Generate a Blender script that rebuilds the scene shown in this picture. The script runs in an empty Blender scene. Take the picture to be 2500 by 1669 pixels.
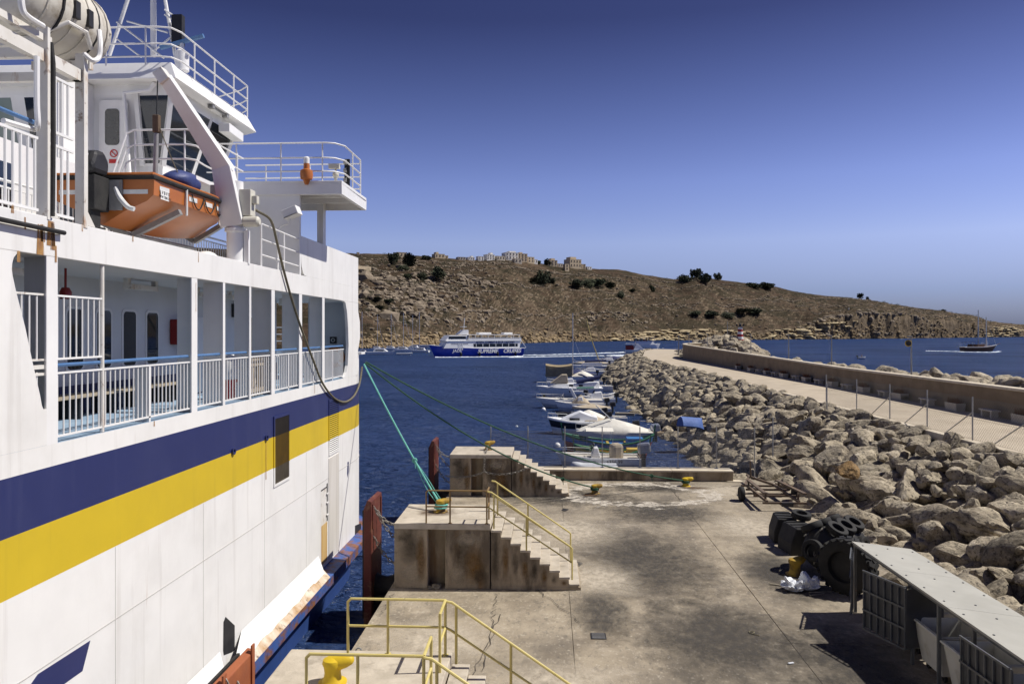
import bpy, bmesh, math, random
from mathutils import Vector, Matrix, noise
R = math.radians
rng = random.Random(7)
scene = bpy.context.scene
col = scene.collection

# ------------------------------------------------------------------ camera
FPX, CXP, HYP = 1850.0, 1250.0, 810.0          # focal length, centre and horizon measured on the 2500 px photograph
YAW = math.atan(90.0/1850.0)
EYE = Vector((0.0, 0.0, 9.6))
cd = bpy.data.cameras.new('camera')
cd.sensor_fit = 'HORIZONTAL'; cd.sensor_width = 36.0
cd.lens = FPX/2500.0*36.0
cd.shift_y = -(834.5-HYP)/2500.0
cd.clip_start = 0.1; cd.clip_end = 12000.0
cam = bpy.data.objects.new('camera', cd); col.objects.link(cam)
cam.location = EYE; cam.rotation_euler = (R(90), 0, YAW)
scene.camera = cam

# ------------------------------------------------------------------ sky, sun, exposure
SUN_EL, SUN_AZ = R(53), R(7)                    # azimuth from +X towards +Y
sdir = Vector((math.cos(SUN_EL)*math.cos(SUN_AZ), math.cos(SUN_EL)*math.sin(SUN_AZ), math.sin(SUN_EL)))
world = bpy.data.worlds.new('World'); scene.world = world; world.use_nodes = True
wn, wl = world.node_tree.nodes, world.node_tree.links
wn.clear()
sky = wn.new('ShaderNodeTexSky'); sky.sky_type = 'NISHITA'; sky.sun_disc = False
sky.sun_elevation = SUN_EL; sky.sun_rotation = R(90)-SUN_AZ
sky.altitude = 0.0; sky.air_density = 1.0; sky.dust_density = 0.35; sky.ozone_density = 3.0
gam = wn.new('ShaderNodeGamma'); gam.inputs[1].default_value = 1.32
tint = wn.new('ShaderNodeMix'); tint.data_type = 'RGBA'; tint.blend_type = 'MULTIPLY'
tint.inputs[0].default_value = 1.0; tint.inputs[7].default_value = (0.80, 0.62, 0.78, 1)
bg = wn.new('ShaderNodeBackground'); bg.inputs[1].default_value = 0.080
wo = wn.new('ShaderNodeOutputWorld')
wl.new(sky.outputs[0], gam.inputs[0]); wl.new(gam.outputs[0], tint.inputs[6])
wtc = wn.new('ShaderNodeTexCoord'); wsx = wn.new('ShaderNodeSeparateXYZ'); wl.new(wtc.outputs['Generated'], wsx.inputs[0])
wrp = wn.new('ShaderNodeValToRGB'); we = wrp.color_ramp.elements       # clear polarised air: deeper blue with height, grey-blue haze low down
for k, (pp, cc) in enumerate(((0.0, (.17,.29,.53)), (.05, (.44,.56,.76)), (.115, (.96,.96,.95)), (.19, (.92,.90,.92)), (.38, (.36,.335,.385)), (1.0, (.34,.33,.38)))):
    if k > 1: we.new(1.0)
    we[k].position = pp; we[k].color = (*cc, 1)
wl.new(wsx.outputs[2], wrp.inputs[0])
grade = wn.new('ShaderNodeMix'); grade.data_type = 'RGBA'; grade.blend_type = 'MULTIPLY'; grade.inputs[0].default_value = 1.0
wl.new(tint.outputs[2], grade.inputs[6]); wl.new(wrp.outputs[0], grade.inputs[7])
wl.new(grade.outputs[2], bg.inputs[0]); wl.new(bg.outputs[0], wo.inputs[0])
sd = bpy.data.lights.new('sun', 'SUN'); sd.energy = 5.0; sd.angle = R(0.5); sd.color = (1.0, 0.955, 0.88)
sun = bpy.data.objects.new('sun', sd); col.objects.link(sun)
sun.rotation_euler = sdir.to_track_quat('Z', 'Y').to_euler(); sun.location = (40, 0, 80)
vs = scene.view_settings
vs.view_transform = 'Standard'; vs.look = 'None'; vs.exposure = 0.12; vs.gamma = 1.0; vs.use_curve_mapping = False
try:
    scene.cycles.max_bounces = 6; scene.cycles.diffuse_bounces = 3; scene.cycles.glossy_bounces = 3
    scene.cycles.transmission_bounces = 4; scene.cycles.caustics_reflective = False; scene.cycles.caustics_refractive = False
except Exception: pass

# ------------------------------------------------------------------ measuring helpers (photo measurement + known plane -> world point)
CY_, SY_ = math.cos(YAW), math.sin(YAW)
def ray(px, py):
    u = (px-CXP)/FPX; v = (HYP-py)/FPX
    return Vector((u*CY_-SY_, u*SY_+CY_, v))
def G(px, py, z=1.6):
    d = ray(px, py); t = (z-EYE.z)/d.z
    return EYE+d*t
def PX(px, py, X):
    d = ray(px, py); return EYE+d*(X/d.x)
def PY(px, py, Y):
    d = ray(px, py); return EYE+d*(Y/d.y)

# ------------------------------------------------------------------ materials
def _noise(nt, vec, scale, detail=6, rough=.6, dist=0.0):
    n = nt.nodes.new('ShaderNodeTexNoise'); n.inputs['Scale'].default_value = scale
    n.inputs['Detail'].default_value = detail; n.inputs['Roughness'].default_value = rough
    n.inputs['Distortion'].default_value = dist
    nt.links.new(vec, n.inputs['Vector']); return n.outputs[0]
def _map(nt, src, sc=(1,1,1), loc=(0,0,0), rot=(0,0,0)):
    m = nt.nodes.new('ShaderNodeMapping'); m.inputs['Scale'].default_value = sc; m.inputs['Location'].default_value = loc
    m.inputs['Rotation'].default_value = rot
    nt.links.new(src, m.inputs['Vector']); return m.outputs[0]
def _ramp(nt, fac, stops):
    r = nt.nodes.new('ShaderNodeValToRGB'); e = r.color_ramp.elements
    while len(e) < len(stops): e.new(0.5)
    for i, (p, c) in enumerate(stops):
        e[i].position = p; e[i].color = (c[0], c[1], c[2], 1) if not isinstance(c, (int, float)) else (c, c, c, 1)
    nt.links.new(fac, r.inputs[0]); return r.outputs[0]
def _mix(nt, fac, a, b, mode='MIX'):
    m = nt.nodes.new('ShaderNodeMix'); m.data_type = 'RGBA'; m.blend_type = mode
    if isinstance(fac, (int, float)): m.inputs[0].default_value = fac
    else: nt.links.new(fac, m.inputs[0])
    for k, v in ((6, a), (7, b)):
        if isinstance(v, (tuple, list)): m.inputs[k].default_value = (v[0], v[1], v[2], 1)
        else: nt.links.new(v, m.inputs[k])
    return m.outputs[2]
MATS = {}
def M(name, c1, c2=None, scale=4.0, rough=.6, metal=0.0, bump=0.0, bscale=None, stretch=(1,1,1), lo=.35, hi=.65,
      rand=0.0, layers=(), spec=.4, bdist=.02, bstretch=None, emit=None, coat=0.0, detail=6, alpha=None, trans=0.0, hue=0.0):
    """layers: (colour, scale, lo, hi, stretch[, strength]) stains mixed over the base colour"""
    m = bpy.data.materials.new(name); m.use_nodes = True; nt = m.node_tree; N = nt.nodes
    b = N['Principled BSDF']
    tc = N.new('ShaderNodeTexCoord'); ob = tc.outputs['Object']
    if c2 is None: c2 = c1
    f = _noise(nt, _map(nt, ob, stretch), scale, detail)
    colr = _ramp(nt, f, [(lo, c1), (hi, c2)])
    for i, L in enumerate(layers):
        f2 = _noise(nt, _map(nt, ob, L[4], (3.7*i+1.3, 5.1*i, 2.2*i)), L[1], 8, .65)
        fac = _ramp(nt, f2, [(L[2], 0.0), (L[3], L[5] if len(L) > 5 else 1.0)])
        colr = _mix(nt, fac, colr, L[0])
    if rand:
        oi = N.new('ShaderNodeObjectInfo')
        mr = N.new('ShaderNodeMapRange'); mr.inputs[3].default_value = 1-rand; mr.inputs[4].default_value = 1+rand
        nt.links.new(oi.outputs['Random'], mr.inputs[0])
        colr = _mix(nt, 1.0, colr, mr.outputs[0], 'MULTIPLY')
    nt.links.new(colr, b.inputs['Base Color'])
    b.inputs['Roughness'].default_value = rough; b.inputs['Metallic'].default_value = metal
    b.inputs['Specular IOR Level'].default_value = spec
    if coat: b.inputs['Coat Weight'].default_value = coat
    if trans: b.inputs['Transmission Weight'].default_value = trans
    if emit: b.inputs['Emission Color'].default_value = (*emit[0], 1); b.inputs['Emission Strength'].default_value = emit[1]
    if bump:
        bs = _noise(nt, _map(nt, ob, bstretch or stretch), bscale or scale*4, 8, .65)
        bn = N.new('ShaderNodeBump'); bn.inputs['Strength'].default_value = bump; bn.inputs['Distance'].default_value = bdist
        nt.links.new(bs, bn.inputs['Height']); nt.links.new(bn.outputs[0], b.inputs['Normal'])
    MATS[name] = m
    return m

# ------------------------------------------------------------------ mesh builder
ORG = {}
class MB:
    def __init__(s): s.v = []; s.f = []; s.m = []; s.cur = 0
    def mi(s, i): s.cur = i; return s
    def face(s, pts):
        b = len(s.v); s.v += [Vector(p) for p in pts]; s.f.append(tuple(range(b, b+len(pts)))); s.m.append(s.cur)
        return s
    def add(s, verts, faces):
        b = len(s.v); s.v += [Vector(p) for p in verts]
        for f in faces: s.f.append(tuple(b+i for i in f)); s.m.append(s.cur)
        return s
    def hexa(s, p):
        return s.add(p, [(0,3,2,1),(4,5,6,7),(0,1,5,4),(1,2,6,5),(2,3,7,6),(3,0,4,7)])
    def box(s, x0, x1, y0, y1, z0, z1):
        if x0 > x1: x0, x1 = x1, x0
        if y0 > y1: y0, y1 = y1, y0
        if z0 > z1: z0, z1 = z1, z0
        return s.hexa([(x0,y0,z0),(x1,y0,z0),(x1,y1,z0),(x0,y1,z0),(x0,y0,z1),(x1,y0,z1),(x1,y1,z1),(x0,y1,z1)])
    def obox(s, c, sx, sy, sz, rz=0.0, rx=0.0, ry=0.0):
        m = Matrix.Rotation(rz, 3, 'Z') @ Matrix.Rotation(ry, 3, 'Y') @ Matrix.Rotation(rx, 3, 'X')
        c = Vector(c); P = []
        for z in (-1, 1):
            for x, y in ((-1,-1),(1,-1),(1,1),(-1,1)): P.append(c+m@Vector((x*sx/2, y*sy/2, z*sz/2)))
        return s.hexa(P)
    def beam(s, a, b, w, h, up=(0,0,1)):
        a, b = Vector(a), Vector(b); d = (b-a).normalized(); u = Vector(up)
        if abs(d.dot(u)) > .98: u = Vector((0,1,0))
        r = d.cross(u).normalized()*w/2; u = r.cross(d).normalized()*h/2
        return s.hexa([a-r-u, a+r-u, b+r-u, b-r-u, a-r+u, a+r+u, b+r+u, b-r+u])
    def tube(s, pts, r, n=8, cap=True, closed=False):
        pts = [Vector(p) for p in pts]; k = len(pts); rr = r if isinstance(r, (list, tuple)) else [r]*k
        rings = []; prev = None
        for i, p in enumerate(pts):
            if closed: d = pts[(i+1) % k]-pts[i-1]
            elif i == 0: d = pts[1]-p
            elif i == k-1: d = p-pts[i-1]
            else: d = (pts[i+1]-p).normalized()+(p-pts[i-1]).normalized()
            if d.length < 1e-9: d = Vector((0,0,1))
            d.normalize()
            if prev is None:
                a = Vector((0,0,1)) if abs(d.z) < .9 else Vector((1,0,0)); u = d.cross(a).normalized()
            else:
                u = prev-d*prev.dot(d)
                if u.length < 1e-6: u = d.orthogonal()
                u.normalize()
            prev = u; w = d.cross(u)
            rings.append([p+(u*math.cos(2*math.pi*j/n)+w*math.sin(2*math.pi*j/n))*rr[i] for j in range(n)])
        b = len(s.v)
        for rg in rings: s.v += rg
        for i in range(k if closed else k-1):
            i2 = (i+1) % k
            for j in range(n):
                j2 = (j+1) % n
                s.f.append((b+i*n+j, b+i*n+j2, b+i2*n+j2, b+i2*n+j)); s.m.append(s.cur)
        if cap and not closed:
            s.f.append(tuple(b+j for j in reversed(range(n)))); s.m.append(s.cur)
            s.f.append(tuple(b+(k-1)*n+j for j in range(n))); s.m.append(s.cur)
        return s
    def lathe(s, prof, c=(0,0,0), n=20, axis='Z', rot=None, close=False):
        """prof: (radius, height) from bottom to top"""
        c = Vector(c)
        mt = rot if rot is not None else {'Z': Matrix.Identity(3), 'X': Matrix.Rotation(R(90), 3, 'Y'), 'Y': Matrix.Rotation(R(-90), 3, 'X')}[axis]
        b = len(s.v); k = len(prof)
        for (r, h) in prof:
            for j in range(n):
                a = 2*math.pi*j/n; s.v.append(c+mt@Vector((r*math.cos(a), r*math.sin(a), h)))
        for i in range(k if close else k-1):
            i2 = (i+1) % k
            for j in range(n):
                j2 = (j+1) % n; s.f.append((b+i*n+j, b+i*n+j2, b+i2*n+j2, b+i2*n+j)); s.m.append(s.cur)
        if not close:
            if prof[0][0] > 1e-4: s.f.append(tuple(b+j for j in reversed(range(n)))); s.m.append(s.cur)
            if prof[-1][0] > 1e-4: s.f.append(tuple(b+(k-1)*n+j for j in range(n))); s.m.append(s.cur)
        return s
    def prism(s, poly, d):
        """extrude a planar 3d polygon by vector d"""
        d = Vector(d); k = len(poly); P = [Vector(p) for p in poly]; b = len(s.v)
        s.v += P+[p+d for p in P]
        s.f.append(tuple(b+i for i in range(k))); s.m.append(s.cur)
        s.f.append(tuple(b+k+i for i in reversed(range(k)))); s.m.append(s.cur)
        for i in range(k):
            j = (i+1) % k; s.f.append((b+i, b+k+i, b+k+j, b+j)); s.m.append(s.cur)
        return s
    def grid(s, rows):
        """rows: list of equally long point lists"""
        b = len(s.v); n = len(rows[0])
        for r in rows: s.v += [Vector(p) for p in r]
        for i in range(len(rows)-1):
            for j in range(n-1):
                s.f.append((b+i*n+j, b+i*n+j+1, b+(i+1)*n+j+1, b+(i+1)*n+j)); s.m.append(s.cur)
        return s
    def ball(s, c, rx, ry=None, rz=None, n=12, k=8):
        ry = ry or rx; rz = rz or rx; c = Vector(c); b = len(s.v)
        for i in range(k+1):
            t = math.pi*i/k
            for j in range(n):
                a = 2*math.pi*j/n; s.v.append(c+Vector((rx*math.sin(t)*math.cos(a), ry*math.sin(t)*math.sin(a), -rz*math.cos(t))))
        for i in range(k):
            for j in range(n):
                j2 = (j+1) % n; s.f.append((b+i*n+j, b+i*n+j2, b+(i+1)*n+j2, b+(i+1)*n+j)); s.m.append(s.cur)
        return s
    def mesh(s, name, mats, org=Vector((0,0,0)), smooth=False):
        me = bpy.data.meshes.new(name)
        me.from_pydata([tuple(p-org) for p in s.v], [], s.f)
        for m in (mats if isinstance(mats, (list, tuple)) else [mats]): me.materials.append(MATS[m] if isinstance(m, str) else m)
        if len(me.materials) > 1: me.polygons.foreach_set('material_index', s.m)
        bm = bmesh.new(); bm.from_mesh(me)
        bmesh.ops.remove_doubles(bm, verts=bm.verts, dist=1e-5)
        bmesh.ops.recalc_face_normals(bm, faces=bm.faces); bm.to_mesh(me); bm.free()
        if smooth:
            me.polygons.foreach_set('use_smooth', [True]*len(me.polygons))
            try: me.set_sharp_from_angle(angle=R(smooth if smooth is not True else 40))
            except Exception: pass
        me.update(); return me
    def build(s, name, mats, parent=None, smooth=False, bevel=0.0):
        if parent is None:
            xs = [p.x for p in s.v]; ys = [p.y for p in s.v]; zs = [p.z for p in s.v]
            org = Vector(((min(xs)+max(xs))/2, (min(ys)+max(ys))/2, min(zs)))
        else: org = ORG[parent.name]
        o = bpy.data.objects.new(name, s.mesh(name, mats, org, smooth)); col.objects.link(o)
        if parent is None: o.location = org
        else: o.parent = parent
        ORG[o.name] = org
        if bevel:
            md = o.modifiers.new('bevel', 'BEVEL'); md.width = bevel; md.segments = 2; md.limit_method = 'ANGLE'; md.angle_limit = R(40)
        return o
def tag(o, label=None, cat=None, group=None, kind=None):
    if label: o['label'] = label
    if cat: o['category'] = cat
    if group: o['group'] = group
    if kind: o['kind'] = kind
    return o
def thing(name, loc, label=None, cat=None, group=None, kind=None):
    o = bpy.data.objects.new(name, None); col.objects.link(o); o.location = loc; o.empty_display_size = .3
    ORG[o.name] = Vector(loc)
    return tag(o, label, cat, group, kind)
def inst(name, me, parent, loc, rot=(0,0,0), sc=(1,1,1)):
    """an object on shared mesh data, placed at a world location under its parent"""
    o = bpy.data.objects.new(name, me); col.objects.link(o)
    if parent is not None: o.parent = parent; o.location = Vector(loc)-ORG[parent.name]
    else: o.location = loc
    o.rotation_euler = rot; o.scale = sc; ORG[o.name] = Vector(loc)
    return o
def copy_tree(o, parent=None):
    c = o.copy(); col.objects.link(c)
    if parent is not None: c.parent = parent
    for ch in list(o.children): copy_tree(ch, c)
    return c
def text_mesh(body, size, extrude=.004, shear=0.0, space=1.0, bold=0.0):
    cu = bpy.data.curves.new('lettering', 'FONT'); cu.body = body; cu.size = size; cu.extrude = extrude
    cu.align_x = 'CENTER'; cu.align_y = 'CENTER'; cu.shear = shear; cu.space_character = space; cu.offset = bold
    cu.resolution_u = 3
    o = bpy.data.objects.new('lettering_tmp', cu); col.objects.link(o)
    me = bpy.data.meshes.new_from_object(o.evaluated_get(bpy.context.evaluated_depsgraph_get()))
    bpy.data.objects.remove(o); bpy.data.curves.remove(cu)
    return me
def lettering(body, size, parent, loc, rot, mat, sx=1.0, **kw):
    me = text_mesh(body, size, **kw); me.materials.clear(); me.materials.append(MATS[mat])
    return tag(inst('lettering', me, parent, loc, rot, (sx, 1, 1)), kind='stuff')
def catenary(a, b, sag, n=24):
    a, b = Vector(a), Vector(b)
    return [a.lerp(b, t/n)-Vector((0,0,sag*4*(t/n)*(1-t/n))) for t in range(n+1)]
def smooth_path(pts, n=6):
    P = [Vector(p) for p in pts]; out = []
    for i in range(len(P)-1):
        p0 = P[max(i-1, 0)]; p1 = P[i]; p2 = P[i+1]; p3 = P[min(i+2, len(P)-1)]
        for k in range(n):
            t = k/n
            out.append(.5*((2*p1)+(-p0+p2)*t+(2*p0-5*p1+4*p2-p3)*t*t+(-p0+3*p1-3*p2+p3)*t**3))
    out.append(P[-1]); return out
def lerp_tab(tab, x):
    if x <= tab[0][0]: return tab[0][1]
    for (a, b), (c, d) in zip(tab, tab[1:]):
        if x <= c: return b+(d-b)*(x-a)/(c-a)
    return tab[-1][1]
# ================================================================== MATERIALS (surfaces)
W = (1,1,1)
M('concrete_slab', (.215,.178,.128), (.365,.308,.225), .9, .85, bump=.35, bscale=26, bdist=.012, bstretch=(.35,1.6,1), layers=(
    ((.11,.095,.078), .34, .47, .66, (1,.55,1), .72), ((.47,.41,.325), .52, .56, .72, (.8,1.4,1), .7),
    ((.085,.075,.065), 1.7, .60, .74, (1,.5,1), .5), ((.10,.09,.075), 7.0, .54, .66, (1.3,.6,1), .5), ((.56,.50,.40), 11.0, .56, .68, (1,.7,1), .5), ((.07,.06,.05), 19.0, .58, .68, W, .45)))
M('concrete_dark', (.16,.135,.10), (.25,.21,.16), 1.4, .9, bump=.5, bscale=14, layers=(
    ((.06,.05,.038), .9, .5, .68, (1,1,.45), .8), ((.30,.24,.16), 1.7, .58, .72, W, .5)))
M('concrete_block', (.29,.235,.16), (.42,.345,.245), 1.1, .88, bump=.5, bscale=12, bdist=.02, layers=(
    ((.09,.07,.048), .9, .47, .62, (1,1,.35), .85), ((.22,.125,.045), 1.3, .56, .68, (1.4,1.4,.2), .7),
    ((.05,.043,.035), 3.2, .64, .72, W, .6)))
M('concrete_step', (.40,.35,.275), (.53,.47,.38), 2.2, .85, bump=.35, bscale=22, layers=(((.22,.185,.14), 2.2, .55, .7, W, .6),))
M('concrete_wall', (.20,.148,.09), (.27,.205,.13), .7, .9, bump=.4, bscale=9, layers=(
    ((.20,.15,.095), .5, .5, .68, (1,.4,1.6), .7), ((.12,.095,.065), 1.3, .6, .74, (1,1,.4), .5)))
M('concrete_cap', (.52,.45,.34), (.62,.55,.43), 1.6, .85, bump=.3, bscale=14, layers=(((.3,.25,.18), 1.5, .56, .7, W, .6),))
M('path_paving', (.40,.335,.25), (.48,.41,.31), .5, .85, bump=.2, bscale=12, layers=(((.34,.29,.22), .35, .52, .7, (1,.6,1), .6),))
M('rock', (.31,.26,.185), (.50,.43,.315), .9, .92, bump=1.0, bscale=4.5, bdist=.13, rand=.24, layers=(
    ((.17,.14,.10), 1.1, .5, .64, W, .85), ((.60,.53,.42), 1.6, .55, .68, W, .7), ((.055,.047,.036), 6.0, .54, .61, W, .8), ((.62,.55,.44), 9.0, .58, .66, W, .5), ((.075,.065,.05), 3.0, .56, .68, W, .7),
    ((.38,.25,.11), .8, .64, .74, W, .5)))
M('rock_ochre', (.24,.145,.055), (.33,.215,.10), 1.5, .92, bump=1.0, bscale=5, bdist=.12, layers=(((.09,.06,.03), 2.2, .48, .62, W, .85),))
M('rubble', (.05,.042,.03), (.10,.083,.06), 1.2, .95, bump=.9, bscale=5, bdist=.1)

# water: dark blue body, rippled surface
def water_mat():
    m = bpy.data.materials.new('sea_water'); m.use_nodes = True; nt = m.node_tree; N = nt.nodes; b = N['Principled BSDF']
    tc = N.new('ShaderNodeTexCoord'); ob = tc.outputs['Object']
    f = _noise(nt, _map(nt, ob, (.02,.035,1)), 1.0, 4)
    c = _ramp(nt, f, [(.35, (.017,.036,.098)), (.68, (.029,.056,.150))])
    N.remove(b); df = N.new('ShaderNodeBsdfDiffuse'); nt.links.new(c, df.inputs['Color'])
    gl = N.new('ShaderNodeBsdfGlossy'); gl.inputs['Roughness'].default_value = .14
    lw = N.new('ShaderNodeFresnel'); lw.inputs['IOR'].default_value = 1.33      # choppy water never mirrors fully at grazing angles
    rf = N.new('ShaderNodeMapRange'); rf.inputs[1].default_value = .02; rf.inputs[2].default_value = .6; rf.inputs[3].default_value = .025; rf.inputs[4].default_value = .17
    nt.links.new(lw.outputs[0], rf.inputs[0]); mx = N.new('ShaderNodeMixShader'); nt.links.new(rf.outputs[0], mx.inputs[0])
    nt.links.new(df.outputs[0], mx.inputs[1]); nt.links.new(gl.outputs[0], mx.inputs[2]); nt.links.new(mx.outputs[0], N['Material Output'].inputs['Surface'])
    n1 = _noise(nt, _map(nt, ob, (.55,1.0,1), rot=(0,0,R(18))), 1.5, 5, .62, .4)
    n2 = _noise(nt, _map(nt, ob, (.10,.17,1), rot=(0,0,R(-10))), 1.0, 4, .6)
    ad = N.new('ShaderNodeMath'); ad.operation = 'MULTIPLY_ADD'; ad.inputs[1].default_value = 2.6
    nt.links.new(n2, ad.inputs[0]); nt.links.new(n1, ad.inputs[2])
    n3 = _noise(nt, _map(nt, ob, (.22,.5,1), rot=(0,0,R(8))), 1.0, 5, .6, .3); a2 = N.new('ShaderNodeMath'); a2.operation = 'MULTIPLY_ADD'; a2.inputs[1].default_value = 1.7
    nt.links.new(n3, a2.inputs[0]); nt.links.new(ad.outputs[0], a2.inputs[2])
    bn = N.new('ShaderNodeBump'); bn.inputs['Strength'].default_value = 1.0; bn.inputs['Distance'].default_value = .85
    nt.links.new(a2.outputs[0], bn.inputs['Height'])
    for nd in (df, gl, lw): nt.links.new(bn.outputs[0], nd.inputs['Normal'])
    MATS['sea_water'] = m
water_mat()
M('foam', (.75,.80,.84), (.6,.68,.75), 2.5, .7, bump=.5, bscale=4, bdist=.1)

# hillside: dry grass, earth, pale rock ledges that follow the contour
def hill_mat():
    m = bpy.data.materials.new('dry_hill'); m.use_nodes = True; nt = m.node_tree; N = nt.nodes; b = N['Principled BSDF']
    tc = N.new('ShaderNodeTexCoord'); ob = tc.outputs['Object']
    f = _noise(nt, ob, .018, 8, .6)
    c = _ramp(nt, f, [(.34, (.046,.030,.019)), (.5, (.080,.054,.035)), (.68, (.122,.086,.057))])
    f1 = _noise(nt, _map(nt, ob, (1,1,3)), .085, 10, .72)
    c = _mix(nt, _ramp(nt, f1, [(.48, 0.0), (.58, .85)]), c, (.026,.021,.013))
    w = N.new('ShaderNodeTexWave'); w.wave_type = 'BANDS'; w.bands_direction = 'Z'; w.inputs['Scale'].default_value = .075
    w.inputs['Distortion'].default_value = 16.0; w.inputs['Detail'].default_value = 6; w.inputs['Detail Scale'].default_value = .06
    nt.links.new(_map(nt, ob, (.12,.12,1)), w.inputs['Vector'])
    bnd = _ramp(nt, w.outputs['Fac'], [(.78, 0.0), (.9, 1.0)])
    f2 = _noise(nt, ob, .35, 8, .7)
    lg = _ramp(nt, f2, [(.46, 0.0), (.58, 1.0)])
    c = _mix(nt, _mix(nt, 1.0, _mix(nt, 1.0, bnd, (.55,.55,.55), 'MULTIPLY'), lg, 'MULTIPLY'), c, (.15,.112,.074))
    f6 = _noise(nt, ob, .03, 9, .7); c = _mix(nt, _ramp(nt, f6, [(.46, 0.0), (.57, .85)]), c, (.042,.035,.02))
    f3 = _noise(nt, ob, .012, 6, .65)
    f4 = _noise(nt, ob, .42, 10, .75)
    pk = _mix(nt, 1.0, _ramp(nt, f3, [(.52, 0.0), (.64, .9)]), _ramp(nt, f4, [(.52, 0.0), (.60, 1.0)]), 'MULTIPLY')
    c = _mix(nt, pk, c, (.19,.148,.10))
    # steep ground is bare limestone
    g = N.new('ShaderNodeNewGeometry'); sx = N.new('ShaderNodeSeparateXYZ'); nt.links.new(g.outputs['True Normal'], sx.inputs[0])
    st = _ramp(nt, sx.outputs[2], [(.50, 1.0), (.78, 0.0)])
    rk = _ramp(nt, _noise(nt, _map(nt, ob, (1,1,.35)), .16, 10, .72), [(.32, (.05,.038,.026)), (.5, (.145,.11,.072)), (.7, (.27,.21,.14))])
    c = _mix(nt, st, c, rk)
    nt.links.new(c, b.inputs['Base Color']); b.inputs['Roughness'].default_value = .95; b.inputs['Specular IOR Level'].default_value = .1
    bn = N.new('ShaderNodeBump'); bn.inputs['Strength'].default_value = 1.0; bn.inputs['Distance'].default_value = 2.2
    nt.links.new(_noise(nt, ob, .30, 10, .75), bn.inputs['Height']); nt.links.new(bn.outputs[0], b.inputs['Normal'])
    MATS['dry_hill'] = m
hill_mat()
M('hill_stone', (.14,.11,.078), (.29,.235,.168), .2, .95, bump=.6, bscale=1.2, bdist=.3, layers=(((.13,.10,.07), .35, .5, .66, W, .8),))
M('shore_stone', (.19,.137,.075), (.34,.255,.145), .12, .95, bump=.6, bscale=1.0, bdist=.3, layers=(((.16,.115,.06), .3, .5, .66, W, .8),))

# ================================================================== WATER
b = MB()
b.face([(-9000,-3000,0),(9000,-3000,0),(9000,9000,0),(-9000,9000,0)])
tag(b.build('sea', 'sea_water'), kind='structure')

# ================================================================== FAR HILLSIDE (real terrain, 400 m to 2 km away)
RIDGE = [(-3000,520),(-800,570),(400,600),(700,615),(873,618),(960,620),(1064,627),(1170,634),(1245,632),(1330,645),(1426,655),(1511,658),(1575,672),
         (1650,683),(1705,676),(1756,683),(1862,695),(1969,716),(2075,727),(2182,743),(2288,757),(2373,770),(2416,785),(2490,791),(2620,797),(2800,804),(3300,806)]
SHORE = [(-3000,330),(-800,380),(600,410),(900,440),(1050,455),(1180,560),(1300,680),(1500,790),(1700,860),(1900,940),(2050,1000),(2200,1090),(2350,1250),(2500,1450),(2800,1800),(3300,2400)]
CREST = [(-3000,800),(600,780),(900,800),(1300,960),(1600,1120),(1900,1250),(2200,1330),(2400,1480),(2500,1620),(2800,2000),(3300,2600)]
CLIFF = [(-3000,3),(900,3),(1400,4),(1650,6),(1850,7),(1960,10),(2020,25),(2100,32),(2200,32),(2300,27),(2420,20),(2500,14),(2800,8),(3300,4)]
def hill_point(px, t):
    """t = 0 at the shore, 1 at the skyline"""
    s = sum(lerp_tab(SHORE, px+k) for k in (-150,-90,-40,0,40,90,150))/7; c = lerp_tab(CREST, px); d = s+(c-s)*t
    zr = 9.6+(810-lerp_tab(RIDGE, px))/FPX*c
    u = (px-CXP)/FPX; p = Vector((u*CY_-SY_, u*SY_+CY_, 0))*d
    cl = min(lerp_tab(CLIFF, px), zr*.75)
    if t < 0: z = -2.0+t*40
    else:
        k = min(t/.035, 1.0); k = k*k*(3-2*k)
        tt = min(t, 1.0); z = cl*k+(zr-cl)*(tt**(.80))*(1 if tt < 1 else 1)
        if t > 1: z = zr-(t-1)*zr*1.6
        amp = min(t*9, 1)*(1-.85*max(0, min(1, (t-.75)*4)))
        q = noise.fractal(Vector((p.x*.012, p.y*.012, 3)), 1.0, 2.1, 5)
        q2 = noise.fractal(Vector((p.x*.06, p.y*.06, 9)), 1.0, 2.0, 4)
        q3 = noise.fractal(Vector((p.x*.13, p.y*.13, 2)), 1.0, 2.0, 3); z += amp*(q*6.5+q2*2.6+q3*1.1)
        st = 4.2; zz = z+q2*1.2; fr = (zz/st) % 1.0          # terraces
        z += amp*st*.30*(max(0, (fr-.72)/.28)**1.0-fr)
        if t < .06: z += (q2*2.5+noise.noise(Vector((p.x*.11, p.y*.11, 1)))*2.5)*min(1, cl/12)*min(t/.02, 1)
    if t >= 0 and cl > 9 and t < .08:                    # buttresses and caves in the sea cliff
        w = noise.fractal(Vector((p.x*.022, p.y*.022, 5+t*9)), 1.0, 2.0, 4)+.5*noise.fractal(Vector((p.x*.07, p.y*.07, 8+t*40)), 1.0, 2.0, 3)
        p += p.normalized()*w*11
    p.z = z
    return p
b = MB(); rows = []
TS = [-.06,-.01,0,.008,.016,.024,.034,.045,.06,.08]+[.08+.92*((i+1)/74)**1.0 for i in range(74)]+[1.04,1.1,1.25,1.5]
PXS = list(range(-3000, 600, 60))+[600+4.5*i for i in range(0, 445)]+list(range(2602, 3300, 40))
for t in TS: rows.append([hill_point(px, t) for px in PXS])
b.grid(rows)
tag(b.build('hillside', 'dry_hill', smooth=70), kind='structure')

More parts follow.
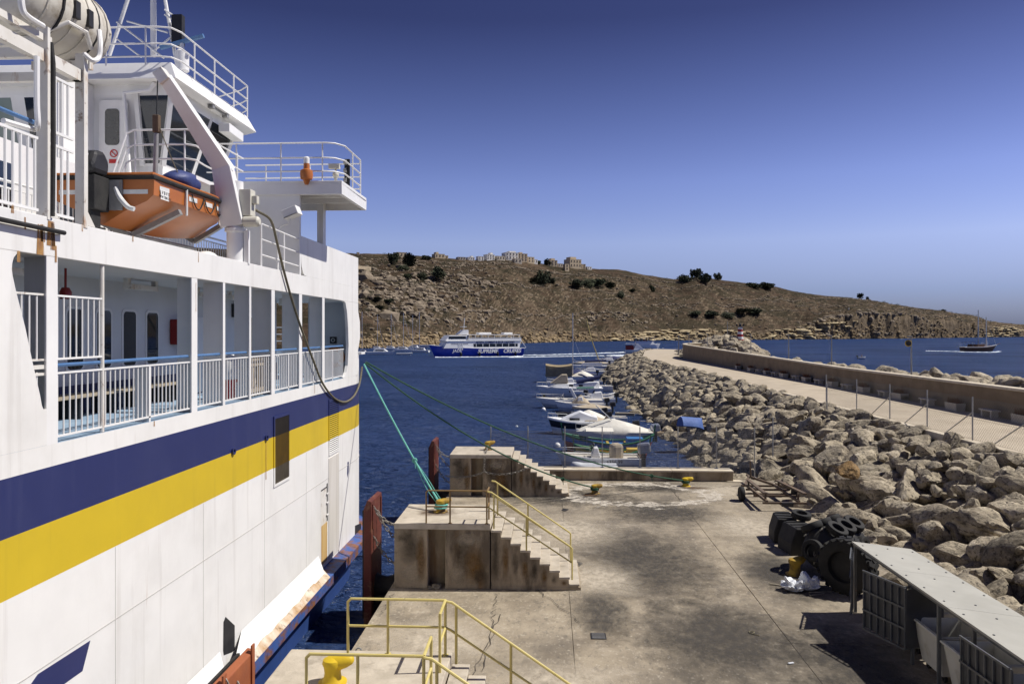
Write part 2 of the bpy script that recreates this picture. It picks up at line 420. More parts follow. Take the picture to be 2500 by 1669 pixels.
# ================================================================== QUAY
QZ = 1.6
quay = thing('quay', (3.5, 24, 0), kind='structure')
b = MB(); b.box(-4.95, 13.5, -6, 41.9, -4, 1.54); b.build('quay_wall', 'concrete_dark', quay)
XS = [-4.97, .62, 6.22, 13.4]; YS = [-6, 8.2, 14.2, 19.8, 25.4, 31.1, 36.4, 41.85]
for i in range(3):
    for j in range(7):
        b = MB(); dz = rng.uniform(-.006, .006); g = .006
        b.box(XS[i]+g, XS[i+1]-g, YS[j]+g, YS[j+1]-g, 1.45, QZ+dz)
        b.build('slab', 'concrete_slab', quay, bevel=.008)

# ================================================================== BREAKWATER (core, path, parapet, boulders)
def core_z(x, y):
    """top of the rubble under the boulders, across the inner slope, path and outer slope"""
    pz = path_z(y)
    inner = lerp_tab([(9.0,-2.2),(10.6,-.6),(14.5,2.1),(18.9,pz-.35),(27.6,pz-.35),(30.5,pz+.1),(39,-2.0)], x)
    return inner
def path_z(y): return 4.6 if y < 70 else 4.6-.3*min((y-70)/90, 1)
b = MB(); rows = []
for yy in list(range(-10, 60, 4))+list(range(60, 236, 8)):
    k = 0 if yy < 150 else ((yy-150)/80)**2*9
    xs = [9.0,10.6,12.5,14.5,16.4,18.9,27.6,30.5,34,39]
    rows.append([(x+k, yy, core_z(x, yy)+(.4*noise.noise(Vector((x, yy*.5, 0))) if not 17 < x < 28 else 0)) for x in xs])
rows.append([(p[0]*.55+15, p[1]+8, -2) for p in rows[-1]])
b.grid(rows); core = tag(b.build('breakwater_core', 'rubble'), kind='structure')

promenade = thing('promenade', (22.5, 60, 0), kind='structure')
YP = [-8]+[-8+5.0*i for i in range(1, 36)]
def bend(y): return 0 if y < 140 else ((y-140)/80)**2*9
for a, c in zip(YP, YP[1:]):
    b = MB()
    za, zc = path_z(a), path_z(c)
    b.hexa([(19.40+bend(a),a+.01,za-.4),(26.3+bend(a),a+.01,za-.4),(26.3+bend(c),c-.01,zc-.4),(19.40+bend(c),c-.01,zc-.4),
            (19.40+bend(a),a+.01,za),(26.3+bend(a),a+.01,za),(26.3+bend(c),c-.01,zc),(19.40+bend(c),c-.01,zc)])
    b.build('slab', 'path_paving', promenade)
b = MB()
rows = [[(19.08+bend(y), y, path_z(y)-1.0) for y in YP], [(19.08+bend(y), y, path_z(y)+.03) for y in YP], [(19.41+bend(y), y, path_z(y)+.03) for y in YP], [(19.41+bend(y), y, path_z(y)-.2) for y in YP]]
b.grid(rows); b.build('kerb', 'concrete_cap', promenade)

# far end of the path: it swings round the head of the breakwater
b = MB(); b.face([(p.x, p.y, 4.28) for p in (Vector((19.4+bend(166),166,0)),Vector((27.2+bend(166),166,0)),Vector((36,205,0)),Vector((40,232,0)),Vector((33,240,0)),Vector((27,215,0)))])
b.build('path_end', 'path_paving', promenade)

# parapet wall in cast lengths, straight and then curving round to the right
PW = [(26.35, y) for y in range(-8, 141, 6)]+[(26.45,146),(26.8,152),(27.6,158),(29,164),(31.2,169),(34,173),(38,176),(44,177)]
def wall_top(y): return 6.42 if y < 70 else 6.42+.75*min((y-70)/80, 1)
parapet = thing('parapet_wall', (26.4, 60, 4.6), 'long ochre concrete parapet wall with pale coping along the seaward side of the promenade', 'wall')
for (xa, ya), (xc, yc) in zip(PW, PW[1:]):
    d = Vector((xc-xa, yc-ya, 0)).normalized(); n = Vector((d.y, -d.x, 0))
    if n.x < 0: n = -n
    A, C = Vector((xa, ya, 0))+d*.006, Vector((xc, yc, 0))-d*.006; th = .55
    def ring(p, z0): return [(p.x, p.y, z0), ((p+n*th).x, (p+n*th).y, z0)]
    za, zc = wall_top(ya), wall_top(yc); ba, bc = path_z(ya)-.5, path_z(yc)-.5
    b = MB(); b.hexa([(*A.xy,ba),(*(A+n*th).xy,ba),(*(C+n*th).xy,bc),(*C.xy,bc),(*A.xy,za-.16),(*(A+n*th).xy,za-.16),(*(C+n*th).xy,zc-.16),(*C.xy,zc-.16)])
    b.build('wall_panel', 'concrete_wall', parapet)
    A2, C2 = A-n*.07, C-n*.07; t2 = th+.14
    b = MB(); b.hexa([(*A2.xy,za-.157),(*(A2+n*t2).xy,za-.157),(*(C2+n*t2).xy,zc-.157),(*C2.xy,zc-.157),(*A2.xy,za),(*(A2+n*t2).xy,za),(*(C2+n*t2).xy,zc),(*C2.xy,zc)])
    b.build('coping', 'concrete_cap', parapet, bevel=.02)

# ---- boulders
def boulder_mesh(seed, sub, name, planes=15, mat='rock', rgh=.075):
    r = random.Random(seed); bm = bmesh.new(); bmesh.ops.create_icosphere(bm, subdivisions=sub, radius=1.0)
    PL = []
    for i in range(planes):
        z = r.uniform(-1, 1); a = r.uniform(0, 2*math.pi); q = math.sqrt(1-z*z)
        PL.append((Vector((q*math.cos(a), q*math.sin(a), z)), r.uniform(.62, 1.0)))
    sc = Vector((r.uniform(.95, 1.3), r.uniform(.75, 1.0), r.uniform(.62, .86)))
    off = Vector((seed*3.1, seed*1.7, 0))
    for v in bm.verts:
        n = v.co.normalized(); d = 1.25
        ds = sorted(D/max(n.dot(P), .05) for P, D in PL)
        d = min(d, ds[0]*.94+.06*min(ds[1], 1.3))
        d += rgh*noise.fractal(n*1.9+off, 1.0, 2.0, 4)+.045*noise.fractal(n*6+off, 1.0, 2.0, 3)
        v.co = Vector((n.x*d*sc.x, n.y*d*sc.y, n.z*d*sc.z))
    me = bpy.data.meshes.new(name); bm.to_mesh(me); bm.free(); me.materials.append(MATS[mat])
    me.polygons.foreach_set('use_smooth', [True]*len(me.polygons))
    try: me.set_sharp_from_angle(angle=R(26))
    except Exception: pass
    return me
BM_HI = [boulder_mesh(i+1, 4, 'boulder', 10+i % 6) for i in range(14)]
BM_LO = [boulder_mesh(i+40, 2, 'boulder_far', 11) for i in range(10)]
OCH = boulder_mesh(77, 4, 'boulder_ochre', 14, 'rock_ochre')
def rubble_into(b, items):
    for (p, s, rot, k) in items:
        me = BM_LO[k % len(BM_LO)]; mt = rot.to_matrix()
        base = len(b.v); b.v += [p+mt@(v.co*s) for v in me.vertices]
        b.f += [tuple(base+i for i in f.vertices) for f in me.polygons]; b.m += [0]*len(me.polygons)
from mathutils import Euler
def rnd_rot(): return Euler((rng.uniform(-.5,.5), rng.uniform(-.5,.5), rng.uniform(0,6.28)))
breakwater = thing('breakwater', (14, 60, 0), 'rubble breakwater slope of pale limestone boulders between the water and the promenade', 'breakwater')
cand = []
y = 9.0
while y < 236:
    size = 1.0 if y < 52 else .92
    x = 9.9 if y > 42.5 else 12.0+.35*math.sin(y*.7)+(.25 if 33 < y < 42 else 0)-(.5 if 20 < y < 29 else 0)
    first = True
    while x < 18.95:
        s = size*rng.choice([.34,.42,.48,.54,.60,.66,.74,.84,.98])*rng.uniform(.9,1.12)
        if first and y < 42.5: s = min(s, .62)
        if x > 17.0: s = min(s, .66)
        jx, jy = x+rng.uniform(-.3,.3), y+rng.uniform(-.45,.45)
        base = core_z(jx, jy) if jy > 42.5 else max(core_z(jx, jy), 1.25)
        z = base+s*.32
        z = min(z, path_z(jy)+(.35 if jx < 17.4 else .1)-s*.5)
        cand.append((Vector((jx+bend(jy)*(1 if jy > 150 else 1), jy, z)), s)); x += s*1.14; first = False
    y += 1.02 if y < 60 else 1.25
# extra small stones filling gaps near the camera
for i in range(150):
    jx, jy = rng.uniform(11.8, 18), rng.uniform(14, 56); s = rng.uniform(.2, .38)
    cand.append((Vector((jx, jy, max(core_z(jx, jy), 1.3)+.62+rng.uniform(-.1,.2))), s))
def showsize(c): return c[1]/max(1, (c[0]-EYE).length)*(1 if c[0].y > 14 and c[0].x/c[0].y < .74 else .05)
cand.sort(key=showsize, reverse=True)
for i, (p, s) in enumerate(cand[:299]):
    o = inst('boulder', BM_HI[(i*5+rng.randrange(3)) % 14], breakwater, p, rnd_rot(), (s*rng.uniform(.85,1.35), s*rng.uniform(.75,1.1), s*rng.uniform(.75,1.15)))
o = inst('boulder', OCH, breakwater, G(2065, 1150, 3.4), (0,0,1), (.62,.5,.5)); o['label'] = 'rusty ochre coloured boulder'
b = MB(); rubble_into(b, [(p, s, rnd_rot(), i) for i, (p, s) in enumerate(cand[299:])])
tag(b.build('boulder_bank', 'rock', breakwater, smooth=26), kind='stuff')

# seaward side: one bank of armour stones behind the parapet, rising to a mound at the head
outer = thing('seaward_breakwater', (32, 80, 0), 'bank of big pale armour boulders on the seaward side behind the parapet wall', 'breakwater')
oc = []
y = 20.0
while y < 150:
    x = 27.9
    while x < 37:
        s = rng.choice([.55,.7,.8,.95,1.1])*rng.uniform(.9,1.1)
        z = lerp_tab([(27.6,5.1),(29.6,5.5),(31,4.8),(37.5,-.6)], x)+rng.uniform(-.25,.35)+(.45 if y < 66 else 0)*(x < 31)
        oc.append((Vector((x+rng.uniform(-.2,.2), y+rng.uniform(-.5,.5), z)), s)); x += s*1.35
    y += 1.5
mound = []
for i in range(620):
    a = rng.uniform(0, 6.283); q = math.sqrt(rng.random()); x = 40+q*13.5*math.cos(a); yy = 176+q*24*math.sin(a)
    if x < 29 and yy < 172: continue
    z = 8.6*(1-q**1.7)-.5; z = min(z, 7.9)
    mound.append((Vector((x, yy, z)), rng.choice([.7,.9,1.1,1.4])*rng.uniform(.9,1.2)))
oc2 = oc+mound
oc2.sort(key=lambda c: c[1]/(c[0]-EYE).length*(1 if c[0].z > 3.6 and c[0].x/c[0].y < .74 else .1), reverse=True)
for i, (p, s) in enumerate(oc2[:260]):
    inst('boulder', BM_HI[(i*3+rng.randrange(4)) % 14], outer, p, rnd_rot(), (s, s, s*.95))
b = MB(); rubble_into(b, [(p, s, rnd_rot(), i) for i, (p, s) in enumerate(oc2[260:])])
tag(b.build('boulder_bank', 'rock', outer, smooth=26), kind='stuff')
b = MB(); rows = []
for i in range(7):
    q = i/6; rows.append([(40+q*14*math.cos(a*.2618), 176+q*25*math.sin(a*.2618), 8.6*(1-q**1.7)-1.2) for a in range(25)])
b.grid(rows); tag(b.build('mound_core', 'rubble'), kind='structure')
# ================================================================== FERRY
def streak_paint(name, c, dirt, rough=.42, dk=.4, rust=.0):
    L = [(dirt, 1.3, .54, .78, (2.2,2.2,.10), dk), (dirt, .5, .5, .75, (1,1,.6), dk*.5)]
    if rust: L.append(((.30,.13,.035), .9, .69, .76, (1.6,1.6,.13), rust))
    L.append(((.14,.12,.10), 5.0, .73, .78, (1.2,1.2,.5), .45))
    return M(name, c, tuple(k*.94 for k in c), 1.2, rough, layers=L, bump=.06, bscale=1.1, bdist=.05, spec=.45)
streak_paint('white_hull', (.80,.79,.76), (.46,.43,.39), .42, .6, .7)
streak_paint('white_paint', (.80,.795,.78), (.58,.55,.5), .45, .35, .35)
streak_paint('navy_paint', (.022,.030,.115), (.07,.08,.17), .38, .45)
streak_paint('yellow_paint', (.60,.43,.022), (.40,.28,.03), .42, .6, .25)
streak_paint('blue_hull', (.03,.07,.24), (.015,.03,.09), .5, .7, .6)
M('rust_blue', (.035,.085,.27), (.05,.11,.32), 1.5, .6, bump=.4, bscale=9, layers=(((.22,.09,.03), 1.6, .46, .58, (1,1,1.6), .95), ((.08,.035,.018), 3.4, .52, .64, W, .8)))
M('rust', (.28,.12,.035), (.13,.055,.02), 3, .85, bump=.5, bscale=14, layers=(((.42,.24,.08), 2.2, .55, .7, W, .7),))
M('rusty_white', (.72,.70,.66), (.64,.61,.55), 2, .6, layers=(((.36,.17,.045), 1.8, .60, .70, (1.3,1.3,.4), .9), ((.15,.065,.02), 4, .6, .7, W, .9)))
M('handrail_blue', (.07,.16,.34), (.10,.20,.38), 3, .45)
M('deck_blue', (.22,.32,.44), (.30,.41,.53), 1.2, .6, layers=(((.12,.16,.22), 1.0, .52, .7, W, .5),))
M('inner_grey', (.66,.67,.68), (.60,.61,.63), 1.0, .55)
M('dark_glass', (.012,.016,.022), (.02,.026,.035), .8, .04, spec=.8)
M('green_glass', (.20,.25,.23), (.25,.30,.28), .8, .12, spec=.7)
M('black_steel', (.018,.018,.02), (.03,.03,.032), 3, .55, bump=.15, bscale=20)
M('black_rubber', (.014,.014,.015), (.028,.027,.026), 4, .75, bump=.3, bscale=25)
M('grey_steel', (.25,.25,.245), (.34,.335,.32), 3, .5, metal=.3, layers=(((.30,.15,.06), 2.5, .62, .72, W, .7),))
M('orange_grp', (.46,.15,.03), (.39,.12,.024), 1.6, .38, spec=.5, layers=(((.40,.10,.02), 1.1, .55, .74, W, .5),))
M('orange_dark', (.42,.10,.02), (.34,.075,.018), 1.6, .4)
M('reflector', (.62,.63,.62), (.72,.72,.7), 8, .4)
M('fire_red', (.25,.014,.012), (.20,.012,.01), 2, .4)
M('raft_grp', (.66,.63,.55), (.56,.52,.44), 1.5, .5, bump=.1, layers=(((.24,.19,.12), 1.8, .56, .70, W, .65), ((.14,.09,.05), 3.5, .62, .72, W, .6)))
M('blue_bag', (.03,.045,.15), (.05,.07,.2), 3, .5, bump=.5, bscale=6, bdist=.04)
M('rope_grey', (.12,.105,.07), (.2,.18,.12), 18, .9, bump=.8, bscale=60, bstretch=(1,1,1), bdist=.02)
M('rope_green', (.018,.06,.035), (.04,.11,.06), 18, .85, bump=.8, bscale=60, bdist=.02)
M('rope_teal', (.10,.36,.30), (.18,.5,.42), 18, .85, bump=.8, bscale=60, bdist=.02)
M('hook_brown', (.09,.06,.04), (.15,.10,.06), 4, .7)
M('wood_grey', (.27,.22,.16), (.36,.31,.23), 3, .85, stretch=(6,6,.6), bump=.3)
M('cream_plastic', (.60,.58,.50), (.54,.52,.44), 3, .5)
M('sign_red', (.5,.03,.03), None, 3, .5)
M('sign_white', (.8,.8,.78), (.74,.74,.72), 3, .5)

HX = -7.4
M('torn_rust', (.64,.58,.48), (.40,.24,.11), 1.6, .8, bump=.5, bscale=9, layers=(((.66,.62,.54), 1.3, .55, .68, W, .8), ((.10,.05,.025), 4, .56, .68, W, .85)))
ferry = thing('ferry', (-16.4, 18, 0), 'large white car ferry with navy and yellow bands moored along the quay', 'ferry')
def plan(z=0.0, inset=0.0):
    """hull outline in plan from the near quarter to the bow and round to the far side"""
    P = []
    P += [(HX, y) for y in (-4, 4, 10, 14, 18, 22, 25, 27)]
    cx, cy, r = HX-5.2, 28.6, 5.2
    P += [(cx+r*math.cos(a), cy+r*math.sin(a)) for a in [R(6*k) for k in range(0, 16)]]
    P += [(-32.8-x, y) for x, y in reversed(P)]
    return [(x, y) for x, y in P]
def offset_plan(P, d):
    out = []
    for i, (x, y) in enumerate(P):
        a = Vector(P[max(i-1, 0)]); c = Vector(P[min(i+1, len(P)-1)]); t = (c-a).normalized(); n = Vector((t.y, -t.x))
        out.append((x+n.x*d, y+n.y*d))
    return out
PL0 = plan()
b = MB()
levels = [(-2.0,-.5,2),(0.4,-.32,2),(1.62,-.02,2),(1.64,0,0),(4.70,0,0),(5.94,0,3),(6.78,0,1),(7.60,0,0),(7.93,0,0)]
names = ['white_hull', 'navy_paint', 'blue_hull', 'yellow_paint']
cols_ = {(-2.0):2, .4:2, 1.62:0, 1.64:0, 4.70:0, 5.94:3, 6.78:1, 7.60:0}
for (z0, o0, _), (z1, o1, _) in zip(levels, levels[1:]):
    b.mi(cols_[z0]); A = offset_plan(PL0, o0); C = offset_plan(PL0, o1)
    b.grid([[(x, y, z0) for x, y in A], [(x, y, z1) for x, y in C]])
b.build('hull', names, ferry, smooth=30)
# bow bulwark above the car deck
b = MB(); PB = [p for p in PL0 if p[1] > 28.9]
PBi = offset_plan(PB, -.12)
b.grid([[(x, y, 7.931) for x, y in PB], [(x, y, 8.72) for x, y in PB], [(x, y, 8.72) for x, y in PBi], [(x, y, 7.931) for x, y in PBi]])
b.build('bow_bulwark', 'white_paint', ferry, smooth=30)
# plate seams
b = MB()
A = [p for p in offset_plan(PL0, .004) if p[0] > -9]
b.tube([(x, y, 4.70) for x, y in A], .009, 5, False)
for yy in (9.2, 12.6, 15.9, 19.4, 22.8, 26.4): b.box(HX-.01, HX+.0035, yy, yy+.010, 1.9, 5.93)
M('seam', (.42,.40,.37), None, 3, .6); b.build('weld_seam', 'seam', ferry)
# rubbing strake and sloped belting plates with torn, rusty lower edge
b = MB(); A = offset_plan(PL0, .0); C = offset_plan(PL0, .46)
sel = [i for i, p in enumerate(PL0) if p[0] > -12]
b.grid([[(A[i][0], A[i][1], 1.50) for i in sel], [(C[i][0], C[i][1], 1.50) for i in sel], [(C[i][0], C[i][1], 1.80) for i in sel], [(A[i][0], A[i][1], 1.86) for i in sel]])
b.build('rubbing_strake', 'rust_blue', ferry)
def belt(y0, y1, seed, nm):
    r = random.Random(seed); n = int((y1-y0)/.16); top = []; mid = []; low = []; lowr = []; sk = .45
    for i in range(n+1):
        t = i/n; y = y0+(y1-y0)*t
        tear = .70+.30*max(0, min(1, .55+1.9*noise.noise(Vector((y*.55, seed, 0)))+.35*noise.noise(Vector((y*2.6, seed, 4)))))
        dent = .02*noise.noise(Vector((y*1.3, seed, 7)))
        sk = 1.7*(1-t)+.45*t
        top.append((HX+.012, y, 2.42)); k = .5; mid.append((HX+.012+.40*k+dent, y-sk*k, 2.42-.60*k))
        low.append((HX+.012+.40*tear+dent*.5, y-sk*tear, 2.42-.60*tear))
    b = MB(); b.grid([top, mid, low]); b.build(nm, 'white_hull', ferry, smooth=60)
    b = MB(); b.grid([[(p[0]-.03, p[1], p[2]-.015) for p in mid], [(HX+.012+.45, p[1], 1.815) for p in mid]])
    b.build('torn_plate', 'torn_rust', ferry)
belt(4.0, 16.7, 3, 'belting_plate'); belt(17.9, 24.0, 5, 'belting_plate')

# ---- promenade deck side: sill, pillars, fascia
def z4(x, y): return (x/2.904, 580+y/2.904)
def z5(x, y): return (400+x/4.356, 640+y/4.356)
def z1(x, y): return (x/3.915, y/3.915)
def z2(x, y): return (x/3.915, 300+y/3.915)
def z3(x, y): return (400+x/3.137, 200+y/3.137)
def SY(px): return PX(px, 800, HX).y            # Y on the ship's side for a photo column
def SP(p, X=HX): q = PX(p[0], p[1], X); return q
edge = [SP(z4(*p)) for p in ((140,106),(118,116),(98,140),(87,180),(84,225),(90,270),(115,385),(180,640),(230,880),(285,1120),(296,1185),(306,1212),(318,1221),(332,1212))]
poly = [(HX, -4, 7.932), (HX, edge[-1].y, 7.932)]+[(HX, p.y, max(p.z, 7.94)) for p in reversed(edge)]+[(HX, edge[0].y, 10.72), (HX, -4, 10.72)]
b = MB(); b.prism(poly, (-.10, 0, 0)); b.build('side_plating', 'white_hull', ferry)
edge = [SP(z5(*p)) for p in ((1890,408),(1915,414),(1932,430),(1948,520),(1960,700),(1965,880),(1956,1100),(1942,1170),(1925,1208),(1905,1222))]
poly = [(HX, p.y, p.z) for p in edge]+[(HX, edge[-1].y, 7.932), (HX, 29.1, 7.932), (HX, 29.1, 8.9), (HX-.02, 29.42, 9.4), (HX-.02, 29.38, 10.0), (HX, 29.12, 10.4), (HX, 29.12, 10.72), (HX, edge[0].y, 10.72)]
poly = [(HX, p[1], p[2]) for p in poly]
b = MB(); b.prism(poly, (-.10, 0, 0)); b.build('side_plating', 'white_hull', ferry)
b = MB(); b.box(HX-.10, HX+.001, -4, 29.12, 10.721, 11.30); b.build('fascia', 'white_hull', ferry, bevel=.01)
b = MB(); b.box(-25.3, HX-.10, -4, 29.0, 10.72, 10.80).box(-25.3, HX-.101, -4, 29.0, 11.18, 11.26); b.build('upper_deck', 'inner_grey', ferry)
b = MB(); b.prism([(x, y, 7.80) for x, y in offset_plan(PL0, -.03)], (0,0,.125)); b.build('promenade_deck', 'deck_blue', ferry)
for xa, xb, wd in ((113.6,141,.5),(468,482,.42),(544.6,550,.5),(609,613.5,.42),(663,671,.62),(730.6,737.5,.6),(787,792.5,.5)):
    y0, y1 = SY(xa), SY(xb); b = MB()
    b.box(HX-.03, HX-.001, y0, y1, 7.926, 10.72).box(HX-wd, HX-.03, y1-.035, y1-.012, 7.926, 10.72)
    b.build('pillar', 'white_paint', ferry)
for px in (452, 770):
    y0 = PX(px, 800, HX-.55).y; b = MB(); b.lathe([(.11,7.925),(.11,10.72)], (HX-.55, y0, 0), 16); b.build('column', 'white_paint', ferry, smooth=True)
# rusty post of the upper grille
y0 = SY(257.5); b = MB(); b.tube([(HX-.06, y0, 7.93), (HX-.06, y0, 10.72)], .036, 8); b.build('grille_post', 'rusty_white', ferry, smooth=True)
# railings: bays between pillars
bal = MB().tube([(0,0,0),(0,0,.98)], .013, 6).mesh('baluster', 'white_paint', smooth=True)
bal2 = MB().tube([(0,0,0),(0,0,.96)], .013, 6).mesh('grille_bar', 'white_paint', smooth=True)
def rail_bay(y0, y1, x=HX-.06, z0=7.925, step=.142, rust=False, posts=()):
    b = MB(); b.beam((x, y0, z0+1.05), (x, y1, z0+1.05), .05, .028)
    rl = b.build('railing', 'white_paint', ferry)
    b = MB(); b.beam((x, y0, z0+.09), (x, y1, z0+.09), .04, .028); b.build('bottom_rail', 'white_paint', rl)
    b = MB(); b.tube([(x-.03, y0, z0+1.17), (x-.03, y1, z0+1.17)], .03, 8); b.build('handrail', 'handrail_blue', rl, smooth=True)
    k = max(1, int((y1-y0)/step))
    for i in range(k): inst('baluster', bal, rl, (x, y0+(i+.5)*(y1-y0)/k, z0+.09), sc=(1,1,.98))
    for p in posts:
        b = MB(); b.box(x-.26, x-.02, p-.012, p+.012, z0, z0+1.05); b.box(x-.03, x+.02, p-.03, p+.03, z0-.02, z0+1.06); b.build('stanchion', 'white_paint', rl)
    return rl
PYs = [SY(x) for x in (141, 257.5, 468, 482, 544.6, 550, 609, 613.5, 663, 671, 730.6, 737.5, 787, 792.5, 842)]
rail_bay(PYs[0], PYs[1]-.02); rail_bay(PYs[1]+.02, PYs[2], posts=(SY(371),))
rail_bay(PYs[3], PYs[4]); rail_bay(PYs[5], PYs[6]); rail_bay(PYs[7], PYs[8]); rail_bay(PYs[9], PYs[10], posts=(SY(708),))
rail_bay(PYs[11], PYs[12], posts=(SY(768),)); rail_bay(PYs[13], PYs[14], posts=(SY(815),))
b = MB(); x = HX-.06
b.beam((x, PYs[0], 10.15), (x, PYs[1], 10.15), .04, .03).beam((x, PYs[0], 9.19), (x, PYs[1], 9.19), .04, .03)
gr = b.build('grille', 'white_paint', ferry)
k = int((PYs[1]-PYs[0])/.142)
for i in range(k): inst('bar', bal2, gr, (x, PYs[0]+(i+.5)*(PYs[1]-PYs[0])/k, 9.19))
b = MB(); y0, y1 = SY(40), SY(113.6)
b.beam((x, y0, 10.15), (x, y1, 10.15), .04, .03); g2 = b.build('grille', 'rusty_white', ferry)
for z, h in ((9.19,.03),(8.98,.04),(9.085,.06)): b = MB(); b.beam((x, y0, z), (x, y1, z), .05, h); b.build('rail', 'rusty_white', g2)
for px in (44, 62, 81, 99): inst('bar', bal2, g2, (x, SY(px), 9.19)); inst('bar', bal2, g2, (x, SY(px), 8.05))

# ---- deckhouse inside the gallery
WX = -9.6
b = MB(); b.box(-23, WX, -4, 26.3, 7.926, 10.72); dh = b.build('deckhouse', 'inner_grey', ferry)
b = MB(); b.box(WX-.02, WX+.012, -4, 26.31, 7.926, 8.52); b.build('dado', 'navy_paint', dh)
def rr(y0, y1, z0, z1_, r, x, n=5):
    P = []
    for cy, cz, a0 in ((y1-r, z1_-r, 0), (y0+r, z1_-r, 90), (y0+r, z0+r, 180), (y1-r, z0+r, 270)):
        P += [(x, cy+r*math.cos(R(a0+90*k/n)), cz+r*math.sin(R(a0+90*k/n))) for k in range(n+1)]
    return P
for yc in (10.9, 11.9, 12.9, 13.9, 14.9, 15.9, 16.9, 17.9, 23.15, 24.0):
    b = MB(); b.prism(rr(yc-.31, yc+.31, 8.78, 10.12, .13, WX+.02), (-.03, 0, 0)); wf = b.build('window', 'white_paint', dh)
    b = MB(); b.prism(rr(yc-.25, yc+.25, 8.84, 10.06, .10, WX+.026), (-.02, 0, 0)); b.build('pane', 'dark_glass', wf)
for yc in (20.3, 21.1):
    b = MB(); b.box(WX, WX+.05, yc-.42, yc+.42, 7.95, 10.0); dr = b.build('door', 'white_paint', dh)
    b = MB(); b.box(WX+.05, WX+.056, yc-.44, yc-.36, 7.95, 10.0); b.build('door_gap', 'black_steel', dr)
    b = MB(); b.tube([(WX+.05, yc+.28, 8.95), (WX+.11, yc+.28, 8.95), (WX+.11, yc+.16, 8.95)], .014, 6); b.build('handle', 'black_steel', dr)
b = MB(); b.box(WX+.01, WX+.27, 18.75, 19.25, 9.28, 9.92); hb = b.build('fire_hose_box', 'fire_red', ferry, bevel=.02)
q = MB(); c0 = Vector((WX+.275, 19.0, 9.6)); q.face([c0+Vector((.001, a, h)) for a, h in ((-.12,-.14),(.12,-.14),(.12,.14),(-.12,.14))])
q.build('sign', 'fire_red', hb)
q = MB(); q.tube([c0+Vector((.005, a, h)) for a, h in ((-.12,-.14),(.12,-.14),(.12,.14),(-.12,.14))], .007, 4, closed=True)
q.tube([c0+Vector((.005, .06*math.cos(t*.6-2.6), -.03+.065*math.sin(t*.6-2.6))) for t in range(9)], .010, 5)
q.tube([c0+Vector((.005, -.02, .0)), c0+Vector((.005, .05, .11))], .010, 5); q.build('hose_symbol', 'sign_white', hb)
b = MB(); b.lathe([(.09,0),(.09,.14),(.05,.15),(.05,.24)], (WX, 19.25, 9.12), 12, 'X').lathe([(.12,-.02),(.12,.02)], (WX+.2, 19.25, 9.12), 12, 'X'); b.build('hydrant', 'fire_red', ferry, smooth=True)
for px, py, X in ((55,660,-8.4),(345,683,-8.8),(505,702,-8.9),(580,712,-8.8),(700,726,-9.0)):
    p = PX(px, py, X); b = MB(); b.box(X-.09, X+.09, p.y-.55, p.y+.55, 10.50, 10.60).box(X-.05, X+.05, p.y-.6, p.y-.5, 10.60, 10.72).box(X-.05, X+.05, p.y+.5, p.y+.6, 10.60, 10.72)
    b.build('strip_light', 'rusty_white', ferry)
b = MB(); p = PX(160, 690, -8.5); b.lathe([(.09,0),(.1,.12),(.06,.2)], (p.x, p.y, 10.18), 12).tube([(p.x, p.y, 10.35), (p.x, p.y, 10.72)], .02, 6); b.build('alarm_bell', 'fire_red', ferry, smooth=True)
b = MB(); p = PX(570, 730, WX); b.box(WX, WX+.22, p.y-.15, p.y+.15, 10.05, 10.45); b.build('speaker', 'black_steel', ferry)
# forward bulkhead by the bow and the bow railing seen through the gallery
b = MB(); b.box(-9.3, HX-.101, 28.9, 29.0, 7.926, 10.72);fb = b.build('forward_bulkhead', 'inner_grey', ferry)
p = PY(814, 830, 28.9); b = MB(); b.box(p.x-.13, p.x+.13, 28.86, 28.9, p.z-.13, p.z+.13); hn = b.build('horn_plate', 'black_steel', fb)
b = MB(); b.lathe([(.075,-.03),(.055,-.03),(.055,.03),(.075,.03)], (p.x, 28.85, p.z), 14, 'Y', close=True); b.build('horn_ring', 'sign_white', hn)
b = MB(); b.box(-12.4, -10.4, 30.2, 31.0, 7.93, 8.62).box(-9.9, -9.5, 29.8, 30.4, 7.93, 8.7); b.build('winch_base', 'white_paint', ferry, bevel=.03)
b = MB()
for z in (9.2, 9.5, 9.8): b.tube([(-11.5, 32.8, z), (-13.0, 33.5, z), (-20, 33.5, z)], .025, 6)
br = b.build('bow_railing', 'white_paint', ferry)
for i in range(14): inst('stanchion', bal, br, (-12.6-.55*i, 33.4, 8.7), (R(8),0,0), (1.6,1.6,1.15))
b = MB(); b.box(HX-.9, HX+.03, 29.5, 30.1, 8.72, 8.80); b.build('fairlead', 'white_paint', ferry)

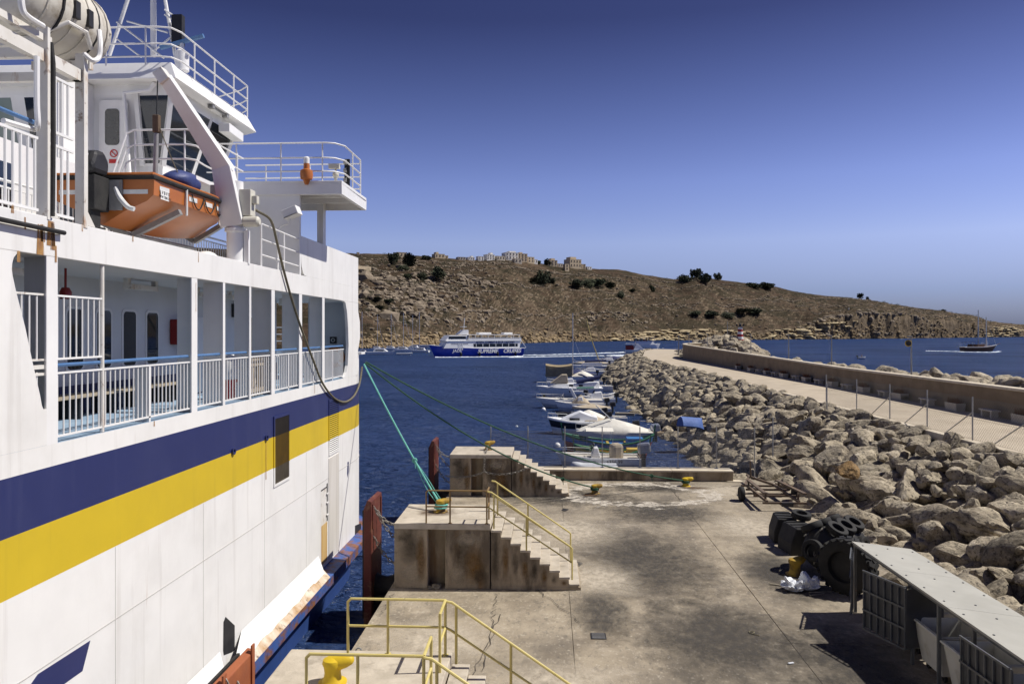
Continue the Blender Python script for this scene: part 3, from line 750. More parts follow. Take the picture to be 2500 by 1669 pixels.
# ---- vents, scuppers, marks on the hull
def hull_rect(y0, y1, z0, z1_): return [(HX+.004, y0, z0), (HX+.004, y1, z0), (HX+.004, y1, z1_), (HX+.004, y0, z1_)]
def vent(px0, px1, pyt, pyb, slats):
    a = SP((px0, pyt)); y0, y1 = SY(px0), SY(px1); zt = a.z; zb = SP((px0, pyb)).z
    b = MB(); w = .07
    for z0, z1_, k in ((zb, 5.94, 0), (5.94, 6.78, 1), (6.78, zt, 2)):
        b.mi(k); b.box(HX+.001, HX+.03, y0, y0+w, z0, z1_).box(HX+.001, HX+.03, y1-w, y1, z0, z1_)
    b.mi(0).box(HX+.001, HX+.03, y0+w, y1-w, zb, zb+w).mi(2).box(HX+.001, HX+.03, y0+w, y1-w, zt-w, zt)
    fr = b.build('vent', ['white_hull', 'yellow_paint', 'navy_paint'], ferry)
    b = MB(); b.box(HX+.001, HX+.006, y0+w, y1-w, zb+w, zt-w); b.build('vent_back', 'black_steel', fr)
    if slats == 'H':
        n = 26
        for i in range(n):
            z = zb+w+(i+.5)*(zt-zb-2*w)/n; m_ = 'navy_paint' if z > 6.78 else 'yellow_paint' if z > 5.94 else 'white_hull'
            q = MB(); q.obox((HX+.022, (y0+y1)/2, z), .035, y1-y0-2*w, .008, ry=R(35)); q.build('louvre', m_, fr)
    else:
        n = 14
        for i in range(n):
            y = y0+w+(i+.5)*(y1-y0-2*w)/n; q = MB()
            for z0, z1_, k in ((zb+w, 5.94, 0), (5.94, 6.78, 1), (6.78, zt-w, 2)): q.mi(k).box(HX+.010, HX+.024, y-.010, y+.010, max(z0, zb+w), z1_)
            q.build('bar', ['vent_white', 'vent_yellow', 'vent_navy'], fr)
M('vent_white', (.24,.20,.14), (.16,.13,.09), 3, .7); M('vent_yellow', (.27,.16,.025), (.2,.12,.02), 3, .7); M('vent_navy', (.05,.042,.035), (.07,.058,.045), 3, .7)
vent(667, 706, 1017, 1190, 'V'); vent(802, 826, 975, 1113, 'H')
for px, py in ((568, 1100), (649, 1067)):
    p = SP((px, py)); b = MB(); b.lathe([(.05,0),(.09,0),(.09,.05),(.05,.05)], (HX, p.y, p.z), 14, 'X', close=True); sc_ = b.build('scupper', 'navy_paint', ferry, smooth=True)
    b = MB(); b.lathe([(.05,0),(.0,.001)], (HX+.004, p.y, p.z), 14, 'X'); b.build('scupper_hole', 'black_steel', sc_)
def z7(x, y): return (x/2.61, 1200+y/2.61)
P = [SP(z7(*p)) for p in ((1423,830),(1437,795),(1495,850),(1495,1005),(1478,1020),(1425,1040),(1421,1010))]
b = MB(); b.prism([(HX+.004, p.y, p.z) for p in P], (-.02,0,0)); b.build('freeing_port', 'black_steel', ferry)
P = [SP(z7(*p)) for p in ((2262,215),(2300,200),(2304,285),(2260,325))]
b = MB(); b.prism([(HX+.004, p.y, p.z) for p in P], (-.02,0,0)); b.build('freeing_port', 'black_steel', ferry)
P = [SP(z7(*p)) for p in ((575,945),(525,1140),(440,1200),(260,1330),(150,1290),(240,1160))]
b = MB(); b.prism([(HX+.003, p.y, p.z) for p in P], (-.01,0,0)); b.build('painted_mark', 'navy_paint', ferry)
def z6(x, y): return (400+x/3.92, 900+y/3.92)
P = [SP(z6(*p)) for p in ((1757,890),(1770,888),(1768,985),(1757,1040),(1753,1000))]
b = MB(); b.prism([(HX+.003, p.y, p.z) for p in P], (-.01,0,0)); b.build('painted_mark', 'navy_paint', ferry)
y0, y1 = SY(783), SY(800)
b = MB(); b.box(HX-.05, HX+.003, y0, y1, 2.0, 4.45); pr = b.build('pilot_recess', 'rusty_white', ferry)
b = MB(); b.box(HX+.004, HX+.010, y1-.13, y1-.02, 3.3, 4.55); b.box(HX+.004, HX+.010, y0+.02, y1-.13, 4.42, 4.46); b.build('slot', 'black_steel', pr)
for z in (3.5, 3.9, 4.2):
    b = MB(); b.box(HX+.011, HX+.05, y1-.2, y1-.02, z, z+.04); b.build('rung', 'white_hull', pr)
M('rust_wash', (.50,.29,.08), (.62,.46,.22), 1.6, .6, stretch=(2,2,.2), layers=(((.30,.13,.035), 1.2, .55, .7, (3,3,.2), .8),))
b = MB(); b.box(HX+.004, HX+.008, y0+.05, y1-.1, 2.0, 3.28); b.build('rust_stain', 'rust_wash', pr)
y0, y1 = SY(802), SY(826); M('grimy_white', (.66,.63,.58), (.52,.49,.44), 1.5, .6, stretch=(2.5,2.5,.12))
b = MB(); b.box(HX, HX+.02, y0, y1, 1.95, SP((814, 1112)).z); b.build('guard_plate', 'grimy_white', ferry)

# rust runs: thin flakes of stain on the plating, broken up by noise
def run_mat():
    m = bpy.data.materials.new('rust_run'); m.use_nodes = True; nt = m.node_tree; N = nt.nodes; b = N['Principled BSDF']
    tc = N.new('ShaderNodeTexCoord'); ob = tc.outputs['Object']
    b.inputs['Roughness'].default_value = .8
    nt.links.new(_ramp(nt, _noise(nt, ob, 6, 5), [(.35, (.42,.23,.07)), (.65, (.24,.10,.03))]), b.inputs['Base Color'])
    nt.links.new(_ramp(nt, _noise(nt, _map(nt, ob, (14,14,.8)), 1.0, 6, .7), [(.36, 0.0), (.52, .9)]), b.inputs['Alpha'])
    MATS['rust_run'] = m
run_mat()
def rust_run(px, pyt, pyb, w, X=HX):
    a = SP((px, pyt), X); c = SP((px, pyb), X); b = MB()
    b.face([(X+.0065, a.y-w/2, c.z), (X+.0065, a.y+w/2, c.z), (X+.0065, a.y+w*.35, a.z), (X+.0065, a.y-w*.35, a.z)])
    b.build('rust_run', 'rust_run', ferry)
for a in ((98,548,622,.17),(104,548,590,.10),(128,545,610,.10),(60,530,560,.05),(478,690,760,.02),(136,600,640,.05),(124,540,600,.2),(200,545,565,.04),(324,575,590,.04),(649,1078,1170,.05),(45,612,640,.08),(484,615,640,.03),(376,1027,1040,.04),(768,935,960,.03),(30,500,520,.06),(813,1115,1290,.28)):
    rust_run(*a)

# ---- upper deck: bulwark, house, wheelhouse, wing
yb0 = SY(735)
arc = [(HX, yb0+.55*(1-math.cos(R(a))), 11.30+.55*(1-math.sin(R(a)))) for a in range(90, -1, -15)]
poly = [(HX, yb0+.55, 11.301)]+[(HX, yb0+.42*(1-math.sin(R(a))), 11.301+.55*(1-math.cos(R(a)))) for a in range(15, 91, 15)]+[(HX, yb0, 12.47), (HX, 29.12, 12.47), (HX, 29.12, 11.301)]
b = MB(); b.prism(poly, (-.10, 0, 0)); b.build('bulwark', 'white_hull', ferry)
b = MB(); b.box(-22.0, -11.2, 8, 23.4, 11.261, 13.58); b.build('upper_house', 'white_paint', ferry)
for yc in (13.5, 15.0, 17.2, 19.2):
    b = MB(); b.prism(rr(yc-.35, yc+.35, 12.1, 13.1, .12, -11.18), (-.03,0,0)); b.build('window', 'dark_glass', ferry)
# bridge wing: wall facing aft, slab with skirt, post
b = MB(); b.box(-9.38, HX-.002, 22.2, 22.32, 11.261, 13.70); b.build('wing_bulkhead', 'white_paint', ferry)
b = MB(); WXo = -6.1
b.box(-10.9, WXo, 22.1, 25.1, 13.98, 14.07)
b.box(-10.9, WXo, 22.1, 22.2, 13.66, 13.98).box(-10.9, WXo, 25.0, 25.1, 13.66, 13.98).box(WXo-.1, WXo, 22.2, 25.0, 13.66, 13.98)
b.box(-8.9, WXo-.1, 23.1, 23.16, 13.74, 13.98).box(-8.9, WXo-.1, 24.1, 24.16, 13.74, 13.98)
b.build('bridge_wing', 'white_paint', ferry, bevel=.012)
b = MB(); b.box(HX-.22, HX-.02, 24.6, 24.9, 12.4, 13.98); b.build('wing_post', 'white_paint', ferry)
b = MB(); zr = 15.2
for z in (15.2, 14.76, 14.36):
    b.tube([(-10.2, 22.15, z), (-6.6, 22.15, z), (-6.36, 22.24, z), (-6.15, 22.6, z), (-6.15, 24.5, z), (-6.3, 25.0, z), (-10.2, 25.05, z)], .024, 6)
wr = b.build('wing_railing', 'white_paint', ferry, smooth=True)
st = MB().tube([(0,0,0),(0,0,1.13)], .022, 6).mesh('stanchion', 'white_paint', smooth=True)
for x, y in ((-9.3,22.15),(-7.95,22.15),(-6.7,22.15),(-6.15,23.5),(-6.15,24.5),(-8,25.05),(-9.5,25.05)): inst('stanchion', st, wr, (x, y, 14.07))
# camera, board and searchlight on the wing
p = PY(815, 425, 22.3); b = MB(); b.tube([(p.x, 22.5, 14.07), (p.x, 22.5, 14.3)], .05, 8).ball((p.x, 22.5, 14.32), .1).box(p.x-.2, p.x+.12, 22.42, 22.58, 14.5, 14.64).tube([(p.x, 22.5, 14.3), (p.x, 22.5, 14.52)], .03, 6); b.build('deck_camera', 'cream_plastic', ferry)
b = MB(); b.box(-6.33, -6.17, 23.2, 23.28, 14.1, 14.95); lb = b.build('light_board', 'black_steel', ferry)
for z in (14.3, 14.6, 14.85): q = MB(); q.lathe([(.06,0),(.08,.1)], (-6.35, 23.2, z), 10, 'X'); q.build('lamp', 'grey_steel', lb)

# wheelhouse
def ring4(x0, x1, y0, y1, z): return [(x0,y0,z),(x1,y0,z),(x1,y1,z),(x0,y1,z)]
b = MB()
b.box(-22, -10.9, 20.9, 24.2, 13.58, 14.28)
lo_, hi_ = ring4(-22, -10.9, 20.9, 24.2, 14.28), ring4(-22.4, -10.42, 20.42, 24.6, 16.18)
for i in range(4): j = (i+1) % 4; b.face([lo_[i], lo_[j], hi_[j], hi_[i]])
b.box(-22.4, -10.42, 20.42, 24.6, 16.18, 16.42)
wh = b.build('wheelhouse', 'white_paint', ferry)
def wpane(side, a0, a1, mat='dark_glass', t0=.04, t1=.97, nm='window'):
    """a pane on the sloping wall; side 'R' runs along Y, 'A' (aft) along X; a0/a1 at sill and head"""
    q = []
    for (a, t) in ((a0[0], t0), (a0[1], t0), (a1[1], t1), (a1[0], t1)):
        if side == 'R': q.append((-10.9+.48*t+.012, a, 14.28+1.9*t))
        else: q.append((a, 20.9-.48*t-.012, 14.28+1.9*t))
    n = Vector((.03,0,0)) if side == 'R' else Vector((0,-.03,0))
    b = MB(); b.prism(q, -n*.5); return b.build(nm, mat, wh)
wpane('A', (-11.38,-10.98), (-11.3,-10.50))
wpane('R', (20.98,22.55), (20.55,22.85)); wpane('R', (22.7,24.1), (23.0,24.5))
wpane('A', (-14.6,-13.4), (-14.6,-13.4)); wpane('A', (-17.2,-15.0), (-17.2,-15.0), 'green_glass')
for a, c, w, h in (((-10.88,22.62,14.3),(-10.4,22.92,16.2),.05,.1),((-10.86,20.86,14.28),(-10.38,20.38,16.2),.12,.12),((-11.46,20.86,14.28),(-11.38,20.38,16.2),.12,.10),((-10.86,24.2,14.28),(-10.38,24.6,16.2),.1,.1)): b = MB(); b.beam(a, c, w, h); b.build('mullion', 'white_paint', wh)
# recessed door facing aft beside a jutting wall
b = MB(); b.prism([(p[1], 20.36, p[2]) for p in rr(-12.42, -11.62, 13.95, 16.0, .12, 0)], (0,.03,0)); dr = b.build('door', 'white_paint', wh)
b = MB(); b.prism([(p[1], 20.345, p[2]) for p in rr(-12.24, -11.84, 14.75, 15.75, .1, 0)], (0,.01,0)); b.build('door_window', 'dark_glass', dr)
b = MB(); b.lathe([(.085,0),(.11,0),(.11,.008),(.085,.008)], (-11.99, 20.34, 14.52), 18, 'Y', close=True).obox((-11.99, 20.335, 14.52), .2, .006, .025, ry=R(45)); b.build('no_entry_sign', 'sign_red', dr)
b = MB(); b.box(-12.12, -11.86, 20.34, 20.346, 14.25, 14.36); b.build('notice', 'sign_red', dr)
b = MB(); b.box(-12.7, -12.6, 18.9, 20.42, 13.58, 16.4); b.build('screen_wall', 'white_paint', wh)
b = MB(); b.box(-12.595, -12.5, 18.95, 19.05, 13.6, 16.4); b.build('corner_post', 'white_paint', wh); b = MB(); b.tube([(-11.5, 20.3, 13.6), (-11.56, 20.1, 16.1), (-10.9, 20.2, 16.2), (-10.75, 20.2, 16.4)], .06, 8); b.build('pipe', 'white_paint', wh, smooth=True)
b = MB(); rp = [(-10.0,19.9),(-10.0,25.5),(-13,27.4),(-20,27.4),(-23,25.5),(-23,19.9)]
rt = [(-10.26,20.14),(-10.26,25.3),(-13.1,27.1),(-19.9,27.1),(-22.7,25.3),(-22.7,20.14)]
nR = len(rp); b.add([(x, y, 16.42) for x, y in rp]+[(x, y, 16.93) for x, y in rt], [tuple(range(nR)), tuple(reversed(range(nR, 2*nR)))]+[(i, nR+i, nR+(i+1) % nR, (i+1) % nR) for i in range(nR)]); rf = b.build('roof', 'white_paint', wh, bevel=.02)
b = MB(); b.obox((-10.2, 23.9, 16.0), .35, 1.3, .28, rz=R(4)); b.build('searchlight_box', 'white_paint', wh, bevel=.02)
b = MB(); b.tube([(-10.12, 22.2, 16.38), (-10.12, 23.4, 16.38)], .03, 6).box(-10.2,-10.04,22.2,22.35,16.3,16.42).box(-10.2,-10.04,23.2,23.35,16.3,16.42); b.build('cable_tray', 'grey_steel', wh)
b = MB()
for z in (17.85, 17.4, 17.05): b.tube([(-23, 20.0, z), (-10.6, 20.0, z), (-10.25, 20.1, z), (-10.12, 20.45, z), (-10.12, 25.0, z), (-10.5, 25.4, z), (-13.2, 27.1, z)], .024, 6)
rr_ = b.build('roof_railing', 'white_paint', wh, smooth=True)
for x, y in ((-16,20),(-14,20),(-12,20),(-10.9,20),(-10.12,21.2),(-10.12,22.5),(-10.12,23.9),(-10.12,25.0)): inst('stanchion', st, rr_, (x, y, 16.81), sc=(1,1,.93))
b = MB()
b.tube([PY(267,136,22.5), PY(325,-40,22.5)], .055, 8).tube([PY(374.5,138,22.5), PY(374.5,-60,22.5)], .085, 10).tube([PY(430,150,22.5), PY(396,-40,22.5)], .055, 8)
b.tube([PY(285,54,22.4), PY(400,142,22.4)], .035, 6).tube([PY(310,52,22.4), PY(410,80,22.4)], .03, 6).tube([PY(285,95,22.4), PY(345,140,22.4)], .03, 6).tube([PY(375,125,22.4), PY(425,85,22.4)], .03, 6)
b.tube([PY(402,24,22.4), PY(425,40,22.4)], .03, 6).tube([PY(402,36,22.4), PY(422,48,22.4)], .03, 6)
b.build('mast', 'white_paint', wh, smooth=True)
a = PY(435, 75, 22.4); b = MB(); b.box(a.x-.16, a.x+.16, 22.3, 22.5, a.z-.45, a.z+.45); b.build('signal_lamp', 'black_steel', wh)
a, c = PY(392, 117, 22.2), PY(497, 88, 22.2); m_ = (a+c)/2
b = MB(); b.tube([a, c], .07, 8); rd = b.build('radar_scanner', 'handrail_blue', wh, smooth=True)
b = MB(); b.lathe([(.06,-1.6),(.08,-.9),(.2,-.85),(.2,-.3),(.07,-.2),(.05,0)], m_+Vector((0,0,-.02)), 12); b.build('radar_pedestal', 'white_paint', rd, smooth=True)
# balcony outside the wheelhouse with its rails, and the stair going down
b = MB(); b.box(-12.6, -9.0, 18.95, 22.1, 13.5, 13.6); b.build('balcony', 'white_paint', ferry)
b = MB()
for z in (14.8, 14.42, 14.05): b.tube([(-11.05, 18.6, z-1.4), (-10.86, 19.0, z-.1), (-10.7, 19.05, z), (-9.3, 19.05, z), (-9.1, 19.15, z-.02), (-9.0, 19.5, z-.1), (-9.0, 21.9, z-.1)], .024, 6)
br = b.build('balcony_railing', 'white_paint', ferry, smooth=True)
for x, y in ((-10.66,19.05),(-9.35,19.05),(-9.0,20.2),(-9.0,21.5)): inst('stanchion', st, br, (x, y, 13.6), sc=(1,1,1.03))
# inner deck railing below the rescue boat
b = MB(); x = -10.3; b.beam((x, 12.4, 12.34), (x, 25.3, 12.34), .04, .03).tube([(x-.05, 12.4, 12.48), (x-.05, 25.3, 12.48)], .03, 6).beam((x, 12.4, 11.4), (x, 25.3, 11.4), .04, .03)
ir = b.build('deck_railing', 'white_paint', ferry)
for i in range(78): inst('baluster', bal, ir, (x, 12.5+i*.164, 11.38))
# portal frame that carries the raft, with its gate
def hpost(ya, yb, ztop):
    b = MB(); b.box(HX-.17, HX-.012, yb-.05, yb-.02, 11.26, ztop).box(HX-.012, HX+.012, ya, yb, 11.26, ztop).prism([(HX-.02, yb-.01, 11.6), (HX-.02, yb+.25, 11.31), (HX-.02, yb-.01, 11.31)], (-.02,0,0))
    return b.build('portal_post', 'rusty_white', ferry)
yA0, yA1, yB0, yB1 = SY(92), SY(121), SY(180), SY(213)
hpost(yA1-.06, yA1, 14.1); hpost(yB1-.10, yB1, 14.05)
b = MB()
for X in (HX-.1, -8.9): b.beam((X, 6, 13.68), (X, yB1, 13.68), .12, .18).beam((X, 6, 13.95), (X, yA1, 13.95), .1, .1)
b.beam((-9.0, yB1-.1, 13.66), (HX-.05, yB1-.1, 13.66), .1, .14).beam((-9.0, yA1-.1, 13.7), (HX-.05, yA1-.1, 13.7), .1, .14)
b.build('raft_platform', 'rusty_white', ferry)
b = MB(); x = HX-.08
b.beam((x, yA1, 13.45), (x, yB0+.1, 13.45), .04, .04)
gt = b.build('gate', 'white_paint', ferry)
for z in (12.62, 12.42, 11.38): b = MB(); b.beam((x, yA1, z), (x, yB0+.1, z), .04, .04); b.build('rail', 'white_paint', gt)
gb = MB().tube([(0,0,0),(0,0,.85)], .02, 6).mesh('gate_bar', 'white_paint', smooth=True)
for i in range(4):
    y = yA1+(i+.6)*(yB0+.1-yA1)/4.4; inst('bar', gb, gt, (x, y, 12.6)); inst('bar', gb, gt, (x, y, 11.38), sc=(1,1,1.2))
b = MB(); b.beam((x, 5, 12.43), (x, yA0+.1, 12.43), .04, .04).beam((x, 5, 11.38), (x, yA0+.1, 11.38), .05, .04)
lr = b.build('railing', 'white_paint', ferry)
b = MB(); b.tube([(x-.04, 5, 12.66), (x-.04, yA0+.1, 12.66)], .035, 8); b.build('handrail', 'handrail_blue', lr, smooth=True)
for i in range(24): inst('bar', gb, lr, (x, yA0+.05-i*.15, 11.38), sc=(1,1,1.22))
b = MB(); b.tube([(HX+.02, yA1+.03, 11.32), (HX+.03, yA1+.04, 12.5), (HX+.02, yA1+.05, 13.6), (HX, yA1+.03, 13.9)], .035, 8); b.build('hose', 'black_rubber', ferry, smooth=True)
b = MB(); b.tube(smooth_path([(HX+.06, 8, 11.12), (HX+.07, 10.6, 11.10), (HX+.06, 11.15, 11.10)]), .035, 8); b.build('hose', 'black_rubber', ferry, smooth=True)
b = MB(); p = PX(90, 140, HX+.02); b.tube(smooth_path([PX(90,138,HX), PX(90,250,HX), PX(92,305,HX), PX(80,315,HX-.1), PX(8,295,HX-.1)]), .04, 8)
b.build('pipe', 'white_paint', ferry, smooth=True); b = MB(); b.tube(smooth_path([PX(205,132,HX), PX(226,148,HX+.1), PX(241,140,HX+.1), PX(245,110,HX+.1), PX(242,76,HX)]), .04, 8)
b.build('pipe', 'white_paint', ferry, smooth=True); b = MB(); b.tube(smooth_path([PX(50,-20,HX+.1), PX(54,20,HX+.1), PX(66,40,HX+.1), PX(104,64,HX)]), .045, 8); b.build('pipe', 'white_paint', ferry, smooth=True)

# ---- davit
b = MB(); bx, by = -7.72, 18.35
b.lathe([(.30,11.26),(.30,11.30),(.215,11.31),(.215,12.05),(.26,12.06),(.26,12.14),(.2,12.15),(.18,13.3)], (bx, by, 0), 22)
dv = b.build('davit_column', 'white_paint', ferry, smooth=True)
b = MB(); e1, e2, tip = Vector((bx-.02, by-.05, 12.2)), Vector((bx-.24, by-.2, 13.62)), Vector((-8.78, 16.95, 15.42))
def taper(b, a, c, w0, h0, w1, h1):
    d = (c-a).normalized(); r = d.cross(Vector((0,1,.2))).normalized(); u = r.cross(d).normalized()
    b.hexa([a-r*w0/2-u*h0/2, a+r*w0/2-u*h0/2, c+r*w1/2-u*h1/2, c-r*w1/2-u*h1/2, a-r*w0/2+u*h0/2, a+r*w0/2+u*h0/2, c+r*w1/2+u*h1/2, c-r*w1/2+u*h1/2])
taper(b, e1, e2, .56, .3, .46, .26); taper(b, e2-(tip-e2).normalized()*.16, tip, .44, .25, .26, .2)
b.build('arm', 'white_paint', dv, bevel=.015)
b = MB(); b.obox(tip+Vector((-.05,0,.02)), .26, .26, .32, ry=R(-35)); b.build('sheave_head', 'rusty_white', dv, bevel=.02)
b = MB(); b.box(bx+.05, bx+.42, by-.12, by+.2, 12.45, 13.1).box(bx+.42, bx+.55, by-.05, by+.12, 12.75, 12.95).lathe([(.13,0),(.13,.35),(.08,.4)], (bx+.25, by-.1, 12.3), 14, 'X'); b.build('winch', 'cream_plastic', dv, bevel=.015)
b = MB(); b.box(bx+.22, bx+.34, by-.05, by+.05, 11.27, 12.1); b.build('control_box', 'white_paint', dv)
q = MB(); q.box(-8.75, -8.35, 19.2, 19.5, 12.7, 13.4); q.build('locker', 'grey_steel', ferry)
b = MB(); b.ball((-8.3, 18.0, 11.3), .32, .32, .26, 16, 10); b.build('vent_dome', 'white_paint', ferry, smooth=True)
# floodlight and gate rail beside the bulwark
p = PY(712, 520, 21.3); b = MB(); b.obox(p, .46, .4, .26, ry=R(-22)); fl = b.build('floodlight', 'white_paint', ferry, bevel=.02)
b = MB(); b.obox(p+Vector((.04,-.06,-.1)), .4, .36, .02, ry=R(-22)); b.build('lens', 'grey_steel', fl)
b = MB(); b.tube(smooth_path([(p.x-.05, 21.3, p.z-.15), (p.x-.1, 21.3, p.z-.3), (p.x-.35, 21.3, p.z-.4), (p.x-.4, 21.3, p.z-.7), (p.x-.4, 21.3, 11.3)]), .03, 6); b.build('bracket', 'white_paint', fl, smooth=True)
b = MB(); x = HX-.05
for z in (12.35, 11.95, 11.55): b.tube([(x, 19.3, z+.05), (x, yb0+.05, z)], .024, 6)
b.tube([(x, 19.3, 11.28), (x, 19.3, 12.4)], .026, 6).tube([(x, 21.0, 11.28), (x, 21.0, 12.38)], .026, 6); b.build('gate_railing', 'white_paint', ferry, smooth=True)

# ================================================================== THINGS CARRIED BY THE FERRY
# rescue boat
rb = thing('rescue_boat', (-9.0, 17, 11.75), 'orange rescue boat with black fender hanging under the white davit', 'lifeboat')
BX, BY0, L = -9.02, 14.9, 4.35
def sect(t):
    w = 1.08*(1-max(0, (t-.55)/.45)**2.4*.62); zg = 12.74+.10*t*t; zk = 11.76+.30*max(0, (t-.3)/.7)**2; zc = 12.24+.16*max(0, (t-.5)/.5)**2
    return w, zg, zk, zc
rows = []
for i in range(15):
    t = i/14; y = BY0+L*t; w, zg, zk, zc = sect(t)
    rows.append([(BX-w, y, zg), (BX-w*.985, y, zc+.12), (BX-w*.86, y, zc), (BX-w*.42, y, (zc+zk)/2+.03), (BX, y, zk), (BX+w*.42, y, (zc+zk)/2+.03), (BX+w*.86, y, zc), (BX+w*.985, y, zc+.12), (BX+w, y, zg)])
b = MB(); b.grid(rows); b.face(list(reversed(rows[0]))); b.face(rows[-1])
b.build('hull', 'orange_grp', rb, smooth=35)
b = MB(); b.grid([[(r[0][0], r[0][1], r[0][2]-.04), (r[8][0], r[8][1], r[8][2]-.04)] for r in rows]); b.build('deck', 'orange_dark', rb)
b = MB(); b.tube([(r[8][0]+.01, r[8][1], r[8][2]-.02) for r in rows]+[(r[0][0]-.01, r[0][1], r[0][2]-.02) for r in reversed(rows)], .05, 8, closed=True); b.build('rubber_fender', 'black_rubber', rb, smooth=True)
b = MB(); b.tube([(r[8][0]-.02, r[8][1], r[8][2]+.045) for r in rows]+[(r[0][0]+.02, r[0][1], r[0][2]+.045) for r in reversed(rows)], .035, 8, closed=True); b.build('gunwale', 'orange_grp', rb, smooth=True)
b = MB(); b.box(BX-.3, BX+.5, BY0+2.2, BY0+2.8, 12.7, 13.02).box(BX-.1, BX+.62, BY0+3.3, BY0+3.5, 12.8, 13.05); b.build('console', 'orange_grp', rb, bevel=.04)
def side_x(t): return BX+sect(t)[0]*.99+.004
for t in (.05, .34, .52, .68):
    w, zg, zk, zc = sect(t); y = BY0+L*t; b = MB(); b.face([(side_x(t)+.006, y, zg-.16), (side_x(t+.09)+.006, y+L*.09, zg-.15), (side_x(t+.09)+.006, y+L*.09, zg-.25), (side_x(t)+.006, y, zg-.26)]); b.build('reflective_tape', 'reflector', rb)
for x0, x1 in ((BX-.9, BX-.4), (BX+.35, BX+.95)):
    b = MB(); b.box(x0, x1, BY0-.008, BY0-.003, 12.38, 12.47); b.build('reflective_tape', 'reflector', rb)
p = Vector((side_x(.08)+.008, BY0+.42, 12.42)); b = MB(); b.face([p+Vector((0,-.17,-.1)), p+Vector((0,.17,-.1)), p+Vector((0,.17,.1)), p+Vector((0,-.17,.1))]); b.build('number_plate', 'sign_white', rb)
lettering('L V B V D', .10, rb, p+Vector((.004,0,.04)), (R(90),0,R(90)), 'black_steel', extrude=.001)
lettering('KTW 70N 3/H', .08, rb, p+Vector((.004,0,-.05)), (R(90),0,R(90)), 'black_steel', extrude=.001)
b = MB()
for k in range(4):
    t0, t1 = .36+.14*k, .36+.14*(k+1)
    b.tube(catenary((side_x(t0)+.03, BY0+L*t0, sect(t0)[1]-.1), (side_x(t1)+.03, BY0+L*t1, sect(t1)[1]-.1), .3, 12), .014, 5)
b.build('grab_line', 'black_rubber', rb, smooth=True)
for t in (.30, .97):
    w, zg, zk, zc = sect(t); y = BY0+L*t; b = MB(); b.tube([(BX+w+.03, y, zg), (BX+w+.03, y, zc-.1)], .025, 6); b.build('strap', 'reflector', rb)
for t in (.24, .92):
    w, zg, zk, zc = sect(t); y = BY0+L*t; b = MB()
    b.beam((BX, y, zk-.10), (BX+w+.02, y, zc-.06), .13, .11).beam((BX, y, zk-.10), (BX-w-.02, y, zc-.06), .13, .11); b.build('cradle_beam', 'grey_steel', rb)
b = MB(); b.tube([(BX, BY0+L*.2, 11.70), (BX, BY0+L*.93, 11.72)], .04, 6); b.build('keel_bar', 'grey_steel', rb)
b = MB(); mx, my = BX+.02, BY0-.35
b.prism([(mx-.19, my-.28, 12.70), (mx-.19, my+.24, 12.70), (mx-.19, my+.30, 12.98), (mx-.19, my+.1, 13.2), (mx-.19, my-.22, 13.14), (mx-.19, my-.34, 12.88)], (.38,0,0))
om = b.build('outboard_motor', 'black_steel', rb, bevel=.09)
b = MB(); b.box(mx-.16, mx+.16, my-.2, my+.3, 12.0, 12.68).box(mx-.07, mx+.07, my-.16, my+.16, 11.3, 12.3).box(mx-.22, mx+.22, my-.25, my+.1, 11.62, 11.66).ball((mx, my-.02, 11.45), .08, .3, .08); b.build('leg', 'black_rubber', om, bevel=.02)
lettering('SU', .13, om, (mx+.1, my-.425, 12.98), (R(78),0,0), 'sign_white', extrude=.002)
b = MB(); b.box(mx-.35, mx+.42, BY0-.05, BY0-.01, 12.05, 12.66); b.build('transom_plate', 'grey_steel', rb)
b = MB(); b.tube(smooth_path([(BX+.3, BY0-.03, 12.5), (BX+.42, BY0-.1, 12.3), (BX+.62, BY0-.16, 12.1), (BX+.75, BY0-.16, 12.05)]), .05, 8); b.build('boarding_hose', 'reflector', rb, smooth=True)
b = MB(); b.ball((BX+.45, BY0+2.4, 13.08), .38, .62, .24, 14, 10); bag = b.build('equipment_bag', 'blue_bag', None, smooth=True); tag(bag, 'blue tarpaulin bundle lying on the orange rescue boat', 'bag')
for v in bag.data.vertices: v.co += v.co.normalized()*.09*noise.fractal(v.co*3.1, 1.0, 2.0, 3)
b = MB(); b.tube([(-8.92, 16.75, 12.7), (-8.9, 16.8, 14.1)], .055, 10); b.build('lifting_pole', 'grey_steel', rb, smooth=True)
hk = thing('hoist_hook', (-8.9, 16.8, 13.75), 'rusty hook block on the davit wire above the orange rescue boat', 'hook')
b = MB(); b.obox((-8.9, 16.8, 14.32), .15, .12, .40); b.build('block', 'hook_brown', hk, bevel=.02)
b = MB(); b.tube([(-8.9, 16.8, 14.5), (-8.9, 16.85, 15.4)], .014, 5); b.build('wire', 'black_steel', hk)
b = MB(); b.tube(smooth_path([(-8.85, 16.8, 14.3), (-8.6, 16.85, 13.6), (-8.35, 16.9, 13.0)]), .012, 5); b.build('lanyard', 'rope_grey', hk)

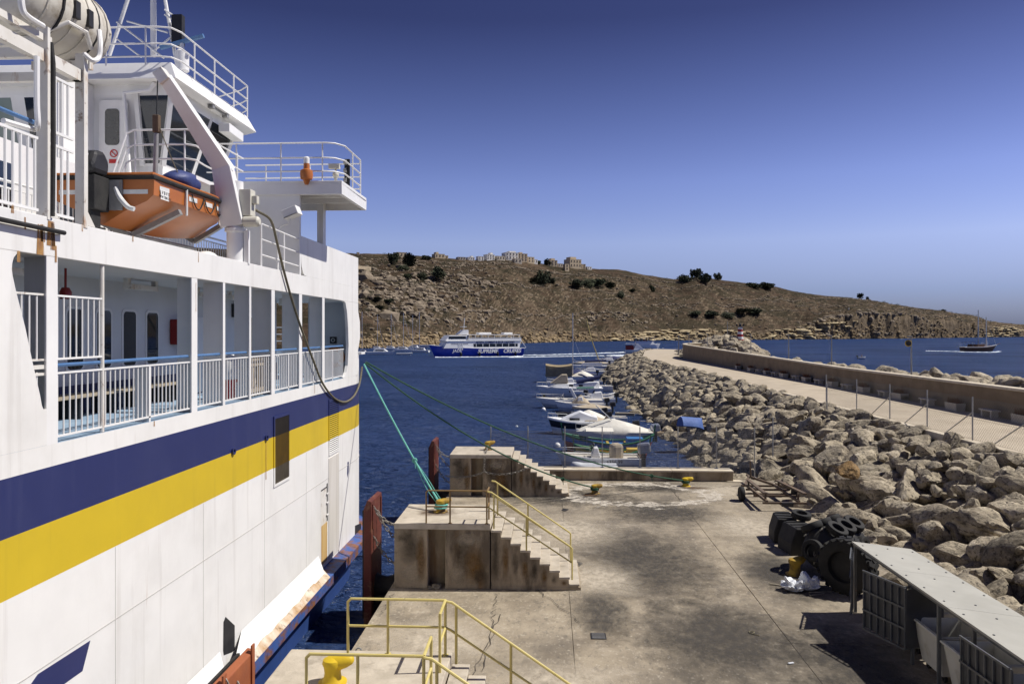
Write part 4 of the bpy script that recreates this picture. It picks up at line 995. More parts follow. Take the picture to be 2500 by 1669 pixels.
# life raft canister
rf_ = thing('liferaft_canister', (-8.15, 10.9, 14.0), 'weathered white barrel shaped life raft canister strapped on the rusty platform above the gate', 'life raft')
b = MB(); pr = []
for h, r in ((-.95,.30),(-.92,.42),(-.85,.49),(-.6,.54),(0,.56),(.6,.54),(.85,.49),(.92,.42),(.95,.30)): pr.append((r*1.15, h*1.15))
cR = Vector((-8.1, 11.75, 14.72)); b.lathe(pr, cR, 28, 'Y'); b.build('shell', 'raft_grp', rf_, smooth=35)
b = MB(); b.box(cR.x-.6, cR.x+.6, cR.y-.93, cR.y+.93, cR.z-.03, cR.z+.03); b.build('flange', 'raft_grp', rf_, bevel=.02)
for dy in (-.72, -.42, -.12, .22, .52, .78):
    r = .64 if abs(dy) < .5 else .615; q = MB(); q.lathe([(r,-.02),(r+.018,-.02),(r+.018,.02),(r,.02)], cR+Vector((0,dy,0)), 28, 'Y', close=True); q.build('strap', 'black_rubber' if dy in (-.42,.52) else 'raft_grp', rf_)
b = MB(); b.tube([(cR.x+.3, cR.y-.5, cR.z-.56), (cR.x+.62, cR.y-.3, cR.z-.3), (cR.x+.66, cR.y+.1, cR.z-.3), (cR.x+.62, cR.y+.3, cR.z-.5)], .035, 8)
for dy in (-.55, .5): b.box(cR.x-.5, cR.x+.5, cR.y+dy-.05, cR.y+dy+.05, 13.96, 14.1)
b.build('cradle', 'rusty_white', rf_)
for dz, dy in ((-.02,-.12),(-.02,.22)): q = MB(); q.box(cR.x+.58, cR.x+.68, cR.y+dy-.06, cR.y+dy+.06, cR.z-.18, cR.z+.1); q.build('buckle', 'black_steel', rf_, bevel=.01)
# lifebuoys, distress buoy, pallet, ventilator, bench
def torus(b, c, Rm, r, axis, n=28, m=10):
    c = Vector(c); pts = []
    for i in range(n):
        a = 2*math.pi*i/n
        pts.append(c+({'Y': Vector((math.cos(a),0,math.sin(a))), 'X': Vector((0,math.cos(a),math.sin(a))), 'Z': Vector((math.cos(a),math.sin(a),0))}[axis])*Rm)
    return b.tube(pts, r, m, closed=True)
p = PY(817, 868, 28.0); lb = thing('lifebuoy', (p.x, 28.0, 8.3), 'orange and white lifebuoy ring behind the rail at the bow end of the ferry gallery', 'lifebuoy')
b = MB(); torus(b, (p.x, 28.0, 8.66), .31, .085, 'Y'); b.build('ring', 'orange_grp', lb, smooth=True)
for a in range(4):
    q = MB(); cA = R(45+90*a); q.tube([Vector((p.x, 28.0, 8.66))+Vector((math.cos(cA+d), 0, math.sin(cA+d)))*.31 for d in (-.16, -.05, .05, .16)], .089, 10); q.build('band', 'reflector', lb, smooth=True)
q = MB(); q.box(p.x-.25, p.x+.25, 28.12, 28.16, 7.93, 9.0); q.build('bracket', 'white_paint', lb)
p = PY(749, 428, 22.02); db = thing('distress_buoy', (p.x, 22.02, 13.8), 'orange distress beacon buoy clipped to the bridge wing rail', 'beacon')
b = MB(); b.lathe([(.05,-.28),(.07,-.24),(.10,-.15),(.17,-.12),(.19,.02),(.17,.14),(.09,.18),(.085,.34)], (p.x, 22.0, p.z+.0), 16); b.build('body', 'orange_grp', db, smooth=True)
b = MB(); b.lathe([(.085,.34),(.085,.5),(.05,.54)], (p.x, 22.0, p.z), 14); b.build('lamp', 'sign_white', db, smooth=True)
yP = SY(636); pl = thing('wooden_gate', (HX-.25, yP, 7.93), 'weathered slatted wooden gate leaning behind the ferry gallery rail', 'gate')
for i in range(7):
    q = MB(); q.box(HX-.22, HX-.19, yP-.62+i*.19, yP-.50+i*.19, 7.95, 8.95); q.build('slat', 'wood_grey', pl)
q = MB(); q.box(HX-.185, HX-.165, yP-.62, yP+.65, 8.72, 8.84).box(HX-.185, HX-.165, yP-.62, yP+.65, 8.05, 8.15); q.build('crossbar', 'wood_grey', pl)
q = MB(); q.tube(smooth_path([(HX-.15, yP+.1, 8.7), (HX-.14, yP+.06, 8.5), (HX-.14, yP+.12, 8.3), (HX-.15, yP+.02, 8.2)]), .02, 5); q.build('chain', 'black_steel', pl)
p = PX(563, 900, -7.95); vt = thing('deck_ventilator', (p.x, p.y, 7.93), 'white domed deck ventilator with a red base behind the ferry rail', 'ventilator')
b = MB(); b.lathe([(.2,7.93),(.2,8.35),(.24,8.36),(.24,8.42)], (p.x, p.y, 0), 16); b.build('base', 'sign_red', vt, smooth=True)
b = MB(); b.lathe([(.24,8.42),(.26,8.5),(.26,8.85),(.2,8.98),(.08,9.04),(0,9.05)], (p.x, p.y, 0), 16); b.build('dome', 'white_paint', vt, smooth=True)
bn = thing('deck_bench', (-9.2, 15.5, 7.93), 'long dark slatted bench along the inner wall of the ferry gallery', 'bench')
for i, x in enumerate((-9.52, -9.36, -9.2, -9.04)): q = MB(); q.box(x, x+.12, 11.5, 18.4, 8.34, 8.38); q.build('slat', 'wood_grey', bn)
for y in (11.7, 12.9, 14.1, 15.3, 16.5, 17.7, 18.2): q = MB(); q.box(-9.5, -8.98, y, y+.05, 7.93, 8.34); q.build('leg', 'black_steel', bn)
# slack rope from the rescue boat round the davit and over the side
x2 = HX+.06
pts = [Vector((-8.2, 19.1, 12.45)), PX(600, 508, -7.6), PX(637, 520, -7.5), PX(662, 540, -7.38)]+[PX(a, c, x2) for a, c in ((676,590),(690,650),(715,740),(742,820),(765,880),(785,930),(805,960),(825,977),(845,980),(865,965),(878,935),(884,895))]
b = MB(); b.tube(smooth_path(pts, 6), .035, 7); tag(b.build('hanging_rope', 'rope_grey', None, smooth=True), 'dark slack rope hanging in a loop over the white side of the ferry', 'rope')
# ================================================================== QUAY FURNITURE
M('yellow_rail', (.56,.46,.15), (.62,.52,.20), 2, .5, layers=(((.24,.15,.05), 1.6, .62, .72, W, .7), ((.12,.10,.07), 9, .66, .72, W, .7)))
M('rusty_rail', (.28,.19,.07), (.20,.12,.05), 2.5, .7, layers=(((.45,.35,.10), 1.2, .55, .68, W, .6), ((.09,.05,.03), 3, .56, .68, W, .8)))
M('bollard_yellow', (.62,.44,.015), (.55,.37,.015), 1.8, .55, bump=.2, layers=(((.20,.12,.04), 2.0, .58, .70, W, .8),))
M('bollard_worn', (.46,.30,.03), (.30,.18,.03), 2.2, .65, bump=.3, layers=(((.08,.05,.025), 2.2, .48, .62, W, .95),))
M('fender_red', (.125,.026,.016), (.085,.02,.013), 1.6, .65, bump=.3, layers=(((.30,.17,.09), 1.4, .54, .68, W, .7), ((.06,.03,.02), 2.5, .6, .7, W, .7)))
M('fender_orange', (.33,.105,.04), (.27,.08,.034), 1.6, .6, bump=.3, layers=(((.20,.09,.05), 1.4, .56, .7, W, .7),))
M('galvanised', (.34,.34,.33), (.44,.44,.42), 4, .5, metal=.4, layers=(((.25,.17,.10), 2.0, .64, .74, W, .6),))
M('fence_wire', (.30,.30,.29), None, 4, .55, metal=.3)
M('chain_grey', (.34,.32,.28), (.22,.2,.17), 8, .6, metal=.3)
M('trailer_steel', (.11,.085,.065), (.18,.13,.09), 3, .7, metal=.2, layers=(((.26,.15,.08), 2, .55, .7, W, .6),))
M('tyre_rubber', (.010,.010,.010), (.020,.019,.018), 5, .8, bump=.3, bscale=30, layers=(((.05,.045,.036), 2.0, .62, .76, W, .4),))
M('shed_sheet', (.36,.35,.305), (.42,.41,.36), .8, .6, layers=(((.42,.40,.35), .9, .55, .72, (3,.4,1), .5),))
M('shed_steel', (.11,.115,.118), (.16,.165,.165), 3, .5, metal=.3, layers=(((.22,.12,.06), 3, .66, .76, W, .6),))
M('door_panel', (.06,.063,.07), (.085,.088,.095), 2, .5, metal=.15)
M('bin_white', (.62,.61,.56), (.54,.53,.48), 1.5, .55, layers=(((.35,.32,.26), 2.2, .58, .74, (1,1,.5), .7), ((.12,.10,.08), 5, .68, .74, W, .6)))
M('bag_plastic', (.80,.82,.85), (.70,.73,.78), 5, .25, bump=.6, bscale=12, bdist=.03, trans=.15)
M('debris', (.32,.28,.2), (.2,.18,.14), 8, .8)

# ---- concrete mooring platforms with stairs
def platform(y0, label, rails):
    O = Vector((-4.83, y0, QZ)); t = thing('mooring_platform', O+Vector((2.8, 1.3, 0)), label, 'platform', 'concrete mooring platforms along the quay edge')
    D = 2.58
    def P(x, y, z): return O+Vector((x, y, z))
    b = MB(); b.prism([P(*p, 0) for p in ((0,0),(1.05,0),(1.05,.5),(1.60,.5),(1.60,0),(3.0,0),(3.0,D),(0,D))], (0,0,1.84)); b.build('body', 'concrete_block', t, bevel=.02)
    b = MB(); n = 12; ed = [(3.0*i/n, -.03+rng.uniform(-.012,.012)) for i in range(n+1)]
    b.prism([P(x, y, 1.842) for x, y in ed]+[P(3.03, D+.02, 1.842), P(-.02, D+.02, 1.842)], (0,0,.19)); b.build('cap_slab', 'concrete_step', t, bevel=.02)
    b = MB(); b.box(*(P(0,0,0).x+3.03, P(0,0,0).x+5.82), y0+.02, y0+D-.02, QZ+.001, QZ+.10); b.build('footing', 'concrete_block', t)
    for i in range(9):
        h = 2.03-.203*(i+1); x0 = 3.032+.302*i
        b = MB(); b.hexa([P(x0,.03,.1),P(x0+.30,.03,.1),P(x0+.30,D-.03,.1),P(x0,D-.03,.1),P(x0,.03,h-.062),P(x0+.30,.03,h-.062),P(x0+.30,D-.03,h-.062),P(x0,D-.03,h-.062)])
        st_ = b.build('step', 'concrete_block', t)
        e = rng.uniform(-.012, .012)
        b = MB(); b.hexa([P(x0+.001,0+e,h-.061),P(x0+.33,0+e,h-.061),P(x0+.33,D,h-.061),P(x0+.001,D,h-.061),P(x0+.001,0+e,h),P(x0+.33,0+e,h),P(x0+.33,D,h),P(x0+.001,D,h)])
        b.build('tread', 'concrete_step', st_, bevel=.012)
    def rail(y, xs, mat_p, mat_s, down):
        z = 2.03; top, mid = 1.02, .52
        xa = xs[0] if xs else 2.92; xb = 2.92; xc = 5.55; zc = 2.03-.203*8.35
        def path(h):
            pts = [P(xa, y, z+h), P(xb, y, z+h)] if len(xs) > 1 else [P(xb, y, z+h)]
            if down: pts += [P(xb+.10, y, z+h-.03), P(xc, y, zc+h-.0)]
            return pts
        segs = []
        if len(xs) > 1:
            b = MB(); b.tube([P(xa, y, z), P(xa, y, z+top-.06), P(xa+.06, y, z+top), P(xb, y, z+top)], .026, 8)
            r_ = b.build('railing', mat_p, t, smooth=True)
            b = MB(); b.tube([P(xa, y, z+mid), P(xb, y, z+mid)], .024, 8); b.build('rail', mat_p, r_, smooth=True)
            for x in xs[1:]: b = MB(); b.tube([P(x, y, z), P(x, y, z+top)], .026, 8); b.build('post', mat_p, r_, smooth=True); b = MB(); b.lathe([(.06,0),(.06,.015)], P(x, y, z+.001), 10); b.build('foot_plate', mat_p, r_)
        if down:
            b = MB(); b.tube([P(xb, y, z+top-.02)]*1+[P(xb+.12, y, z+top-.04), P(xc-.05, y, zc+top+.0), P(xc, y, zc+top-.06), P(xc, y, zc)], .026, 8)
            r2 = b.build('railing', mat_s, t, smooth=True)
            b = MB(); b.tube([P(xb, y, z+mid), P(xb+.1, y, z+mid-.05), P(xc, y, zc+mid)], .024, 8); b.build('rail', mat_s, r2, smooth=True)
            for f in (.04, .44):
                x = xb+.1+(xc-xb-.1)*f; zz = z+(zc-z)*f; b = MB(); b.tube([P(x, y, zz-.08), P(x, y, zz+top-.03)], .026, 8); b.build('post', mat_s, r2, smooth=True)
    for a in rails: rail(*a)
    return t, P
plA, PA = platform(11.47, 'nearest concrete mooring platform, pale yellow handrails and a bright yellow bollard on top', [(.03, (1.1, 1.9, 2.92), 'yellow_rail', 'yellow_rail', True), (2.45, (1.1, 1.85, 2.92), 'yellow_rail', 'yellow_rail', True)])
plB, PB_ = platform(23.5, 'middle concrete mooring platform, stairs with rusty brown and yellow handrails on both sides', [(.03, (1.0, 1.75, 2.9), 'rusty_rail', 'yellow_rail', True), (1.75, (), 'rusty_rail', 'yellow_rail', True)])
plC, PC = platform(36.8, 'farthest concrete mooring platform, without handrails, a grey chain looped along its side', [])
for P, ys, mt in ((PA, (2.45, 1.75, .03, .75), 'yellow_rail'), (PB_, (.03, .6), 'rusty_rail')):
    par = plA if P is PA else plB
    for k in range(0, len(ys), 2):
        b = MB(); b.tube([P(2.92, ys[k], 3.05), P(2.92, ys[k+1], 3.05), P(2.92, ys[k+1], 2.03)], .026, 8); g_ = b.build('gate_stub', mt, par, smooth=True)
        b = MB(); b.tube([P(2.92, ys[k], 2.55), P(2.92, ys[k+1], 2.55)], .024, 8); b.build('rail', mt, g_, smooth=True)
# bollards
def bollard(p, rz, s, mat, label):
    t = thing('bollard', (0,0,0), label, 'bollard', 'mooring bollards')
    b = MB(); b.lathe([(.30,0),(.30,.03),(.27,.04)], (0,0,0), 20); b.build('base_plate', mat, t, smooth=40)
    b = MB(); b.lathe([(.23,.035),(.19,.10),(.17,.22),(.185,.34),(.22,.42),(.2,.50),(.1,.545),(0,.55)], (0,0,0), 20); b.build('post', mat, t, smooth=50)
    b = MB(); b.tube([(-.05,0,.40), (.14,0,.43), (.28,0,.46), (.40,0,.50), (.45,0,.51)], [.15,.155,.13,.10,.05], 12); b.build('horn', mat, t, smooth=50)
    t.location = p; t.rotation_euler = (0,0,rz); t.scale = (s,s,s); return t
bollard(PA(1.15, 1.28, 2.032), 0, .80, 'bollard_yellow', 'bright yellow bollard on the nearest platform in the foreground')
bollard(PB_(1.25, 1.5, 2.032), R(20), .78, 'bollard_worn', 'rusty yellow bollard on the middle platform with the teal mooring rope')
bollard(PC(1.75, 1.5, 2.032), R(10), .8, 'bollard_worn', 'yellow bollard on top of the farthest platform with a chain hung from it')
BD = G(1452, 1205); BYq = G(1674, 1187)
bollard((BD.x, BD.y, QZ+.004), R(-5), .85, 'bollard_worn', 'dark rusty bollard on the open quay tied with a green rope')
bollard((BYq.x, BYq.y, QZ+.004), R(-10), .85, 'bollard_yellow', 'yellow bollard near the low wall tied with a green rope')
pB = G(1941, 1402); bollard((pB.x, pB.y, QZ+.004), R(30), 1.0, 'bollard_worn', 'rusty yellow bollard beside the white plastic bags')

# fenders between quay and ship
def links(pts, r=.035):
    b = MB(); P = pts; L = []
    d = 0; out = [Vector(P[0])]
    for a, c in zip(P, P[1:]):
        a, c = Vector(a), Vector(c); n = max(1, int((c-a).length/(r*2.6)))
        for i in range(n): out.append(a.lerp(c, (i+1)/n))
    for i in range(len(out)-1):
        a, c = out[i], out[i+1]; d = (c-a).normalized(); u = d.orthogonal().normalized(); w = d.cross(u)
        n_ = u if i % 2 else w; m_ = (a+c)/2; h = (c-a)*.72
        b.tube([m_+h+n_*0, m_+h*.5+n_*r, m_-h*.5+n_*r, m_-h, m_-h*.5-n_*r, m_+h*.5-n_*r], r*.32, 4, closed=True)
    return b
def fender(y0, mat, label, X0=-6.0, zt=4.1):
    t = thing('dock_fender', (X0+.3, y0+.7, 0), label, 'fender', 'steel fender panels on the quay')
    b = MB(); x0, x1 = X0, X0+.26
    b.prism([(x0, y0, .0), (x1, y0, .0), (x1, y0, zt), (x0+.12, y0, zt+.04), (x0, y0, zt-.25)], (0, 1.5, 0)); b.build('panel', mat, t, bevel=.02)
    b = MB(); b.box(x0-.05, x0-.001, y0+.05, y0+1.45, .3, 3.8); b.build('facing', 'black_rubber', t)
    for z in (.7, 1.15):
        b = MB(); b.lathe([(.42,0),(.34,.12),(.3,.35),(.38,.62)], (x1, y0+.75, z), 18, 'X'); b.build('rubber_cone', 'black_rubber', t, smooth=True)
    for yy in (y0+.15, y0+1.35): b = MB(); b.box(x1, x1+.03, yy-.06, yy+.06, 3.2, 4.0); b.build('lug', mat, t)
    for (za, zb, yy) in ((3.9, 3.3, y0+.2), (3.6, 2.6, y0+.7), (2.9, 1.9, y0+.25)):
        b = links(catenary((x1+.02, yy, za), (-4.83, yy+.3, zb), .25, 10), .05); tag(b.build('chain', 'chain_grey', t), kind='stuff')
    return t
fender(24.3, 'fender_red', 'red steel fender panel with chains beside the middle platform')
fender(37.8, 'fender_red', 'dark red fender panel chained to the farthest platform')
fender(12.0, 'fender_orange', 'orange fender panel against the ferry in the near foreground', -5.58, 3.85)
c1 = PC(1.75, 1.45, 2.3); b = links([c1, PC(1.72, -.06, 1.95), PC(1.68, -.08, 1.2)]+catenary(PC(1.68, -.08, 1.2), PC(3.9, -.05, 1.45), .22, 8), .045); ch = b.build('chain', 'chain_grey', None); tag(ch, 'long grey chain looped from the bollard along the side of the farthest platform', 'chain')
b = links(catenary(PC(1.66, -.09, 1.18), PC(-.2, -.06, 1.0), .15, 8), .045); tag(b.build('chain', 'chain_grey', None), 'grey chain running from the farthest platform slot back to the red fender', 'chain')

# mooring lines
FL = Vector((-7.36, 30.0, 8.36))
def line(a, c, sag, r, mat, label, knots=()):
    pts = catenary(a, c, sag, 30); t = thing('mooring_rope', a, label, 'rope', 'mooring ropes from the ferry bow')
    b = MB(); b.tube(pts, r, 7); b.build('rope', mat, t, smooth=True)
    for k in knots:
        p = pts[int(k*30)]; q = MB(); torus(q, p, r*2.0, r*1.1, 'Y', 12, 6); q.tube([p, p+Vector((.03,.02,-.28))], r*.5, 5); q.build('knot', mat, t, smooth=True)
    return t
line(FL, BD+Vector((0,0,.3)), .75, .034, 'rope_green', 'lower green mooring rope from the ferry bow to the dark bollard', (.86,))
line(FL+Vector((.02,.15,.03)), BYq+Vector((0,0,.3)), .85, .034, 'rope_green', 'upper green mooring rope from the ferry bow to the yellow bollard near the wall', (.88,))
tb = PB_(1.25, 1.48, 2.25)
t = line(FL+Vector((.0,-.1,-.05)), tb, .12, .032, 'rope_teal', 'frayed teal mooring rope from the ferry bow to the middle platform', (.72,))
P30 = catenary(FL+Vector((.0,-.1,-.05)), tb, .12, 30)
for k, dx in enumerate((.06, -.07, .12)):
    b = MB(); b.tube(smooth_path([P30[21], P30[24]+Vector((dx,.03*k,-.08)), P30[27]+Vector((dx*1.3,-.05,-.06)), P30[30]+Vector((dx,.1,-.02))]), .014, 6); b.build('strand', 'rope_teal', t, smooth=True)
b = MB(); torus(b, tb+Vector((0,0,-.05)), .2, .035, 'Z', 16, 6); torus(b, tb+Vector((.02,0,.03)), .19, .035, 'Z', 16, 6); b.build('turns', 'rope_teal', t, smooth=True)
for q, mt in ((BD, 'rope_green'), (BYq, 'rope_green')):
    b = MB(); torus(b, q+Vector((0,0,.22)), .19, .035, 'Z', 16, 6); torus(b, q+Vector((0,0,.29)), .19, .035, 'Z', 16, 6); tag(b.build('rope_turns', mt, None, smooth=True), 'green rope turns round the dark bollard' if q is BD else 'green rope turns round the yellow bollard near the wall', 'rope')

# ---- low wall at the end of the quay with its mesh fence
lw = thing('low_wall', (4.5, 41.4, QZ), 'low stained concrete wall closing the far end of the quay', 'wall')
xs = [-4.9, -2.0, .8, 3.62, 6.6, 9.85]
for a, c in zip(xs, xs[1:]):
    b = MB(); b.box(a+.008, c-.008, 41.0, 41.85, QZ, 2.10); b.build('wall_block', 'concrete_block', lw, bevel=.02)
    b = MB(); b.box(a+.008, c-.008, 40.94, 41.86, 2.101, 2.19); b.build('coping', 'concrete_cap', lw, bevel=.015)
fx = [-3.2, -1.15, .88, 2.92, 4.97, 7.03, 9.1, 11.15]
fn = thing('mesh_fence', (4, 41.7, 2.19), 'tall galvanised wire mesh fence standing on the low wall in front of the moored boats', 'fence')
for i, x in enumerate(fx):
    zb = 2.19 if x < 9.8 else 1.7
    b = MB(); b.tube([(x, 41.7, zb), (x, 41.7, 4.42)], .03, 8); b.build('post', 'galvanised', fn, smooth=True)
    b = MB(); b.box(x-.09, x+.09, 41.61, 41.79, zb+.001, zb+.02); b.build('foot_plate', 'galvanised', fn)
for a, c in zip(fx, fx[1:]):
    b = MB(); n = 30; r = .0042
    for i in range(1, n): x = a+(c-a)*i/n; b.box(x-r, x+r, 41.7-r, 41.7+r, 2.24, 4.15)
    for i in range(21): z = 2.24+i*.0955; b.box(a, c, 41.706, 41.706+2*r, z-r, z+r)
    tag(b.build('wire_mesh', 'fence_wire', fn), kind='stuff')

# ---- boat trailer
tr = thing('boat_trailer', (10.3, 36.5, QZ), 'empty rusty steel boat trailer parked at the edge of the quay', 'trailer')
def part(nm, mt, par, fn_, **kw):
    b = MB(); fn_(b); return b.build(nm, mt, par, **kw)
for x in (9.75, 11.15): part('side_rail', 'trailer_steel', tr, lambda b: b.beam((x, 34.4, 2.02), (x, 38.2, 2.02), .09, .11))
for x in (9.85, 11.3):
    part('bunk', 'trailer_steel', tr, lambda b: b.beam((x-.15 if x < 10 else x+.15, 34.5, 2.36), (x-.02 if x < 10 else x-.1, 37.9, 2.30), .17, .07))
    for y in (34.7, 37.6): part('bunk_post', 'trailer_steel', tr, lambda b: b.box(x-.13, x-.05, y-.04, y+.04, 2.02, 2.33))
for y in (34.4, 35.9, 37.3, 38.2): part('cross_bar', 'trailer_steel', tr, lambda b: b.beam((9.55, y, 1.96), (11.5, y, 1.96), .08, .09))
part('tongue', 'trailer_steel', tr, lambda b: b.beam((9.75, 38.2, 2.02), (10.5, 40.4, 2.0), .09, .11)); part('tongue', 'trailer_steel', tr, lambda b: b.beam((11.15, 38.2, 2.02), (10.56, 40.3, 2.0), .09, .11))
part('axle', 'trailer_steel', tr, lambda b: b.tube([(9.2, 36.4, 1.95), (11.6, 36.4, 1.95)], .045, 8))
part('drawbar', 'trailer_steel', tr, lambda b: b.beam((10.52, 40.2, 2.0), (10.52, 40.9, 2.0), .08, .1)); part('winch_post', 'trailer_steel', tr, lambda b: b.beam((10.52, 40.1, 2.0), (10.45, 39.9, 2.9), .07, .07))
part('light_bar', 'black_steel', tr, lambda b: b.box(10.35, 10.85, 34.2, 34.33, 1.84, 2.02))
for x in (9.12, 11.62):
    w = part('wheel', 'tyre_rubber', tr, lambda b: b.lathe([(.19,-.10),(.30,-.11),(.335,-.07),(.34,0),(.335,.07),(.30,.11),(.19,.10)], (x, 36.4, QZ+.345), 24, 'X'), smooth=40)
    part('rim', 'galvanised', w, lambda b: b.lathe([(.05,-.08),(.19,-.06),(.19,.06),(.05,.08)], (x, 36.4, QZ+.345), 16, 'X'), smooth=40)

# ---- tyres, rubber blocks, floating fender
def tyre_mesh(Ro, w, lugs, nm):
    b = MB(); ri = Ro*.56
    b.lathe([(ri,-w*.40),(ri*1.04,-w*.46),(Ro*.80,-w*.52),(Ro*.95,-w*.46),(Ro,-w*.34),(Ro*1.005,0),(Ro,w*.34),(Ro*.95,w*.46),(Ro*.80,w*.52),(ri*1.04,w*.46),(ri,w*.40)], (0,0,0), 32, close=True)
    if lugs:
        for i in range(lugs):
            for sgn in (-1, 1):
                a = 2*math.pi*(i+(.5 if sgn > 0 else 0))/lugs; c = Vector((math.cos(a), math.sin(a), 0))*Ro*1.0+Vector((0,0,sgn*w*.24))
                b.obox(c, Ro*.075, Ro*.16, w*.46, rz=a, rx=sgn*.45)
    return b.mesh(nm, 'tyre_rubber', smooth=35)
TY = tyre_mesh(.36, .22, 0, 'tyre'); TYB = tyre_mesh(.82, .62, 22, 'loader_tyre')
def put_tyre(me, p, axis, label, nm='tyre'):
    o = inst(nm, me, None, p, Vector(axis).to_track_quat('Z', 'Y').to_euler()); return tag(o, label, 'tyre')
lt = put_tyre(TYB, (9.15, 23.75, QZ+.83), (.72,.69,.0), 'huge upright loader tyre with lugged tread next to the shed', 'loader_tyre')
ORG[lt.name] = Vector((0,0,0)); b = MB(); b.lathe([(0,.08),(.3,.10),(.455,.02),(.46,-.10)], (0,0,0), 24); b.build('rim', 'black_rubber', lt, smooth=40)  # added dark disc, not a real rim, standing in for shade inside the tyre
pf = thing('floating_fender', (9.7, 26.3, QZ), 'big black cylindrical floating fender wrapped in a net of chains and tyres', 'fender')
ax = Vector((.72,.69,.0)).normalized(); c0 = Vector((9.0, 25.6, QZ+.74)); rotm = ax.to_track_quat('Z', 'Y').to_matrix()
b = MB(); b.lathe([(.12,-.32),(.42,-.22),(.62,.0),(.72,.25),(.74,1.0),(.72,1.75),(.62,2.0),(.42,2.2),(.12,2.3)], c0, 28, rot=rotm); b.build('body', 'black_rubber', pf, smooth=True)
side = ax.cross(Vector((0,0,1))).normalized()
for (u, th) in ((.35,62),(.95,62),(1.55,62),(.15,10),(.7,5),(1.3,5),(.15,118),(.8,118),(1.5,120)):
    n = side*math.cos(R(th))+Vector((0,0,1))*math.sin(R(th)); p = c0+ax*u+n*.82
    inst('tyre', TY, pf, p, n.to_track_quat('Z','Y').to_euler())
inst('tyre', TY, pf, c0-ax*.15+Vector((-.25,-.2,.1)), (-ax+Vector((0,0,.2))).to_track_quat('Z','Y').to_euler())
for th in (35, 90, 145):
    n = side*math.cos(R(th))+Vector((0,0,1))*math.sin(R(th)); b = links([c0+n*.69, c0+ax*1.9+n*.69], .04); tag(b.build('chain', 'chain_grey', pf), kind='stuff')
b = links([c0-ax*.28+Vector((0,0,.1)), c0-ax*.36+Vector((-.05,-.05,-.3))], .06); tag(b.build('chain', 'chain_grey', pf), kind='stuff')
def block(x0, x1, y0, y1, z1_, label, rz):
    b = MB(); c = Vector(((x0+x1)/2, (y0+y1)/2, QZ)); w, d, h = (x1-x0)/2, (y1-y0)/2, z1_
    t = thing('rubber_block', c, label, 'dock block')
    b.prism([c+Vector((x, -d, z)) for x, z in ((-w,.002),(w,.002),(w*.92,h),(-w*.6,h*1.02),(-w*.95,h*.45))], (0, 2*d, 0)); b.build('body', 'black_rubber', t, bevel=.04)
    for k in range(3): q = MB(); q.box(c.x-w*.5, c.x+w*.8, c.y-d+.15+k*(2*d-.3)/2-.05, c.y-d+.15+k*(2*d-.3)/2+.05, QZ+h*1.0, QZ+h*1.03+.02); q.build('rib', 'black_rubber', t)
    t.rotation_euler = (0,0,rz); return t
block(8.55, 9.65, 27.6, 28.7, .95, 'black rubber dock block standing in front, next to the floating fender', R(8)); block(8.55, 9.45, 29.1, 30.2, .92, 'black rubber dock block behind, with a tyre beside it', R(-6))
put_tyre(TY, (9.45, 28.9, QZ+1.14), (.1,-.15,1), 'small tyre lying on top of the black rubber dock blocks')
# plastic bags and litter
def crumple(p, s, seed, label):
    bm = bmesh.new(); bmesh.ops.create_icosphere(bm, subdivisions=4, radius=1.0)
    for v in bm.verts:
        n = v.co.normalized(); d = 1+.55*noise.fractal(n*1.6+Vector((seed,0,0)), 1.0, 2.0, 3)+.12*abs(noise.noise(n*5+Vector((0,seed,0))))+.07*noise.noise(n*11)
        v.co = Vector((n.x*d*s[0], n.y*d*s[1], max(-.02, (n.z*.5+.45)*d*s[2])))
    me = bpy.data.meshes.new('plastic_bag'); bm.to_mesh(me); bm.free(); me.materials.append(MATS['bag_plastic'])
    tag(inst('plastic_bag', me, None, p), label, 'bag')
q = G(1940, 1442); crumple((q.x, q.y, QZ+.02), (.34,.26,.34), 2, 'crumpled white plastic bag lying left of its twin by the yellow bollard'); q = G(1975, 1440); crumple((q.x, q.y, QZ+.02), (.30,.26,.46), 9, 'taller crumpled white plastic bag nearer the shed')
def sheet_scrap(px, py, L, w, a, label, mat='debris'):
    q = G(px, py); b = MB(); b.obox((q.x, q.y, QZ+.025), L, w, .03, rz=a, ry=.03); tag(b.build('scrap', mat, None, bevel=.008), label, 'scrap')
sheet_scrap(2002, 1446, .75, .07, .25, 'thin grey batten lying beside the white plastic bags'); sheet_scrap(1912, 1431, .8, .05, -.35, 'short stick lying left of the white plastic bags'); sheet_scrap(1995, 1452, .6, .06, .5, 'second thin batten in front of the plastic bags')
sheet_scrap(1931, 1620, .16, .05, .4, 'small pale scrap on the quay near the shed shadow', 'bag_plastic'); sheet_scrap(1790, 1174, .9, .5, .1, 'pale board lying behind the boat trailer', 'concrete_cap')
q = G(1461, 1552); dc = thing('drain_cover', (q.x, q.y, QZ), 'square iron drain cover set in the near quay', 'drain cover')
b = MB(); b.box(q.x-.2, q.x+.2, q.y-.2, q.y+.2, QZ+.004, QZ+.012); b.build('frame', 'black_steel', dc)
for k in range(6): b = MB(); b.box(q.x-.17, q.x+.17, q.y-.17+k*.062, q.y-.14+k*.062, QZ+.0125, QZ+.02); b.build('bar', 'grey_steel', dc)
q = G(1415, 1277); b = MB(); b.box(q.x-.28, q.x+.28, q.y-.14, q.y+.14, QZ+.004, QZ+.010); tag(b.build('patch_plate', 'concrete_dark', None), 'dark rectangular plate set in the quay behind the stairs', 'plate')
